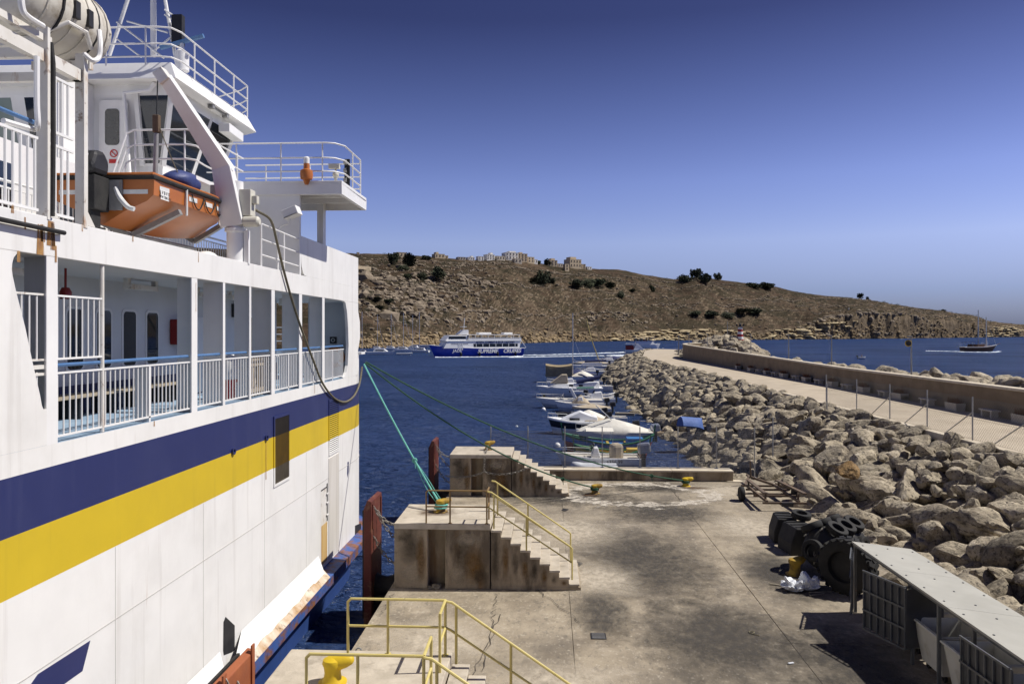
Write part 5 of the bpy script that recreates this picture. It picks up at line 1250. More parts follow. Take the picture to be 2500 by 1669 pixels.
q = G(1840, 1548); b = MB(); b.tube(smooth_path([(q.x-.05,q.y,QZ+.02),(q.x+.05,q.y+.12,QZ+.02),(q.x-.06,q.y+.16,QZ+.02),(q.x-.08,q.y+.05,QZ+.02),(q.x+.12,q.y-.12,QZ+.02)]), .014, 5); tag(b.build('rope_scrap', 'rope_grey', None, smooth=True), 'short curl of dark rope on the quay left of the shed', 'rope')
q = G(864, 1597); b = MB(); torus(b, (q.x+.12, q.y, QZ+.1), .07, .02, 'Y', 14, 6); tag(b.build('mooring_ring', 'grey_steel', None, smooth=True), 'small steel mooring ring at the quay edge behind the nearest platform', 'ring')
for i, (px, py, s) in enumerate(((1051,1436,.09),(1066,1434,.14))):
    q = G(px, py); tag(inst('stone', BM_HI[i], None, (q.x, q.y, QZ+s*.45), (0,0,i), (s,s,s)), 'small loose stone at the foot of the middle platform' if i == 0 else 'larger loose stone in the slot of the middle platform', 'stone')
for i, (px, py) in enumerate(((1412,1376),(1380,1244))):
    q = G(px, py); b = MB(); b.face([(q.x+.16*math.cos(a*.7)*(1+.3*math.sin(3*a)), q.y+.26*math.sin(a*.7)*(1+.3*math.cos(2*a)), QZ+.0105) for a in range(9)]); tag(b.build('tar_patch', 'black_rubber', None), 'dark tar patch beside the foot of the middle stairs' if i == 0 else 'black tar patch on the quay behind the middle stairs', 'patch')

# stains on the concrete: thin washed patches with ragged edges
def stain_mat(name, c, strength, vert=False):
    m = bpy.data.materials.new(name); m.use_nodes = True; nt = m.node_tree; N = nt.nodes; b = N['Principled BSDF']
    tc = N.new('ShaderNodeTexCoord')
    mp = _map(nt, tc.outputs['Generated'], (2,0,2) if vert else (2,2,0), (-1,0,-1) if vert else (-1,-1,0))
    ln = N.new('ShaderNodeVectorMath'); ln.operation = 'LENGTH'; nt.links.new(mp, ln.inputs[0])
    nz = _noise(nt, tc.outputs['Object'], 1.3, 8, .7); ad = N.new('ShaderNodeMath'); ad.operation = 'MULTIPLY_ADD'; ad.inputs[1].default_value = 1.1; ad.inputs[2].default_value = -.55
    nt.links.new(nz, ad.inputs[0]); sm = N.new('ShaderNodeMath'); sm.operation = 'ADD'; nt.links.new(ln.outputs['Value'], sm.inputs[0]); nt.links.new(ad.outputs[0], sm.inputs[1])
    if name.endswith('ring'): al = _ramp(nt, sm.outputs[0], [(.52, 0.0), (.66, strength), (.70, strength*.9), (.78, 0.0)])
    else: al = _ramp(nt, sm.outputs[0], [(.25, strength), (.85, 0.0)])
    nz2 = _noise(nt, _map(nt, tc.outputs['Object'], (1,.6,1)), 5, 8, .7)
    al = _mix(nt, 1.0, al, _ramp(nt, nz2, [(.3, .35), (.62, 1.0)]), 'MULTIPLY')
    nt.links.new(al, b.inputs['Alpha']); b.inputs['Base Color'].default_value = (*c, 1); b.inputs['Roughness'].default_value = .85; b.inputs['Specular IOR Level'].default_value = .2
    MATS[name] = m
stain_mat('stain_dark', (.066,.060,.053), .84); stain_mat('stain_pale', (.56,.49,.385), .85); stain_mat('stain_ring', (.64,.58,.49), .95); stain_mat('stain_rust', (.10,.055,.03), .8); stain_mat('wall_dark', (.06,.048,.034), .6, True); stain_mat('wall_brown', (.19,.105,.035), .75, True); stain_mat('wall_pale', (.42,.36,.27), .7, True)
def stain(x, y, rx, ry, mat, z=.0, rz=0, par=quay, base=QZ):
    b = MB(); c, s = math.cos(rz), math.sin(rz)
    b.face([(x+c*a*rx-s*d*ry, y+s*a*rx+c*d*ry, base+.010+z) for a, d in ((-1,-1),(1,-1),(1,1),(-1,1))]); return b.build('stain', mat, par)
k = 0
for a in ((3.4,26.5,3.2,5.5,'stain_dark'),(5.0,34.0,3.6,3.2,'stain_dark'),(4.6,20.0,3.0,4.0,'stain_dark'),(.9,36.8,4.5,2.6,'stain_dark'),(5.2,39.2,3.2,1.7,'stain_dark'),(7.4,18.5,2.0,3.5,'stain_dark'),
          (.8,30.5,2.6,3.6,'stain_pale'),(-2.8,19.5,2.2,2.0,'stain_pale'),(8.2,31.5,2.2,3.4,'stain_pale'),(1.6,24.6,1.8,2.6,'stain_pale'),(8.9,38.6,2.6,2.6,'stain_pale'),(0.2,17.0,2.6,2.0,'stain_pale'),
          (4.4,37.6,5.4,3.6,'stain_ring'),(-.5,15.8,2.6,1.8,'stain_dark'),(7.4,39.2,1.2,.5,'stain_rust'),(2.0,37.2,.7,.35,'stain_rust'),(1.5,21.6,1.2,2.6,'stain_dark'),(7.6,25.5,1.6,4.0,'stain_dark')):
    stain(*a, z=.0007*k); k += 1
stain(PB_(1.1,1.4,0).x, PB_(0,1.4,0).y, .9, .7, 'stain_rust', base=QZ+2.032, par=plB)

for pf_, par in ((PB_, plB), (PC, plC), (PA, plA)):
    kk = 0
    for x, z, rx, rz_, mt in ((2.0,1.1,.5,.9,'wall_dark'),(2.5,.8,.45,.8,'wall_brown'),(2.75,.35,.3,.4,'wall_dark'),(1.95,.5,.35,.5,'wall_pale'),(.5,1.2,.45,.6,'wall_dark'),(.55,.45,.5,.5,'wall_pale'),(.85,1.0,.2,.9,'wall_brown'),(2.3,1.55,.7,.3,'wall_pale'),(.3,1.6,.3,.25,'wall_dark')):
        q = pf_(x, -.004-.0007*kk, z); x0, x1 = max(q.x-rx, pf_(0,0,0).x+(0 if x < 1.05 else 1.61)), min(q.x+rx, pf_(0,0,0).x+(1.04 if x < 1.05 else 3.0)); z0, z1_ = max(QZ+.01, q.z-rz_), min(QZ+1.83, q.z+rz_)
        b = MB(); b.face([(x0, q.y, z0), (x1, q.y, z0), (x1, q.y, z1_), (x0, q.y, z1_)]); b.build('stain', mt, par); kk += 1
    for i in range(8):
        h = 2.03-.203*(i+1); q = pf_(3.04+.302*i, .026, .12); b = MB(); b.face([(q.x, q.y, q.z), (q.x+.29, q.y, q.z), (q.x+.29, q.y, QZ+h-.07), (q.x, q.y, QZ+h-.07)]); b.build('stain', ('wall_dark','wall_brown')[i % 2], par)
# cracks in the slabs
def crack(px0, py0, px1, py1, seed):
    a, c = G(px0, py0), G(px1, py1); r = random.Random(seed); n = 14; L_, R_ = [], []
    d = (c-a).normalized(); s_ = Vector((-d.y, d.x, 0))
    for i in range(n+1):
        p = a.lerp(c, i/n)+s_*r.uniform(-.07, .07); w = r.uniform(.004, .014); L_.append((p.x-s_.x*w, p.y-s_.y*w, QZ+.0245)); R_.append((p.x+s_.x*w, p.y+s_.y*w, QZ+.0245))
    b = MB(); b.grid([L_, R_]); b.build('crack', 'crack_dark', quay)
M('crack_dark', (.05,.043,.035), None, 3, .95)
for a in ((1212,1450,1205,1500,1),(1205,1500,1180,1640,2),(1225,1500,1150,1650,3),(1640,1195,1665,1225,4),(1310,1440,1420,1520,5),(960,1450,930,1500,6),(1700,1500,1880,1500,7)): crack(*a)
# ---- bin shed
sh = thing('bin_shed', (9.5, 17, QZ), 'open sided bin shed with a long white sheet roof and grey steel doors', 'shed')
XL, XR, ZL, ZR = 8.68, 10.35, 3.60, 3.40
for y0, y1 in ((8.0,11.0),(11.0,14.0),(14.0,17.0),(17.0,19.6),(19.6,22.2)):
    b = MB(); b.hexa([(XL,y0+.004,ZL-.05),(XR,y0+.004,ZR-.05),(XR,y1-.004,ZR-.05),(XL,y1-.004,ZL-.05),(XL,y0+.004,ZL),(XR,y0+.004,ZR),(XR,y1-.004,ZR),(XL,y1-.004,ZL)]); rf = b.build('roof_sheet', 'shed_sheet', sh)
    for i in range(3):
        y = y0+.4+i*(y1-y0-.8)/2
        for x in (XL+.15, (XL+XR)/2, XR-.15): z = ZL+(ZR-ZL)*(x-XL)/(XR-XL); q = MB(); q.lathe([(.028,0),(.022,.014),(0,.016)], (x, y, z+.001), 8); q.build('bolt', 'shed_steel', rf)
for y in (22.1, 18.7, 17.45, 16.05, 14.1, 11.2):
    b = MB(); b.box(XL+.03, XL+.10, y-.035, y+.035, QZ, ZL-.12); b.build('post', 'shed_steel', sh); b = MB(); b.box(XR-.12, XR-.05, y-.035, y+.035, QZ, ZR-.12); b.build('post', 'shed_steel', sh)
    b = MB(); b.beam((XL+.05, y, ZL-.09), (XR-.08, y, ZR-.09), .05, .06); b.build('rafter', 'shed_steel', sh)
for x, z in ((XL+.065, ZL-.085), (XR-.085, ZR-.085)): b = MB(); b.box(x-.033, x+.033, 8, 22.18, z-.035, z+.034); b.build('purlin', 'shed_steel', sh)
b = MB(); b.beam((XR-.08, 8, 2.6), (XR-.08, 22.1, 2.6), .04, .05); b.build('back_rail', 'shed_steel', sh)
def door(a, c, z0=1.98, z1_=3.46, bars=6):
    a, c = Vector((*a, 0)), Vector((*c, 0)); d = (c-a); n = Vector((d.y, -d.x, 0)).normalized()
    if n.x > 0: n = -n
    b = MB(); b.hexa([Vector((*p.xy, z)) for z in (z0+.04, z1_-.04) for p in (a, c, c-n*.012, a-n*.012)]); dr = b.build('door', 'door_panel', sh)
    for i in range(bars+1): p = a.lerp(c, i/bars)+n*.03; q = MB(); q.beam((p.x, p.y, z0), (p.x, p.y, z1_), .035, .035, (0,1,0)); q.build('bar', 'shed_steel', dr)
    for k in range(4): z = z0+(z1_-z0)*k/3; q = MB(); pa, pc = a+n*.065, c+n*.065; q.beam((pa.x, pa.y, z), (pc.x, pc.y, z), .03, .045); q.build('bar', 'shed_steel', dr)
door((8.13,19.95), (8.60,18.66)); door((8.36,15.75), (8.45,14.25)); door((8.64,21.95), (8.2,20.9)); door((8.55,18.6), (9.6,18.95), bars=5)
def bin_(x0, y0, label, dx=1.15, dy=1.22, rz=0.0):
    t = thing('waste_bin', (x0+dx/2, y0+dy/2, QZ), label, 'bin', 'white wheeled waste bins')
    z0, z1_ = QZ+.16, QZ+1.12; w = .035; i = .14
    def ringp(e, z): return [(x0+i*e+0, y0+i*e, z), (x0+dx-i*e, y0+i*e, z), (x0+dx-i*e, y0+dy-i*e, z), (x0+i*e, y0+dy-i*e, z)]
    A, B, C, D_ = ringp(1, z0), ringp(0, z1_), [(p[0]+(w if k in (0,3) else -w), p[1]+(w if k < 2 else -w), p[2]) for k, p in enumerate(ringp(0, z1_))], [(p[0]+(w if k in (0,3) else -w), p[1]+(w if k < 2 else -w), p[2]+.05) for k, p in enumerate(ringp(1, z0))]
    b = MB()
    for P0, P1 in ((A, B), (B, C), (C, D_)):
        for k in range(4): j = (k+1) % 4; b.face([P0[k], P0[j], P1[j], P1[k]])
    b.face(D_); b.face(list(reversed(A))); b.build('tub', 'bin_white', t, bevel=.012)
    b = MB(); b.tube([(x0-.02,y0-.02,z1_-.03),(x0+dx+.02,y0-.02,z1_-.03),(x0+dx+.02,y0+dy+.02,z1_-.03),(x0-.02,y0+dy+.02,z1_-.03)], .03, 6, closed=True); b.build('rim', 'bin_white', t)
    for px_ in (x0+.25, x0+dx-.25):
        for py_ in (y0+.25, y0+dy-.25): q = MB(); q.lathe([(.04,-.03),(.08,-.03),(.08,.03),(.04,.03)], (px_, py_, QZ+.08), 14, 'X', close=True); q.build('wheel', 'black_rubber', t)
    return t
t = bin_(8.80, 17.55, 'white waste bin standing open between the shed posts, left of its neighbour'); 
t2 = bin_(8.78, 16.15, 'white waste bin half hidden behind the second grey shed door')
bin_(8.95, 19.1, 'dirty white waste bin behind the first open shed door'); bin_(8.85, 14.55, 'white waste bin behind the nearest grey shed door'); bin_(8.85, 13.1, 'white waste bin at the near end of the shed by the frame edge')
# ================================================================== BOATS
M('boat_white', (.84,.84,.83), (.78,.78,.77), 1.5, .32, layers=(((.48,.46,.42), 1.6, .6, .76, (1,1,.5), .5),))
M('boat_grey', (.48,.50,.54), (.56,.58,.62), 2, .5)
M('boat_black', (.012,.013,.018), (.02,.02,.026), 2, .25)
M('boat_navy', (.014,.022,.10), (.02,.03,.13), 2, .35)
M('jade_blue', (.02,.05,.42), (.025,.06,.48), 1, .35)
M('luzzu_blue', (.03,.16,.42), (.04,.2,.48), 2, .5); M('luzzu_green', (.015,.13,.06), (.02,.17,.08), 2, .5)
M('luzzu_yellow', (.60,.42,.06), (.52,.36,.05), 2, .5); M('luzzu_red', (.32,.03,.02), (.26,.03,.02), 2, .5)
M('canvas_beige', (.46,.39,.29), (.38,.32,.23), 2, .9, bump=.4, bscale=5, bdist=.05); M('canvas_white', (.72,.70,.63), (.63,.60,.53), 2, .85, bump=.4, bscale=5, bdist=.05)
M('canvas_tan', (.36,.285,.165), (.27,.21,.12), 1.2, .9, bump=.5, bscale=3, bdist=.08); M('canvas_navy', (.018,.026,.085), (.03,.04,.12), 2, .8)
M('canvas_green', (.03,.10,.075), (.04,.13,.1), 2, .8)
M('teak', (.30,.17,.08), (.22,.12,.055), 3, .6, stretch=(1,6,1)); M('boat_deck', (.58,.54,.46), (.50,.46,.39), 2, .7)
M('silver_cover', (.36,.38,.42), (.5,.52,.56), 4, .25, metal=.6, bump=.4, bscale=8, bdist=.03)
M('mast_alu', (.5,.5,.5), (.58,.58,.58), 3, .4, metal=.5); M('people_dark', (.10,.08,.08), (.22,.14,.12), 6, .8)
M('wood_dark', (.10,.05,.025), (.15,.08,.04), 2, .5)

def hull_rows(L, B, H, dr=.35, sheer=.35, full=.5, raked=.10, sharp=.0, n=13):
    """bow at +x; sharp > 0 makes a double ender"""
    rows = []
    for i in range(n):
        t = i/(n-1); k = max(0, (t-full)/(1-full)); w = B/2*(1-k**2.1)
        if sharp: k2 = max(0, (.42-t)/.42); w *= (1-k2**2.4*sharp)
        w = max(w, .02*B); zt = H+sheer*H*max(0, (t-.35)/.65)**2+(sharp*sheer*H*max(0, (.4-t)/.4)**2)
        x = -L/2+L*t; xb = x-raked*L*k**2+(sharp*raked*L*max(0, (.4-t)/.4)**2)
        rows.append([(x, -w, zt), ((x+xb)/2, -w*.93, zt*.45), (xb, -w*.55, -dr*.6), (xb, 0, -dr), (xb, w*.55, -dr*.6), ((x+xb)/2, w*.93, zt*.45), (x, w, zt)])
    return rows
def mk_hull(t, L, B, H, mats, **kw):
    rows = hull_rows(L, B, H, **kw); b = MB()
    n = len(rows[0])
    for i in range(len(rows)-1):
        for j in range(n-1):
            b.mi(0 if j in (0, n-2) or len(mats) == 1 else min(1, len(mats)-1)); b.face([rows[i][j], rows[i][j+1], rows[i+1][j+1], rows[i+1][j]])
    b.mi(0); b.face(list(reversed(rows[0]))); b.face(rows[-1]); b.build('hull', mats, t, smooth=40)
    return rows
def mk_deck(t, rows, dz=-.06, mat='boat_deck', a=0, c=None):
    b = MB(); rr_ = rows[a:c]; b.grid([[(r[0][0], r[0][1]*.97, r[0][2]+dz), (r[0][0], 0, r[0][2]+dz+.02), (r[-1][0], r[-1][1]*.97, r[-1][2]+dz)] for r in rr_]); return b.build('deck', mat, t)
def mk_gunwale(t, rows, mat, r=.05, nm='gunwale'):
    b = MB(); b.tube([q[0] for q in rows]+[q[-1] for q in reversed(rows)], r, 6); return b.build(nm, mat, t, smooth=True)
def mk_outboard(t, x, y, z, s=1.0, mat='black_steel'):
    b = MB(); b.obox((x-.12*s, y, z+.42*s), .62*s, .36*s, .50*s, ry=R(8)); o = b.build('outboard_motor', mat, t, bevel=.10*s)
    b = MB(); b.obox((x-.1*s, y, z-.2*s), .2*s, .14*s, .8*s); b.build('leg', 'black_steel', o, bevel=.02); return o
def mk_rail(t, pts, h=.5, r=.016, mat='mast_alu', nm='pulpit_rail'):
    b = MB(); b.tube([Vector(p)+Vector((0,0,h)) for p in pts], r, 6); o = b.build(nm, mat, t, smooth=True)
    for p in pts[::2]: b = MB(); b.tube([p, Vector(p)+Vector((0,0,h))], r*.9, 5); b.build('stanchion', mat, o)
    return o
def mk_cabin(t, prof, B, mat='boat_white', nm='cabin', top=.78, bevel=.06):
    """prof: side outline (x, z); width narrows upwards"""
    zm = min(z for x, z in prof); zM = max(z for x, z in prof); b = MB(); A = []; C = []
    for x, z in prof: w = B/2*(1-(1-top)*(z-zm)/max(.01, zM-zm)); A.append((x, -w, z)); C.append((x, w, z))
    k = len(A); b.add(A+C, [tuple(range(k)), tuple(reversed(range(k, 2*k)))]+[(i, k+i, k+(i+1) % k, (i+1) % k) for i in range(k)])
    return b.build(nm, mat, t, bevel=bevel)
def mk_cover(t, L, B, z0, zr, mat, x0=None, x1=None, nm='canvas_cover', seed=1, n=14, pk=.5):
    x0 = -L/2 if x0 is None else x0; x1 = L/2 if x1 is None else x1; rows = []
    for i in range(n+1):
        u = i/n; x = x0+(x1-x0)*u; w = B/2*min(1, (1-u)*3.2+.06)**.6; hz = z0+(zr-z0)*max(0, 1-abs(u-pk)/(pk if u < pk else 1-pk))**.8
        ww = .05*noise.noise(Vector((u*7, seed, 0)))
        rows.append([(x, -w*1.03, z0-.22), (x, -w*1.02, z0), (x, -w*.55, z0+(hz-z0)*.55+ww), (x, 0, hz), (x, w*.55, z0+(hz-z0)*.55-ww), (x, w*1.02, z0), (x, w*1.03, z0-.22)])
    b = MB(); b.grid(rows); return b.build(nm, mat, t, smooth=50)
def boat(name, label, cat='boat', group='boats moored along the breakwater'): return thing(name, (0,0,0), label, cat, group)
def place(t, x0, x1, py, rz=180.0, z=0.0):
    """between two photo columns at a waterline row"""
    a, c = G(x0, py, 0), G(x1, py, 0); m_ = (a+c)/2; t.location = (m_.x, m_.y, z); t.rotation_euler = (0, 0, R(rz)); return t
def span(x0, x1, py): return (G(x0, py, 0)-G(x1, py, 0)).length

# 1 white open motorboat with phone number, nearest the fence
L = span(1358, 1560, 1138); t = boat('motorboat', 'white open motorboat with lettering and a grey covered outboard just behind the fence', 'motorboat'); r = mk_hull(t, L, 2.2, .72, ['boat_white', 'boat_grey'])
mk_deck(t, r, -.1); mk_gunwale(t, r, 'boat_white'); mk_rail(t, [r[i][0] for i in (7,9,11,12)]+[r[i][-1] for i in (11,9,7)], .4); mk_cabin(t, [(-.2,.7),(.5,.7),(.3,1.35),(0,1.4)], 1.1, nm='console')
b = MB(); b.obox((.35,0,1.45), .05, 1.0, .4, ry=R(-30)); b.build('windshield', 'dark_glass', t); mk_outboard(t, -L/2-.15, 0, .7, 1.5, 'silver_cover')
lettering('+356 99', .34, t, (-1.1, 1.11, .5), (R(84),0,R(180)), 'black_steel', extrude=.004); lettering('.com', .26, t, (.45, 1.1, .52), (R(84),0,R(180)), 'boat_navy', extrude=.004)
b = MB(); b.obox((-1.3,0.2,1.1), .9,.9,1.2, rz=.3); b.build('canvas_cover', 'canvas_beige', t, bevel=.25); place(t, 1358, 1560, 1138)
# 1b grey dinghy alongside
L = span(1397, 1500, 1143); t = boat('inflatable_dinghy', 'grey upturned dinghy floating against the white motorboat with lettering', 'dinghy'); b = MB()
b.tube([(-L/2,-.5,.25),(L*.25,-.5,.27),(L*.42,-.3,.36),(L/2,0,.42),(L*.42,.3,.36),(L*.25,.5,.27),(-L/2,.5,.25)], .24, 10); b.build('tube', 'boat_grey', t, smooth=True); b = MB(); b.box(-L/2,L*.4,-.4,.4,.1,.18); b.build('floor', 'boat_deck', t); place(t, 1397, 1510, 1150)
# 2, 3 painted wooden fishing boats
def luzzu(label, x0, x1, py, c1, c2, c3, awning):
    L = span(x0, x1, py); t = boat('fishing_boat', label, 'fishing boat', 'painted wooden fishing boats'); B = L*.36; H = L*.105
    rows = hull_rows(L, B, H, .3, .95, .5, .06, .92); b = MB()
    bands = [(0, 0), (.18, 1), (.34, 2), (.5, 3)]
    for i in range(len(rows)-1):
        for j0, j1 in ((0,1),(6,5)):
            for q in range(4):
                f0, f1 = q/4, (q+1)/4; A = Vector(rows[i][j0]); Bq = Vector(rows[i][j1]); C = Vector(rows[i+1][j0]); D = Vector(rows[i+1][j1])
                b.mi(q); b.face([A.lerp(Bq, f0), A.lerp(Bq, f1), C.lerp(D, f1), C.lerp(D, f0)])
        for j in (1,2,3,4): b.mi(3); b.face([rows[i][j], rows[i][j+1], rows[i+1][j+1], rows[i+1][j]])
    b.build('hull', [c1, c2, c3, 'luzzu_red'], t); mk_deck(t, rows, -.22, c3); mk_gunwale(t, rows, 'luzzu_green', .06)
    for k, s in ((rows[-1], 1), (rows[0], -1)): b = MB(); p = Vector(k[0]); p.y = 0; b.beam(p+Vector((-.05*s,0,-.6)), p+Vector((.12*s,0,.75)), .10, .16); b.build('stem_post', c1, t)
    for x in (-L*.2, .0, L*.2): b = MB(); b.box(x-.1, x+.1, -B*.45, B*.45, H*.82, H*.9); b.build('thwart', 'luzzu_yellow', t)
    b = MB(); b.box(-L*.38,-L*.2,-B*.25,B*.25,H*.5,H*1.5); b.build('engine_box', c3, t, bevel=.04)
    if awning:
        b = MB(); n = 8; b.grid([[(-L*.05+L*.3*i/n, -B*.42+B*.84*j/6, H+1.0+.12*math.sin(math.pi*j/6)) for j in range(7)] for i in range(n+1)]); b.build('awning', 'canvas_white', t, smooth=True)
        for x in (-L*.04, L*.24):
            for y in (-B*.4, B*.4): b = MB(); b.tube([(x,y,H),(x,y,H+1.0)], .02, 5); b.build('awning_pole', 'mast_alu', t)
    return place(t, x0, x1, py)
luzzu('yellow and green painted wooden fishing boat second from the fence', 1402, 1584, 1122, 'luzzu_green', 'luzzu_yellow', 'luzzu_yellow', False)
luzzu('blue and green wooden fishing boat with tall stem posts and a white awning', 1374, 1595, 1102, 'luzzu_green', 'luzzu_blue', 'luzzu_blue', True)
# 4 boat under a white tent
L = span(1406, 1590, 1076); t = boat('covered_boat', 'boat fully covered by a white canvas tent with two outboards', 'motorboat'); r = mk_hull(t, L, 2.5, .8, ['boat_white']); mk_cover(t, L, 2.5, .9, 2.05, 'canvas_white', pk=.55, seed=3); mk_outboard(t, -L/2-.2, .35, .7, 1.2, 'silver_cover'); mk_outboard(t, -L/2-.2, -.35, .7, 1.2, 'silver_cover')
mk_rail(t, [q[0] for q in r[9:]]+[q[-1] for q in reversed(r[9:])], .45); b = MB(); b.tube([(.2,.3,1.9),(1.6,.5,3.2)], .05, 6); b.build('outrigger', 'mast_alu', t); place(t, 1406, 1590, 1076)
# 5 cruiser with black hull band
L = span(1338, 1480, 1057); t = boat('cabin_cruiser', 'white cabin cruiser with a black hull band and pointed bow', 'motorboat'); r = mk_hull(t, L, 2.7, 1.15, ['boat_black', 'boat_white'], sheer=.25); mk_deck(t, r, .02, 'boat_white'); mk_gunwale(t, r, 'boat_white', .12)
mk_cabin(t, [(-L*.34,1.15),(L*.33,1.2),(L*.12,1.72),(-L*.05,2.1),(-L*.22,1.75),(-L*.34,1.6)], 2.1); b = MB(); b.box(-.2,.75,1.0,1.07,1.35,1.55); b.build('side_window', 'dark_glass', t); mk_rail(t, [q[0] for q in r[8:]]+[q[-1] for q in reversed(r[8:])], .45); mk_cover(t, L, 2.2, 1.3, 1.75, 'canvas_beige', x0=-L*.48, x1=0); place(t, 1338, 1480, 1057)
# 6 small boats
def small(label, x0, x1, py, mats, motor=True, cover=None, B=1.8, H=.55, rz=180, deck='boat_deck', nm='rowing_boat', zr=1.2):
    L = span(x0, x1, py); t = boat(nm, label, 'boat'); r = mk_hull(t, L, B, H, mats); mk_deck(t, r, -.18, deck); mk_gunwale(t, r, mats[0], .05)
    for x in (-L*.2, L*.1): b = MB(); b.box(x-.12, x+.12, -B*.42, B*.42, H-.1, H-.03); b.build('thwart', 'wood_grey', t)
    if cover: mk_cover(t, L, B, H+.1, zr, cover, seed=x0)
    if motor: mk_outboard(t, -L/2-.15, 0, H, 1.05)
    return place(t, x0, x1, py, rz), r, L
small('small dark wooden boat with an open hull, moored left of the white skiff', 1356, 1470, 1022, ['boat_black'], True)
small('low white skiff near the ruined landing', 1480, 1530, 1030, ['boat_white'], False)
small('motorboat under a sagging beige cover with black outboard', 1397, 1490, 1010, ['boat_white'], True, 'canvas_beige', 2.1, .7)
t, r, L = small('white centre console boat with a tall black outboard', 1355, 1476, 1003, ['boat_white','boat_grey'], True, None, 2.2, .9, nm='motorboat'); mk_cabin(t, [(-.5,.8),(.4,.8),(.2,1.7),(-.3,1.75)], 1.0, nm='console'); mk_cover(t, 2.2, 1.2, 1.0, 2.0, 'canvas_beige', x0=-1.2, x1=1.0); mk_rail(t, [q[0] for q in r[7:]]+[q[-1] for q in reversed(r[7:])], .45)
# 9 speedboat with radar arch
L = span(1310, 1470, 995); t = boat('speedboat', 'long white speedboat with a raked radar arch and green bimini frame', 'motorboat'); r = mk_hull(t, L, 2.6, 1.05, ['boat_white','boat_grey'], sheer=.2, raked=.16); mk_deck(t, r, -.02, 'boat_deck'); mk_gunwale(t, r, 'boat_white', .07)
b = MB()
for s in (-1, 1): b.beam((-.9,s*1.15,1.0), (-.1,s*.95,2.5), .16, .35)
b.beam((-.1,-1.0,2.5), (-.1,1.0,2.5), .35, .14); b.build('radar_arch', 'boat_white', t); b = MB(); b.obox((-2.0,0,2.55), 2.2,2.0,.07, ry=.03); b.build('bimini', 'canvas_green', t, bevel=.03); mk_rail(t, [q[0] for q in r[7:]]+[q[-1] for q in reversed(r[7:])], .5)
b = MB(); b.obox((.9,0,1.5), .06, 1.9, .7, ry=R(-40)); b.build('windshield', 'dark_glass', t); place(t, 1310, 1470, 995)
small('white boat with pale hull moored stern on beyond the speedboat', 1435, 1501, 982, ['boat_white','boat_grey'], True, None, 2.2, 1.0, rz=0, nm='motorboat')
# 10 big cabin cruiser
L = span(1311, 1470, 968); t = boat('cabin_cruiser', 'big white cabin cruiser with a canvas windscreen and long navy cover', 'motorboat'); r = mk_hull(t, L, 3.3, 1.35, ['boat_white'], sheer=.15); mk_deck(t, r, .02, 'boat_white'); mk_gunwale(t, r, 'boat_white', .1)
mk_cabin(t, [(-L*.45,1.35),(L*.36,1.4),(L*.2,1.9),(-L*.45,2.2)], 2.7)
for x in (-1.6, -.2): b = MB(); b.box(x-.3,x+.3,1.64,1.7,.75,1.05); b.build('porthole', 'dark_glass', t); b = MB(); b.box(x-.3,x+.3,1.28,1.33,1.6,1.9); b.build('side_window', 'dark_glass', t)
mk_cabin(t, [(L*.02,2.1),(L*.3,2.0),(L*.12,3.3),(L*.04,3.3)], 2.2, 'canvas_beige', 'screen_cover'); b = MB(); b.tube([(-L*.1,.9,2.2),(-L*.3,.9,2.6),(-L*.46,.9,3.0)], .3, 8); b.build('boom_cover', 'canvas_navy', t, smooth=True)
b = MB(); b.box(-L*.25,-L*.05,1.72,1.9,.5,1.0); b.build('hull_fender', 'boat_white', t, bevel=.08); mk_rail(t, [q[0] for q in r[8:]]+[q[-1] for q in reversed(r[8:])], .6); place(t, 1311, 1470, 968)
small('white runabout moored close behind the big cabin cruiser', 1440, 1495, 955, ['boat_white'], True, None, 2.2, .9, nm='motorboat')
t, r, L = small('grey inflatable with a navy folded hood', 1372, 1470, 941, ['boat_grey'], True, None, 2.2, .8, nm='inflatable_boat'); b = MB(); b.tube([(-1,-.9,1.4),(0,-.9,1.9),(.6,0,2.0),(0,.9,1.9),(-1,.9,1.4)], .14, 6); b.build('hood', 'canvas_navy', t, smooth=True)
# 12 sailing boat under a tan tent
L = span(1329, 1450, 932); t = boat('sailing_boat', 'sailing boat under a big tan canvas tent with a bare mast', 'sailing boat'); r = mk_hull(t, L, 3.0, 1.1, ['boat_white'], sheer=.25); mk_deck(t, r, .02, 'boat_white')
b = MB(); rows = []
for i in range(11):
    u = i/10; x = -.5+u*5.0; sg = .25*math.sin(u*9)
    rows.append([(x,-1.55,1.1+.25*sg),(x,-1.55-.12*sg,2.3),(x,-1.45,3.25-.3*math.sin(u*3.14)),(x,0,3.55-.3*math.sin(u*3.14)),(x,1.45,3.25-.3*math.sin(u*3.14)),(x,1.55+.16*sg,2.3),(x,1.55,1.1-.2*sg)])
b.grid(rows); b.face(rows[-1]); b.face(list(reversed(rows[0]))); b.build('canvas_tent', 'canvas_tan', t, smooth=40)
b = MB(); b.tube([(-.7,0,1.0),(-.7,0,13.2)], [.09,.07], 8); ms = b.build('mast', 'mast_alu', t, smooth=True); b = MB(); b.tube([(-.7,.0,9),(-3.4,.0,1.4)], .012, 4); b.build('stay', 'mast_alu', ms)
mk_cover(t, 3, 2.6, 1.2, 2.2, 'canvas_white', x0=-L*.48, x1=-.6); place(t, 1329, 1450, 932)
t = boat('sailing_boat', 'white sailing boat with a leaning yellow pole mast moored beyond the tan tent', 'sailing boat'); L = span(1385, 1490, 903); r = mk_hull(t, L, 3.2, 1.1, ['boat_white'], sheer=.2); mk_deck(t, r, .02, 'boat_white'); mk_cabin(t, [(-L*.3,1.1),(L*.2,1.15),(L*.12,1.8),(-L*.3,1.9)], 2.2); M('pole_yellow', (.42,.33,.12), None, 3, .6)
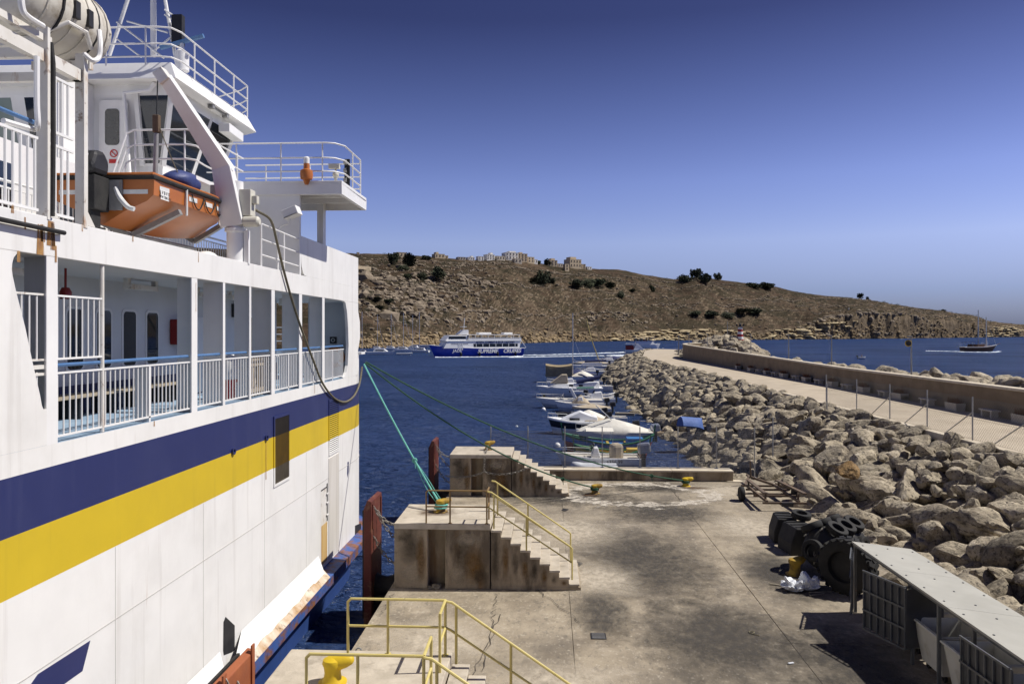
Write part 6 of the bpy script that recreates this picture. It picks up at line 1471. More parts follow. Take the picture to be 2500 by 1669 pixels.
b = MB(); b.tube([(-L*.28,0,1.0),(-L*.05,0,8),(L*.06,0,13)], .12, 8); b.build('mast', 'pole_yellow', t, smooth=True); b = MB(); b.tube([(-L*.4,.8,2.4),(L*.1,.8,2.2)], .3, 8); b.build('boom_cover', 'canvas_navy', t, smooth=True); place(t, 1385, 1490, 903)
for lab, x0, x1, py, mats, cv in (('far white motorboat moored off the end of the row', 1430, 1500, 893, ['boat_white'], None), ('far grey inflatable with a navy hood near the end of the row', 1468, 1530, 884, ['boat_grey'], 'canvas_navy'), ('last white motorboat at the far end of the moored row', 1475, 1540, 877, ['boat_white'], None), ('small pale skiff lying between the far sailing boat and the rocks', 1445, 1482, 912, ['boat_white'], None)):
    small(lab, x0, x1, py, mats, True, cv, 2.6, 1.0, nm='motorboat', zr=2.0)
for lab, x0, x1, py, mats, cv, H_, nm_ in (('white cabin boat tucked between the cruiser and the white tent boat', 1440, 1545, 1066, ['boat_white'], None, .8, 'motorboat'), ('white dayboat with a grey cover behind the black banded cruiser', 1395, 1480, 1040, ['boat_white','boat_grey'], 'canvas_white', .8, 'motorboat'),
        ('white open boat moored just beyond the centre console boat', 1420, 1500, 988, ['boat_white'], None, .9, 'motorboat'), ('white day cruiser left of the big cabin cruiser cover', 1335, 1440, 952, ['boat_white'], None, 1.1, 'motorboat'), ('white boat with a navy cover in front of the tan tent', 1360, 1455, 925, ['boat_white'], 'canvas_navy', 1.1, 'motorboat'),
        ('white launch moored beyond the tan tent boat', 1405, 1480, 918, ['boat_white'], None, 1.1, 'motorboat'), ('white boat with a beige cover near the far sailing boat', 1400, 1485, 897, ['boat_white'], 'canvas_beige', 1.1, 'motorboat'), ('pale motorboat in the far half of the moored row', 1455, 1520, 889, ['boat_white'], None, 1.2, 'motorboat')):
    t, r, L = small(lab, x0, x1, py, mats, True, cv, 2.4, H_, nm=nm_, zr=H_+.9)
    if not cv: mk_cabin(t, [(-L*.15,H_),(L*.28,H_),(L*.1,H_+.75),(-L*.1,H_+.85)], 1.7); b = MB(); b.obox((L*.13,0,H_+.85), .05, 1.5, .45, ry=R(-38)); b.build('windshield', 'dark_glass', t)
    mk_rail(t, [q[0] for q in r[8:]]+[q[-1] for q in reversed(r[8:])], .4)
# mooring buoys
for i, (px, py, s, lab) in enumerate(((1361,1091,.26,'white mooring buoy floating left of the green fishing boat'),(1327,1002,.26,'white buoy below the speedboat bow'),(1329,968,.2,'yellow buoy beside the big cabin cruiser'),(1262,1042,.12,'tiny white float in the open water'))):
    p = G(px, py, 0); b = MB(); b.ball((p.x, p.y, s*.5), s, s, s, 14, 10); tag(b.build('buoy', 'boat_white' if i != 2 else 'luzzu_yellow', None, smooth=True), lab, 'buoy')
# upturned blue boat on the rocks and ruined landing
q = G(1690, 1050, 1.7); t = boat('upturned_boat', 'bright blue plastic boat lying upside down on the rocks', 'boat'); M('faded_blue', (.05,.10,.30), (.08,.15,.38), 3, .7); r = mk_hull(t, 2.2, 1.1, .42, ['faded_blue']); t.location = (q.x, q.y, q.z+.7); t.rotation_euler = (R(172), R(6), R(20))
for k, (px, py, L_, w) in enumerate(((1525,1011,2.2,.5),(1540,1052,3.4,1.2),(1600,1058,3.0,1.3))):
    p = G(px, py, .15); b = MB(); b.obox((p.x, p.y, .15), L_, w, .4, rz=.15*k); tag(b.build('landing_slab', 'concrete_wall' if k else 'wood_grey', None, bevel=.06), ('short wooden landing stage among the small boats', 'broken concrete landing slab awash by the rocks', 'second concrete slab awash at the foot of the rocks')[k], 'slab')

# ---- excursion boat under way
M('jade_white', (.78,.78,.77), (.72,.72,.71), .5, .4)
xa, xb, pw = 1052, 1270, 869.5
L = span(xa, xb, pw)*1.1; jd = thing('excursion_boat', (0,0,0), 'blue and white two deck excursion boat under way in the bay', 'passenger boat')
r = mk_hull(jd, L, 8.0, 3.2, ['jade_blue'], dr=1.0, sheer=.45, full=.55, raked=.07); mk_deck(jd, r, -.1, 'jade_white'); mk_gunwale(jd, r, 'jade_white', .14)
def dbox(nm, mt, x0, x1, w, z0, z1_, par=jd, bev=.08): b = MB(); b.box(x0, x1, -w, w, z0, z1_); return b.build(nm, mt, par, bevel=bev)
mk_cabin(jd, [(-L*.45,3.2),(L*.38,3.3),(L*.34,6.0),(-L*.47,6.0)], 7.4, 'jade_white', 'main_deckhouse', .98)
for s in (-1, 1):
    b = MB(); b.box(-L*.43, L*.06, s*3.66, s*3.72, 3.75, 5.0); b.build('window_band', 'dark_glass', jd)
    b = MB(); b.box(L*.12, L*.30, s*3.66, s*3.72, 4.9, 5.0); b.build('window_band', 'dark_glass', jd)
    for k in range(7): x = -L*.40+k*L*.072; b = MB(); b.box(x-.1, x+.1, s*3.70, s*3.75, 3.75, 5.0); b.build('window_post', 'jade_white', jd)
dbox('upper_deck', 'jade_white', -L*.47, L*.36, 3.9, 6.0, 6.25)
mk_cabin(jd, [(L*.12,6.25),(L*.36,6.25),(L*.31,8.3),(L*.12,8.3)], 6.6, 'jade_white', 'wheelhouse', .95)
for s in (-1, 1): b = MB(); b.box(L*.14, L*.32, s*3.24, s*3.32, 6.9, 7.9); b.build('wheelhouse_window', 'dark_glass', jd)
dbox('canopy_roof', 'jade_white', -L*.46, L*.12, 3.7, 8.35, 8.55)
for k in range(9):
    for s in (-1, 1): x = -L*.45+k*L*.07; b = MB(); b.tube([(x, s*3.6, 6.25), (x, s*3.6, 8.35)], .08, 6); b.build('canopy_post', 'jade_white', jd)
for s in (-1, 1):
    b = MB(); b.box(-L*.47, L*.12, s*3.75, s*3.85, 6.25, 7.15); b.build('side_screen', 'jade_white', jd)
    b = MB(); b.tube([(-L*.47, s*3.8, 7.5), (L*.12, s*3.8, 7.5)], .05, 5); b.build('side_rail', 'jade_white', jd)
b = MB()
for k in range(60):
    x = rng.uniform(-L*.44, L*.1); y = rng.uniform(-3.3, 3.3); b.ball((x, y, 7.55), .16, .16, .2, 6, 4); b.box(x-.18, x+.18, y-.14, y+.14, 6.7, 7.38)
tag(b.build('passengers', 'people_dark', jd), kind='stuff')
b = MB(); b.prism([(L*.10,-2.2,8.55),(L*.20,-2.2,8.55),(L*.14,-2.2,10.4),(L*.10,-2.2,10.4)], (0,4.4,0)); b.build('mast_house', 'jade_white', jd); b = MB(); b.tube([(L*.13,0,10.4),(L*.12,0,15)], .12, 6); b.build('mast', 'jade_white', jd); b = MB(); b.box(L*.11,L*.16,-1.2,1.2,11.5,11.7); b.build('radar', 'jade_white', jd)
for x0_, x1_ in ((-L*.16,-L*.02),(-L*.40,-L*.30)): b = MB(); b.obox(((x0_+x1_)/2, 0, 9.0), x1_-x0_, 3, .7); b.build('liferaft_box', 'jade_white', jd, bevel=.2)
def side_text(s, size, x, z, mat, y=None, **kw): return lettering(s, size, jd, (x, y, z), (R(90),0,R(180)), mat, **kw)
side_text('SUPREME    CRUISES', 2.1, -L*.22, 2.05, 'jade_white', 4.08, shear=.25, extrude=.05, bold=.05)
side_text('GOZO, COMINO & BLUE LAGOON', 1.05, -L*.18, 5.55, 'boat_navy', 3.76, extrude=.04, bold=.02)
side_text('JADE', 1.7, L*.24, 2.3, 'jade_white', 3.95, shear=.25, extrude=.08)
for k in range(4): x = -L*.4+k*L*.2; b = MB(); b.ball((x, 4.15, 1.0), .55, .4, .8, 10, 8); b.build('hull_fender', 'boat_black', jd, smooth=True)
b = MB(); b.tube([(-L*.47,3.6,6.2),(-L*.53,3.4,3.4),(-L*.49,3.4,2.6)], .12, 6); b.build('stern_gantry', 'jade_white', jd)
for x in (L*.18, L*.20, L*.22): b = MB(); b.box(x-.12, x+.12, 3.74, 3.8, 2.6, 5.2); b.build('gangway_rail', 'jade_white', jd)
place(jd, xa, xb, pw, 208)
# wake and bow wave: raised foam
def foam(pts, w, seed, label=None):
    b = MB(); A = []; B_ = []; C = []
    P = smooth_path(pts, 14); n = len(P)
    for i, p in enumerate(P):
        d = (P[min(i+1, n-1)]-P[max(i-1, 0)]).normalized(); s = Vector((-d.y, d.x, 0)); ww = w(i/(n-1))*(1+.5*noise.noise(Vector((i*.5, seed, 0))))
        A.append(p-s*ww*(1+.4*noise.noise(Vector((i*.9, seed, 3))))); B_.append(p+Vector((0,0,.08+.35*abs(noise.noise(Vector((i*.6, seed, 5))))))); C.append(p+s*ww*(1+.4*noise.noise(Vector((i*.9, seed, 7)))))
    for q in A+C: q.z = .02
    b.grid([A, B_, C]); return b.build('wake_foam', 'foam', None, smooth=True)
def wake(pxs, w, seed): return tag(foam([G(a, c, .05) for a, c in pxs], w, seed), kind='stuff')
wake(((1272,867),(1330,866),(1400,864),(1460,862),(1520,860)), lambda t: 1.0+.8*t, 1)
wake(((1240,872),(1300,871),(1380,869.5),(1450,868),(1500,868.5),(1545,867)), lambda t: 1.1+1.6*t*(t > .6)+.3, 2)
wake(((1062,872),(1100,871.8),(1160,871.2),(1230,870.6),(1275,869)), lambda t: .8, 3)
wake(((1490,866.5),(1510,866),(1540,866.5)), lambda t: 2.2, 4)
# ---- far white passenger catamaran behind the breakwater end
L = span(1545, 1612, 852); t = boat('passenger_boat', 'far white passenger boat with people and orange rafts on deck', 'passenger boat', 'excursion boats in the bay'); r = mk_hull(t, L, 7, 2.4, ['boat_white'], full=.6); mk_deck(t, r, 0, 'boat_white'); mk_cabin(t, [(-L*.4,2.4),(L*.3,2.5),(L*.2,4.4),(-L*.4,4.4)], 6, 'boat_white'); b = MB(); b.box(-L*.35,L*.15,2.95,3.05,3.0,3.9); b.build('window_band', 'dark_glass', t)
for k in range(7): b = MB(); x = -L*.4+k*L*.11; b.tube([(x,-2.8,4.4),(x,-2.8,6.4)], .07, 5); b.build('canopy_post', 'boat_white', t)
b = MB(); b.box(-L*.42,L*.3,-3,3,6.4,6.55); b.build('canopy', 'canvas_navy', t); b = MB(); b.box(-L*.1,L*.05,2.6,3.2,4.5,5.6); b.build('raft', 'orange_grp', t, bevel=.2); place(t, 1545, 1612, 852, 0)
L = span(1527, 1575, 862); t = boat('passenger_boat', 'white boat with dark red stern and pointed cabin behind the last moored boats', 'passenger boat', 'excursion boats in the bay'); r = mk_hull(t, L, 4, 1.6, ['boat_white']); mk_deck(t, r, 0, 'boat_white'); mk_cabin(t, [(-L*.1,1.6),(L*.42,1.6),(L*.12,4.2),(L*.02,4.2)], 3.4, 'boat_white'); b = MB(); b.box(-L*.48,-L*.1,-1.6,1.6,1.6,3.6); b.build('stern_deckhouse', 'fire_red', t); b = MB(); b.box(-L*.5,L*.05,-1.9,1.9,4.2,4.35); b.build('canopy', 'boat_white', t); place(t, 1527, 1575, 862, 0)
# ---- two masted gulet and small open boat on the sea side
L = span(2350, 2432, 857); t = thing('gulet', (0,0,0), 'two masted wooden gulet motoring along the coast', 'sailing ship'); r = mk_hull(t, L, 5.2, 2.0, ['wood_dark'], sheer=.6, full=.45, raked=.14); mk_deck(t, r, -.2, 'teak'); mk_gunwale(t, r, 'boat_white', .12)
mk_cabin(t, [(-L*.3,2.0),(L*.1,2.0),(L*.1,3.4),(-L*.3,3.5)], 3.4, 'wood_dark'); b = MB(); b.box(-L*.45,-L*.05,-2.2,2.2,4.4,4.55); b.build('awning', 'canvas_navy', t)
for x in (-L*.42,-L*.25,-L*.08):
    for s in (-1,1): b = MB(); b.tube([(x,s*2.0,2.0),(x,s*2.0,4.4)], .06, 5); b.build('awning_pole', 'mast_alu', t)
for x, h in ((-.03*L,20.5),(.2*L,17.0)): b = MB(); b.tube([(x,0,2),(x,0,h)], [.30,.22], 8); ms = b.build('mast', 'canvas_white', t, smooth=True); b = MB(); b.tube([(x,0,h-1),(x+L*.3,0,2.6)], .03, 4); b.build('stay', 'mast_alu', ms)
b = MB(); b.tube([(L*.45,0,2.9),(L*.6,0,3.9)], .12, 6); b.build('bowsprit', 'teak', t); b = MB(); b.box(-L*.62,-L*.47,-1.2,1.2,2.6,2.8); b.build('stern_davit', 'mast_alu', t)
b = MB()
for k in range(12): x = rng.uniform(-L*.3, L*.35); b.ball((x, rng.uniform(-1.5,1.5), 3.2), .2, .2, .5, 6, 5)
tag(b.build('passengers', 'people_dark', t), kind='stuff'); place(t, 2350, 2432, 857, 0)
wake(((2344,858.5),(2380,859.6),(2420,859.6),(2440,857.5)), lambda t: 1.0, 6); wake(((2260,856.5),(2300,857),(2344,858)), lambda t: .5+.5*t, 7)
t, r, L = small('tiny open fishing boat alone on the sea beyond the parapet', 2095, 2113, 876, ['boat_white','boat_navy'], True, None, 1.4, .6, rz=0, nm='fishing_boat'); b = MB(); b.ball((0,0,1.0), .25,.2,.5, 8, 6); b.build('gear', 'people_dark', t); del t['group']
# ---- yachts in the marina on the left
for i, (x0, x1, py, mast, lab) in enumerate(((898,965,866,0,'sleek white motor yacht lying left of the excursion boat'),(868,900,862,.5,'white yacht partly hidden behind the ferry bow'),(960,1010,858,.45,'white sailing yacht behind the motor yacht'),(1000,1048,860,.5,'white sailing yacht just off the bow of the excursion boat'),(935,975,854,.55,'white sailing yacht moored in the back row'),(985,1030,853,.4,'pale sailing yacht with a bare mast in the back row'),(905,938,853,.5,'white sailing yacht moored in the back row nearest the ferry'))):
    L = span(x0, x1, py); t = boat('yacht', lab, 'yacht', 'yachts in the far marina'); r = mk_hull(t, L, L*.28, L*.11, ['boat_white'], raked=.14); mk_deck(t, r, 0, 'boat_white'); h = L*.11
    mk_cabin(t, [(-L*.3,h),(L*.25,h),(L*.1,h*2.0),(-L*.25,h*2.1)], L*.2, 'boat_white'); b = MB(); b.box(-L*.2,L*.1,-L*.10,L*.10,h*1.35,h*1.7); b.build('window_band', 'dark_glass', t)
    if mast: b = MB(); b.tube([(0,0,h),(0,0,h+15+6*mast)], .11, 6); ms = b.build('mast', 'mast_alu', t); b = MB(); b.tube([(0,0,h+14+6*mast),(L*.48,0,h*1.2)], .04, 4); b.build('stay', 'mast_alu', ms); b = MB(); b.tube([(0,0,h*2.3),(-L*.4,0,h*2.3)], .2, 6); b.build('boom', 'canvas_navy', ms)
    place(t, x0, x1, py, 0 if i % 2 == 0 else 175)
L = span(968, 1006, 866); t = boat('inflatable_dinghy', 'small grey tender dinghy in front of the marina yachts', 'dinghy', 'yachts in the far marina'); r = mk_hull(t, L, 2, .6, ['boat_white']); mk_deck(t, r, -.1); mk_gunwale(t, r, 'boat_grey', .2); place(t, 968, 1006, 866, 0)
# ================================================================== PROMENADE FURNITURE
M('bench_concrete', (.42,.385,.33), (.50,.46,.40), 3, .85, bump=.3)
M('planter_concrete', (.40,.36,.30), (.47,.43,.36), 3, .85, bump=.3)
M('dry_plant', (.20,.075,.04), (.12,.06,.03), 4, .9); M('lamp_steel', (.22,.21,.19), (.30,.29,.27), 3, .5, metal=.3)
bench0 = thing('bench', (0,0,0), 'concrete bench', 'bench', 'concrete benches along the parapet')
b = MB(); b.box(-.25,.25,-.75,.75,.38,.47); b.build('seat', 'bench_concrete', bench0, bevel=.02)
for y in (-.5,.5): b = MB(); b.box(-.2,.2,y-.08,y+.08,0,.379); b.build('leg', 'bench_concrete', bench0, bevel=.01)
plan0 = thing('planter', (0,0,0), 'concrete planter', 'planter', 'planters along the parapet')
b = MB(); w, d = .32, .68
b.prism([(-w*.85,-d,0),(w*.85,-d,0),(w,-d,.5),(w-.06,-d,.5),(w-.1,-d,.4),(-w+.1,-d,.4),(-w+.06,-d,.5),(-w,-d,.5)], (0,2*d,0)); b.build('trough', 'planter_concrete', plan0, bevel=.02)
for y in (-d+.03, d-.03): b = MB(); b.box(-w+.05,w-.05,y-.03,y+.03,.05,.5); b.build('end', 'planter_concrete', plan0)
b = MB()
for k in range(150):
    x, y = rng.uniform(-.22,.22), rng.uniform(-.58,.58); h = rng.uniform(.15,.5); a = rng.uniform(0,6.28); l = rng.uniform(.05,.2); s = .02
    b.face([(x-s,y,.42),(x+s,y,.42),(x+l*math.cos(a),y+l*math.sin(a),.42+h)])
tag(b.build('dry_plants', 'dry_plant', plan0), kind='stuff')
ords = ['nearest', 'second nearest', 'third nearest', 'fourth nearest', 'fifth nearest', 'sixth nearest', 'seventh nearest', 'eighth nearest', 'ninth nearest', 'tenth nearest']
bys = [45.7, 53, 59.7, 67, 73.8, 80.6, 88, 94.7]; pys = [42.6, 49.6, 57.2, 63.7, 70.6, 77.5, 84.9, 91.4, 98.5, 105]
for i, y in enumerate(bys):
    o = bench0 if i == 0 else copy_tree(bench0); o.location = (25.78, y, path_z(y)); o.rotation_euler = (0,0,rng.uniform(-.05,.05)); o['label'] = ords[i]+' concrete bench against the parapet wall on the promenade'
for i, y in enumerate(pys):
    o = plan0 if i == 0 else copy_tree(plan0); o.location = (25.85, y, path_z(y)); o.rotation_euler = (0,0,rng.uniform(-.06,.06)); o['label'] = ords[i]+' concrete planter with dry reddish plants below the parapet wall'
# lamp posts behind the parapet
lys = [58, 74, 87, 103, 131, 148]
for i, y in enumerate(lys):
    t = thing('lamp_post', (27.0, y, 4.6), ['tall thin post with a round yellow traffic mirror nearest the camera, behind the parapet', 'second tall thin lamp post behind the parapet', 'third tall thin lamp post behind the parapet', 'lamp post behind the parapet in front of the boulder mound', 'fifth thin lamp post near the bend of the parapet', 'farthest thin lamp post at the curved end of the parapet'][i], 'lamp post', 'posts behind the parapet wall')
    b = MB(); b.tube([(27.05, y, 4.4), (27.05, y, 9.2)], [.075,.05], 8); b.build('pole', 'lamp_steel', t, smooth=True)
    b = MB(); b.box(26.75, 27.1, y-.09, y+.09, 9.18, 9.30); b.build('lamp_head', 'lamp_steel', t, bevel=.02)
    b = MB(); b.lathe([(.14,0),(.14,.02)], (27.05, y, 4.6), 10); b.build('base', 'lamp_steel', t)
    if i == 0:
        b = MB(); b.lathe([(.24,0),(.26,.03),(.22,.06),(0,.08)], (26.8, y-.1, 8.75), 20, 'Y'); b.build('mirror', 'luzzu_yellow', t, smooth=40)
        b = MB(); b.lathe([(.20,-.02),(0,-.05)], (26.8, y-.1, 8.75), 20, 'Y'); b.build('mirror_glass', 'black_steel', t)
for px, y, h, lab in ((1657,160,8.9,'thin signal pole left of the boulder mound'),(1776,178,12.0,'dark signpost left of the striped beacon')):
    p = PY(px, 830, y); b = MB(); b.tube([(p.x, y, 5), (p.x, y, h)], .09, 6); tag(b.build('signal_pole', 'lamp_steel', None, smooth=True), lab, 'pole')
# striped beacon
p = PY(1807, 827, 172); bc = thing('beacon', (p.x, 172, p.z-.6), 'small red and white striped harbour beacon on the boulder mound', 'beacon'); M('beacon_red', (.30,.025,.02), None, 2, .5)
z = p.z-.6
for k in range(6): b = MB(); b.lathe([(.80-.06*k, z+k*.55), (.74-.06*k, z+k*.55+.55)], (p.x, 172, 0), 14); b.build('band', 'beacon_red' if k % 2 == 0 else 'sign_white', bc, smooth=40)
b = MB(); b.lathe([(.75,z+3.3),(.75,z+3.42)], (p.x,172,0), 14); b.build('gallery', 'black_steel', bc); b = MB(); b.lathe([(.25,z+3.42),(.25,z+3.9),(.32,z+3.92),(0,z+4.15)], (p.x,172,0), 12); b.build('lantern', 'black_steel', bc)
for dx in (-.75, .75): b = MB(); b.obox((p.x+dx, 172, z+3.7), .3,.3,.45); b.build('floodlight', 'black_steel', bc)

# chain link fence along the inner kerb
M('fence_dark', (.10,.095,.085), None, 4, .7)
cl = thing('chain_link_fence', (18.6, 42, 4.6), 'rusty chain link fence on leaning posts along the inner edge of the promenade', 'fence')
fys = [24, 28, 32, 36, 40.2, 44.5, 49.2, 54.5]; FX = 19.55
for i, y in enumerate(fys):
    zb = path_z(y)-(.2 if y < 46 else .5)
    b = MB(); b.tube([(FX, y, zb), (FX, y, path_z(y)+2.0)], .035, 8); b.build('post', 'galvanised', cl, smooth=True)
    if y < 46: b = MB(); b.tube([(FX, y, path_z(y)+1.3), (FX-.1, y+2.4, path_z(y)-.05)], .028, 6); b.build('strut', 'galvanised', cl, smooth=True)
for a, c in zip(fys, fys[1:]):
    b = MB(); za = path_z(a)+.05; H = 1.9; sp = .17; r = .0019; L_ = c-a; n = int((L_+H)/sp)
    for i in range(n):
        u = i*sp
        for s in (0, 1):
            y0, z0 = (min(u, L_), max(0, u-L_)); y1, z1_ = (max(0, u-H), min(u, H))
            if s: y0, y1 = L_-y0, L_-y1
            P0, P1 = Vector((FX, a+y0, za+z0)), Vector((FX, a+y1, za+z1_))
            if (P0-P1).length > .05: b.beam(P0, P1, 2*r, 2*r)
    for z in (0, H*.5, H): b.beam((FX, a, za+z), (FX, c, za+z), .008, .008)
    tag(b.build('wire_mesh', 'fence_dark', cl), kind='stuff')
# two posts of an old fence in the boulders
for i, (px, pt, pb, y) in enumerate(((1887,1018,1114,44),(1836,1045,1165,41.7),(2019,937,1045,50))):
    if i == 1: continue
    a = PY(px, pt, y); c = PY(px, pb, y); b = MB(); b.tube([c, a], .035, 8); tag(b.build('old_post', 'galvanised', None, smooth=True), 'old fence post standing in the boulders right of the mesh fence' if i == 0 else 'old fence post on the boulder crest by the chain link fence', 'post')

# ================================================================== HILLSIDE: stones, scrub, trees, houses
def hp(px, py):
    """hill surface seen at a photo point (marching along t)"""
    best = None
    for i in range(1, 100):
        p = hill_point(px, i/100.0); d = (p.xy-EYE.xy).length*1.0
        u = (px-CXP)/FPX; dep = (p-EYE).dot(Vector((-SY_, CY_, 0))); yy = HYP-(p.z-9.6)/dep*FPX
        if yy <= py: return p
        best = p
    return best
def low_rock(seed):
    r = random.Random(seed); bm = bmesh.new(); bmesh.ops.create_icosphere(bm, subdivisions=1, radius=1.0)
    V = [v.co*r.uniform(.65, 1.25) for v in bm.verts]; F = [tuple(v.index for v in f.verts) for f in bm.faces]; bm.free(); return V, F
LR = [low_rock(i) for i in range(8)]
def scatter(b, p, s, k):
    V, F = LR[k % 8]; m_ = Matrix.Rotation(rng.uniform(0,6.28), 3, 'Z'); base = len(b.v)
    sx, sy, sz = s*rng.uniform(.8,1.4), s*rng.uniform(.7,1.1), s*rng.uniform(.5,.9)
    b.v += [p+m_@Vector((v.x*sx, v.y*sy, v.z*sz)) for v in V]; b.f += [tuple(base+i for i in f) for f in F]; b.m += [0]*len(F)
def rock_density(px, t, p):
    q = noise.fractal(Vector((p.x*.010, p.y*.010, 20)), 1.0, 2.0, 3)
    left = max(0, 1-abs(px-1010)/260)*(1 if .08 < t < .62 else .25)
    return .07+.95*left+.45*max(0, q)
b = MB(); k = 0
for i in range(26000):
    px = rng.uniform(840, 2480); t = rng.uniform(.02, .92); p = hill_point(px, t)
    if rng.random() > rock_density(px, t, p)*.42: continue
    s = rng.choice([.6,.8,1.0,1.3,1.8])*(1.15 if px < 1250 else .95)
    if rng.random() < .02: s *= 2.4
    if abs(px-1010) < 190 and .1 < t < .6: s *= 1.5
    scatter(b, p, s, k); k += 1
for (cx_, t0, n_, s_) in ((1135,.56,46,3.2),(1165,.52,30,3.0),(955,.50,30,2.6),(1060,.22,60,2.8),(1010,.34,60,2.6),(930,.30,50,2.4),(1530,.14,40,2.2),(1450,.16,30,2.0),(2050,.05,60,3.0),(2150,.045,60,3.2),(2250,.04,50,3.0),(1990,.06,40,2.6)):
    for i in range(n_):                                  # rock outcrops
        p = hill_point(cx_+rng.gauss(0, 22), max(.01, t0+rng.gauss(0, .035))); scatter(b, p, s_*rng.uniform(.5, 1.5), k); k += 1
for i in range(64):                                      # dry stone terrace walls along the contour
    px0 = rng.uniform(860, 2350); t0 = rng.uniform(.12, .93); ln = rng.uniform(50, 190); drift = rng.uniform(-.02, .02)
    n_ = int(ln/1.6)
    for j in range(n_):
        if rng.random() < .12: continue
        p = hill_point(px0+ln*j/n_, min(.96, t0+drift*j/n_+.004*noise.noise(Vector((j*.07, i, 0))))); scatter(b, p+Vector((0,0,.3)), rng.uniform(.9, 1.7), k); k += 1
tag(b.build('hill_stones', 'hill_stone'), kind='stuff')
b = MB()
for i in range(3600):                                     # paler blocks along the waterline
    px = rng.uniform(850, 2450); t = abs(rng.gauss(0, .014))-.002; p = hill_point(px, max(t, .001)); p.z = max(p.z, .1)
    scatter(b, p, rng.choice([.9,1.3,1.8,2.6])*(1.0 if px > 1000 else .7), i)
tag(b.build('shore_stones', 'shore_stone'), kind='stuff')
M('pale_shelf', (.40,.32,.19), (.52,.43,.26), .1, .95, bump=.5, bscale=1.0, bdist=.3, layers=(((.30,.23,.13), .2, .52, .66, W, .7),))
b = MB()
for i in range(300):                                      # pale flat limestone shelf beyond the breakwater
    px = rng.choice([rng.gauss(1590, 40), rng.gauss(1960, 60), rng.uniform(1480, 2010), rng.gauss(2450, 30)]); p = hill_point(px, rng.uniform(.003, .03)); s = rng.uniform(2, 5)
    V, F = LR[i % 8]; base = len(b.v); b.v += [p+Vector((v.x*s*1.8, v.y*s, v.z*s*.28)) for v in V]; b.f += [tuple(base+j for j in f) for f in F]; b.m += [0]*len(F)
tag(b.build('limestone_shelf', 'pale_shelf'), kind='stuff')
# foliage: leaf-sized faces through the crown's volume
M('leaf_dark', (.022,.030,.014), (.055,.062,.028), .5, .9, rand=.25); M('leaf_scrub', (.024,.026,.013), (.055,.05,.027), .4, .95, rand=.2); M('bark', (.08,.06,.04), None, 2, .9)
def crown(seed, n, lobes):
    r = random.Random(seed); b = MB(); L_ = []
    for i in range(lobes): a = r.uniform(0,6.28); q = r.uniform(.1,.62); L_.append((Vector((q*math.cos(a), q*math.sin(a), r.uniform(.30,.95))), r.uniform(.26,.46)))
    for i in range(n):
        c, R_ = r.choice(L_); z = r.uniform(-1,1); a = r.uniform(0,6.28); q = math.sqrt(1-z*z); d = Vector((q*math.cos(a), q*math.sin(a), z*.8)); p = c+d*R_*r.uniform(.6,1.08)
        s = r.uniform(.07,.15); u = Vector((r.gauss(0,1), r.gauss(0,1), r.gauss(0,1))).normalized(); v = u.orthogonal().normalized()
        b.face([p+u*s, p+v*s*.8, p-u*s*.7-v*s*.5])
    return b.mesh('crown', 'leaf_dark')
CR = [crown(i+5, 1000, 12) for i in range(6)]
TK = MB().tube([(0,0,-.3),(.03,0,.25),(.0,.03,.6)], [.06,.045,.02], 6).mesh('trunk', 'bark')
LB = MB()
for i in range(4): a = i*1.6; LB.tube([(.02,0,.25),(.2*math.cos(a),.2*math.sin(a),.5),(.38*math.cos(a),.38*math.sin(a),.68)], [.03,.02,.01], 5)
LBM = LB.mesh('limbs', 'bark')
tcount = 0
def tree(px, py, wpx, hs, label, nm='tree', cat='tree'):
    global tcount
    p = hp(px, py); dep = (p-EYE).dot(Vector((-SY_, CY_, 0))); w = wpx/FPX*dep/2
    t = thing(nm, p, label, cat, 'trees and bushes on the hillside'); tcount += 1
    h = w*hs
    inst('crown', CR[tcount % 6], t, p-Vector((0,0,.12*h)), (0,0,rng.uniform(0,6)), (w*1.25, w*1.12, h*(1.0 if hs > 1.25 else .72))); inst('trunk', TK, t, p, (0,0,0), (w*1.2, w*1.2, h)); inst('limb', LBM, t, p, (0,0,tcount), (w, w, h))
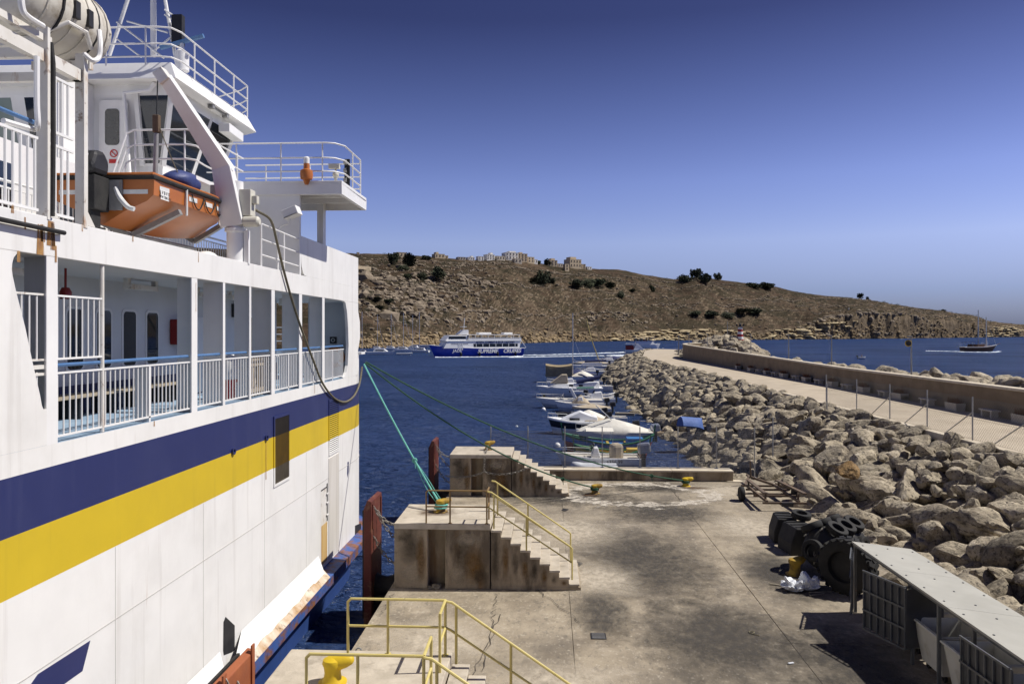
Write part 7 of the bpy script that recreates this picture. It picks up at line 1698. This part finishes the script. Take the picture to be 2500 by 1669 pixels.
for (px, py, w, hs, lab) in (
    (962,645,30,1.7,'dark tree left of the square farmhouse on the ridge'),(997,650,42,1.5,'biggest dark tree right of the square farmhouse on the ridge'),(985,662,30,1.2,'dark bush below the square farmhouse'),(1040,634,26,1.2,'bush on the ridge between the two left farmhouses'),
    (1068,682,44,1.3,'broad dark bush in the middle of the left slope'),(1032,684,26,1.3,'round bush left of the broad dark bush'),(995,684,20,1.4,'small round bush on the left slope below the farmhouse'),
    (1303,692,36,1.1,'left bush of the hedge in the centre of the hill'),(1325,695,44,1.3,'middle bush of the hedge in the centre of the hill'),(1345,690,30,1.2,'right bush of the hedge in the centre of the hill'),
    (1408,698,40,1.2,'first bush of the long dark hedge below the villas'),(1436,700,42,1.2,'second bush of the long dark hedge below the villas'),(1462,700,40,1.2,'third bush of the long dark hedge below the villas'),(1488,703,34,1.2,'last bush of the long dark hedge below the villas'),
    (1516,727,20,1.6,'single round bush on the bare slope below the hedge'),(1592,712,18,1.8,'slim tree on the right slope beneath the skyline'),(1545,713,24,.8,'low flat bush on the slope right of the hedge'),
    (1672,690,40,1.2,'left tree of the clump on the right skyline'),(1700,683,30,1.6,'tall tree of the clump on the right skyline'),(1722,690,34,1.3,'broad tree in the clump on the right skyline'),(1752,680,22,1.4,'tree beside the ruined hut on the right skyline'),
    (1838,702,40,.9,'dark scrub bush on the right shoulder of the hill'),(1868,706,40,1.1,'larger dark scrub bush on the right shoulder'),(1880,700,24,.9,'small scrub bush on the right shoulder'),
    (2100,727,16,1.8,'lone tree on the descending right ridge'),(2117,729,11,1.6,'small tree next to the lone tree on the right ridge'),(2302,757,14,.9,'low bush near the right end of the ridge'),
    (1700,770,40,.8,'left part of the dark prickly scrub above the shore'),(1735,772,44,.8,'middle of the dark prickly scrub above the shore'),(1775,775,44,.8,'prickly scrub bush above the striped beacon'),(1815,768,40,.9,'dark bush right of the striped beacon scrub'),(1845,765,40,.9,'rightmost dark bush of the scrub above the shore'),
    (1335,640,22,1.3,'tree just right of the white hilltop houses'),(1315,640,20,1.2,'tree between the white hilltop houses and the villas'),(1425,655,14,1.2,'small tree beside the stone villas'),(920,735,22,1.2,'scrub bush among the boulders on the left slope'),(950,745,26,1.1,'dark scrub bush low on the left slope near the ferry'),(925,760,30,1.0,'scrub bush above the marina masts')):
    tree(px, py, w, hs, lab, 'tree' if hs > 1.25 else 'bush', 'tree' if hs > 1.25 else 'bush')
# uncountable low scrub
sc_ = MB(); V0 = [v.co.copy() for v in CR[0].vertices]; F0 = [tuple(f.vertices) for f in CR[0].polygons][:70]
for i in range(4200):
    px = rng.uniform(840, 2420); t = rng.uniform(.04, .97); p = hill_point(px, t)
    if noise.fractal(Vector((p.x*.02, p.y*.02, 50)), 1.0, 2.0, 3) < -.05: continue
    s = rng.uniform(1.4, 4.6); base = len(sc_.v); st_ = rng.randrange(0, 440)
    st_ *= 2; fs = [tuple(f.vertices) for f in CR[i % 6].polygons[st_:st_+46]]; VV = CR[i % 6].vertices
    for f in fs:
        bb = len(sc_.v); sc_.v += [p+Vector((VV[q].co.x*s, VV[q].co.y*s, VV[q].co.z*s*.7-.1)) for q in f]; sc_.f.append(tuple(range(bb, bb+len(f)))); sc_.m.append(0)
tag(sc_.build('scrub', 'leaf_scrub'), kind='stuff')
# houses
M('limestone', (.50,.40,.265), (.57,.46,.31), .4, .9, layers=(((.30,.22,.13), .5, .55, .72, W, .5),)); M('house_white', (.68,.65,.585), (.74,.71,.65), .4, .85); M('house_grey', (.48,.42,.33), (.54,.47,.37), .4, .9); M('opening', (.035,.03,.028), None, 1, .6)
def house(px, py, wpx, hpx, mat, label, wins=3, stor=1, extra=(), rz=None, depth=.8):
    p = hp(px, py); dep = (p-EYE).dot(Vector((-SY_, CY_, 0))); k = dep/FPX; w, h = wpx*k*.98, hpx*k*.95; d = w*depth
    t = thing('house', (0,0,0), label, 'house', 'houses on the hilltop')
    b = MB(); b.box(-w/2, w/2, -d/2, d/2, -2, h); b.build('wall', mat, t)
    b = MB(); b.box(-w/2-.15, w/2+.15, -d/2-.15, d/2+.15, h, h+.35); b.build('roof', mat, t)
    for s in range(stor):
        for i in range(wins):
            x = -w/2+w*(i+.5)/wins; z0 = h*(s+.32)/stor; b = MB(); b.box(x-w/wins*.2, x+w/wins*.2, -d/2-.12, -d/2+.05, z0, z0+h/stor*.42); wn_ = b.build('window', 'opening', t)
            b = MB(); b.box(x-w/wins*.26, x+w/wins*.26, -d/2-.3, -d/2, z0-.25, z0-.02); b.build('sill', mat, wn_)
            z0 = h*(s+.32)/stor; yy = d/2*((i+.5)/wins*2-1); b = MB(); b.box(w/2-.05, w/2+.12, yy-.5, yy+.5, z0, z0+h/stor*.42); b.build('window', 'opening', t)
    for (ex, ew, eh, em) in extra: b = MB(); b.box(ex*w-ew*w/2, ex*w+ew*w/2, -d*.3, d*.4, h+.35, h+.35+eh*h); b.build('roof_room', em, t)
    t.location = p; t.rotation_euler = (0,0, R(rng.uniform(24, 38)) if rz is None else rz); return t
house(978,627,24,10,'limestone','square stone farmhouse with three windows on the left ridge',3,1); house(955,630,14,8,'house_grey','low dark wing left of the square farmhouse',1,1)
house(874,622,6,5,'limestone','tiny stone hut on the ridge just right of the ferry',1,1); house(1070,628,26,8,'limestone','long low stone farmhouse with a small tower on the ridge',3,1,((-.2,.25,.6,'limestone'),)); house(1086,626,14,6,'limestone','low wing right of the stone farmhouse with the tower',2,1)
for a in ((1125,632,20,5,'house_grey','low grey house at the left end of the hilltop village',3,1),(1148,632,18,6,'house_white','low pale house left in the hilltop village',3,1,((.2,.3,.6,'house_white'),)),(1172,632,16,9,'house_white','narrow white house in the left of the village',2,2),(1194,634,22,12,'house_white','white two storey house with a roof room left of the village centre',3,2,((.2,.3,.4,'house_white'),)),
          (1218,634,24,8,'house_grey','grey house in front of the village centre',3,1),(1245,632,34,16,'house_white','largest white block in the village centre',4,2,((.1,.5,.25,'house_white'),)),(1232,634,16,8,'house_grey','small grey house below the largest white block',2,1),(1272,634,26,18,'limestone','tall stone house right of the largest white block',3,3,((-.1,.3,.2,'limestone'),)),
          (1292,638,20,13,'limestone','stone house on the right side of the village',2,2),(1304,640,14,9,'house_white','small white house at the right end of the village',2,1),(1262,642,20,9,'house_grey','grey terrace house below the tall stone house',2,1)): house(*a)
for a in ((1345,645,26,12,'limestone','left stone villa of the right hilltop group',3,2,((.1,.4,.4,'limestone'),)),(1366,648,14,6,'house_grey','small dark annex between the stone villas',2,1),(1398,650,34,20,'limestone','tallest stone villa with balconies in the right group',4,2,((-.1,.5,.3,'limestone'),)),(1382,662,12,15,'limestone','narrow stone tower house below the tallest villa',1,2),(1420,652,16,10,'limestone','stone villa at the right end of the group',2,2),(1436,655,14,5,'house_white','low pale garden house right of the stone villas',2,1),(1755,676,9,7,'limestone','ruined stone hut on the right skyline',1,1),(2072,758,3,4,'house_white','tiny white marker hut on the right slope',1,1)): house(*a)
# retaining wall on the left slope and rubble jetty wall of the marina
p0, p1 = hp(868,660), hp(905,661); b = MB(); b.beam(p0+Vector((0,0,1.0)), p1+Vector((0,0,1.0)), 1.0, 4.0); tag(b.build('terrace_wall', 'limestone'), 'pale stone terrace wall on the slope just right of the ferry', 'wall')
a, c = G(840, 848, 0), G(1060, 848, 0); b = MB(); b.prism([a+Vector((0,0,-1)), a+Vector((0,0,1.6)), a+Vector((0,4,1.6)), a+Vector((0,4,-1))], c-a); tag(b.build('marina_jetty', 'house_white'), 'pale stone jetty of the marina behind the yachts', 'jetty')
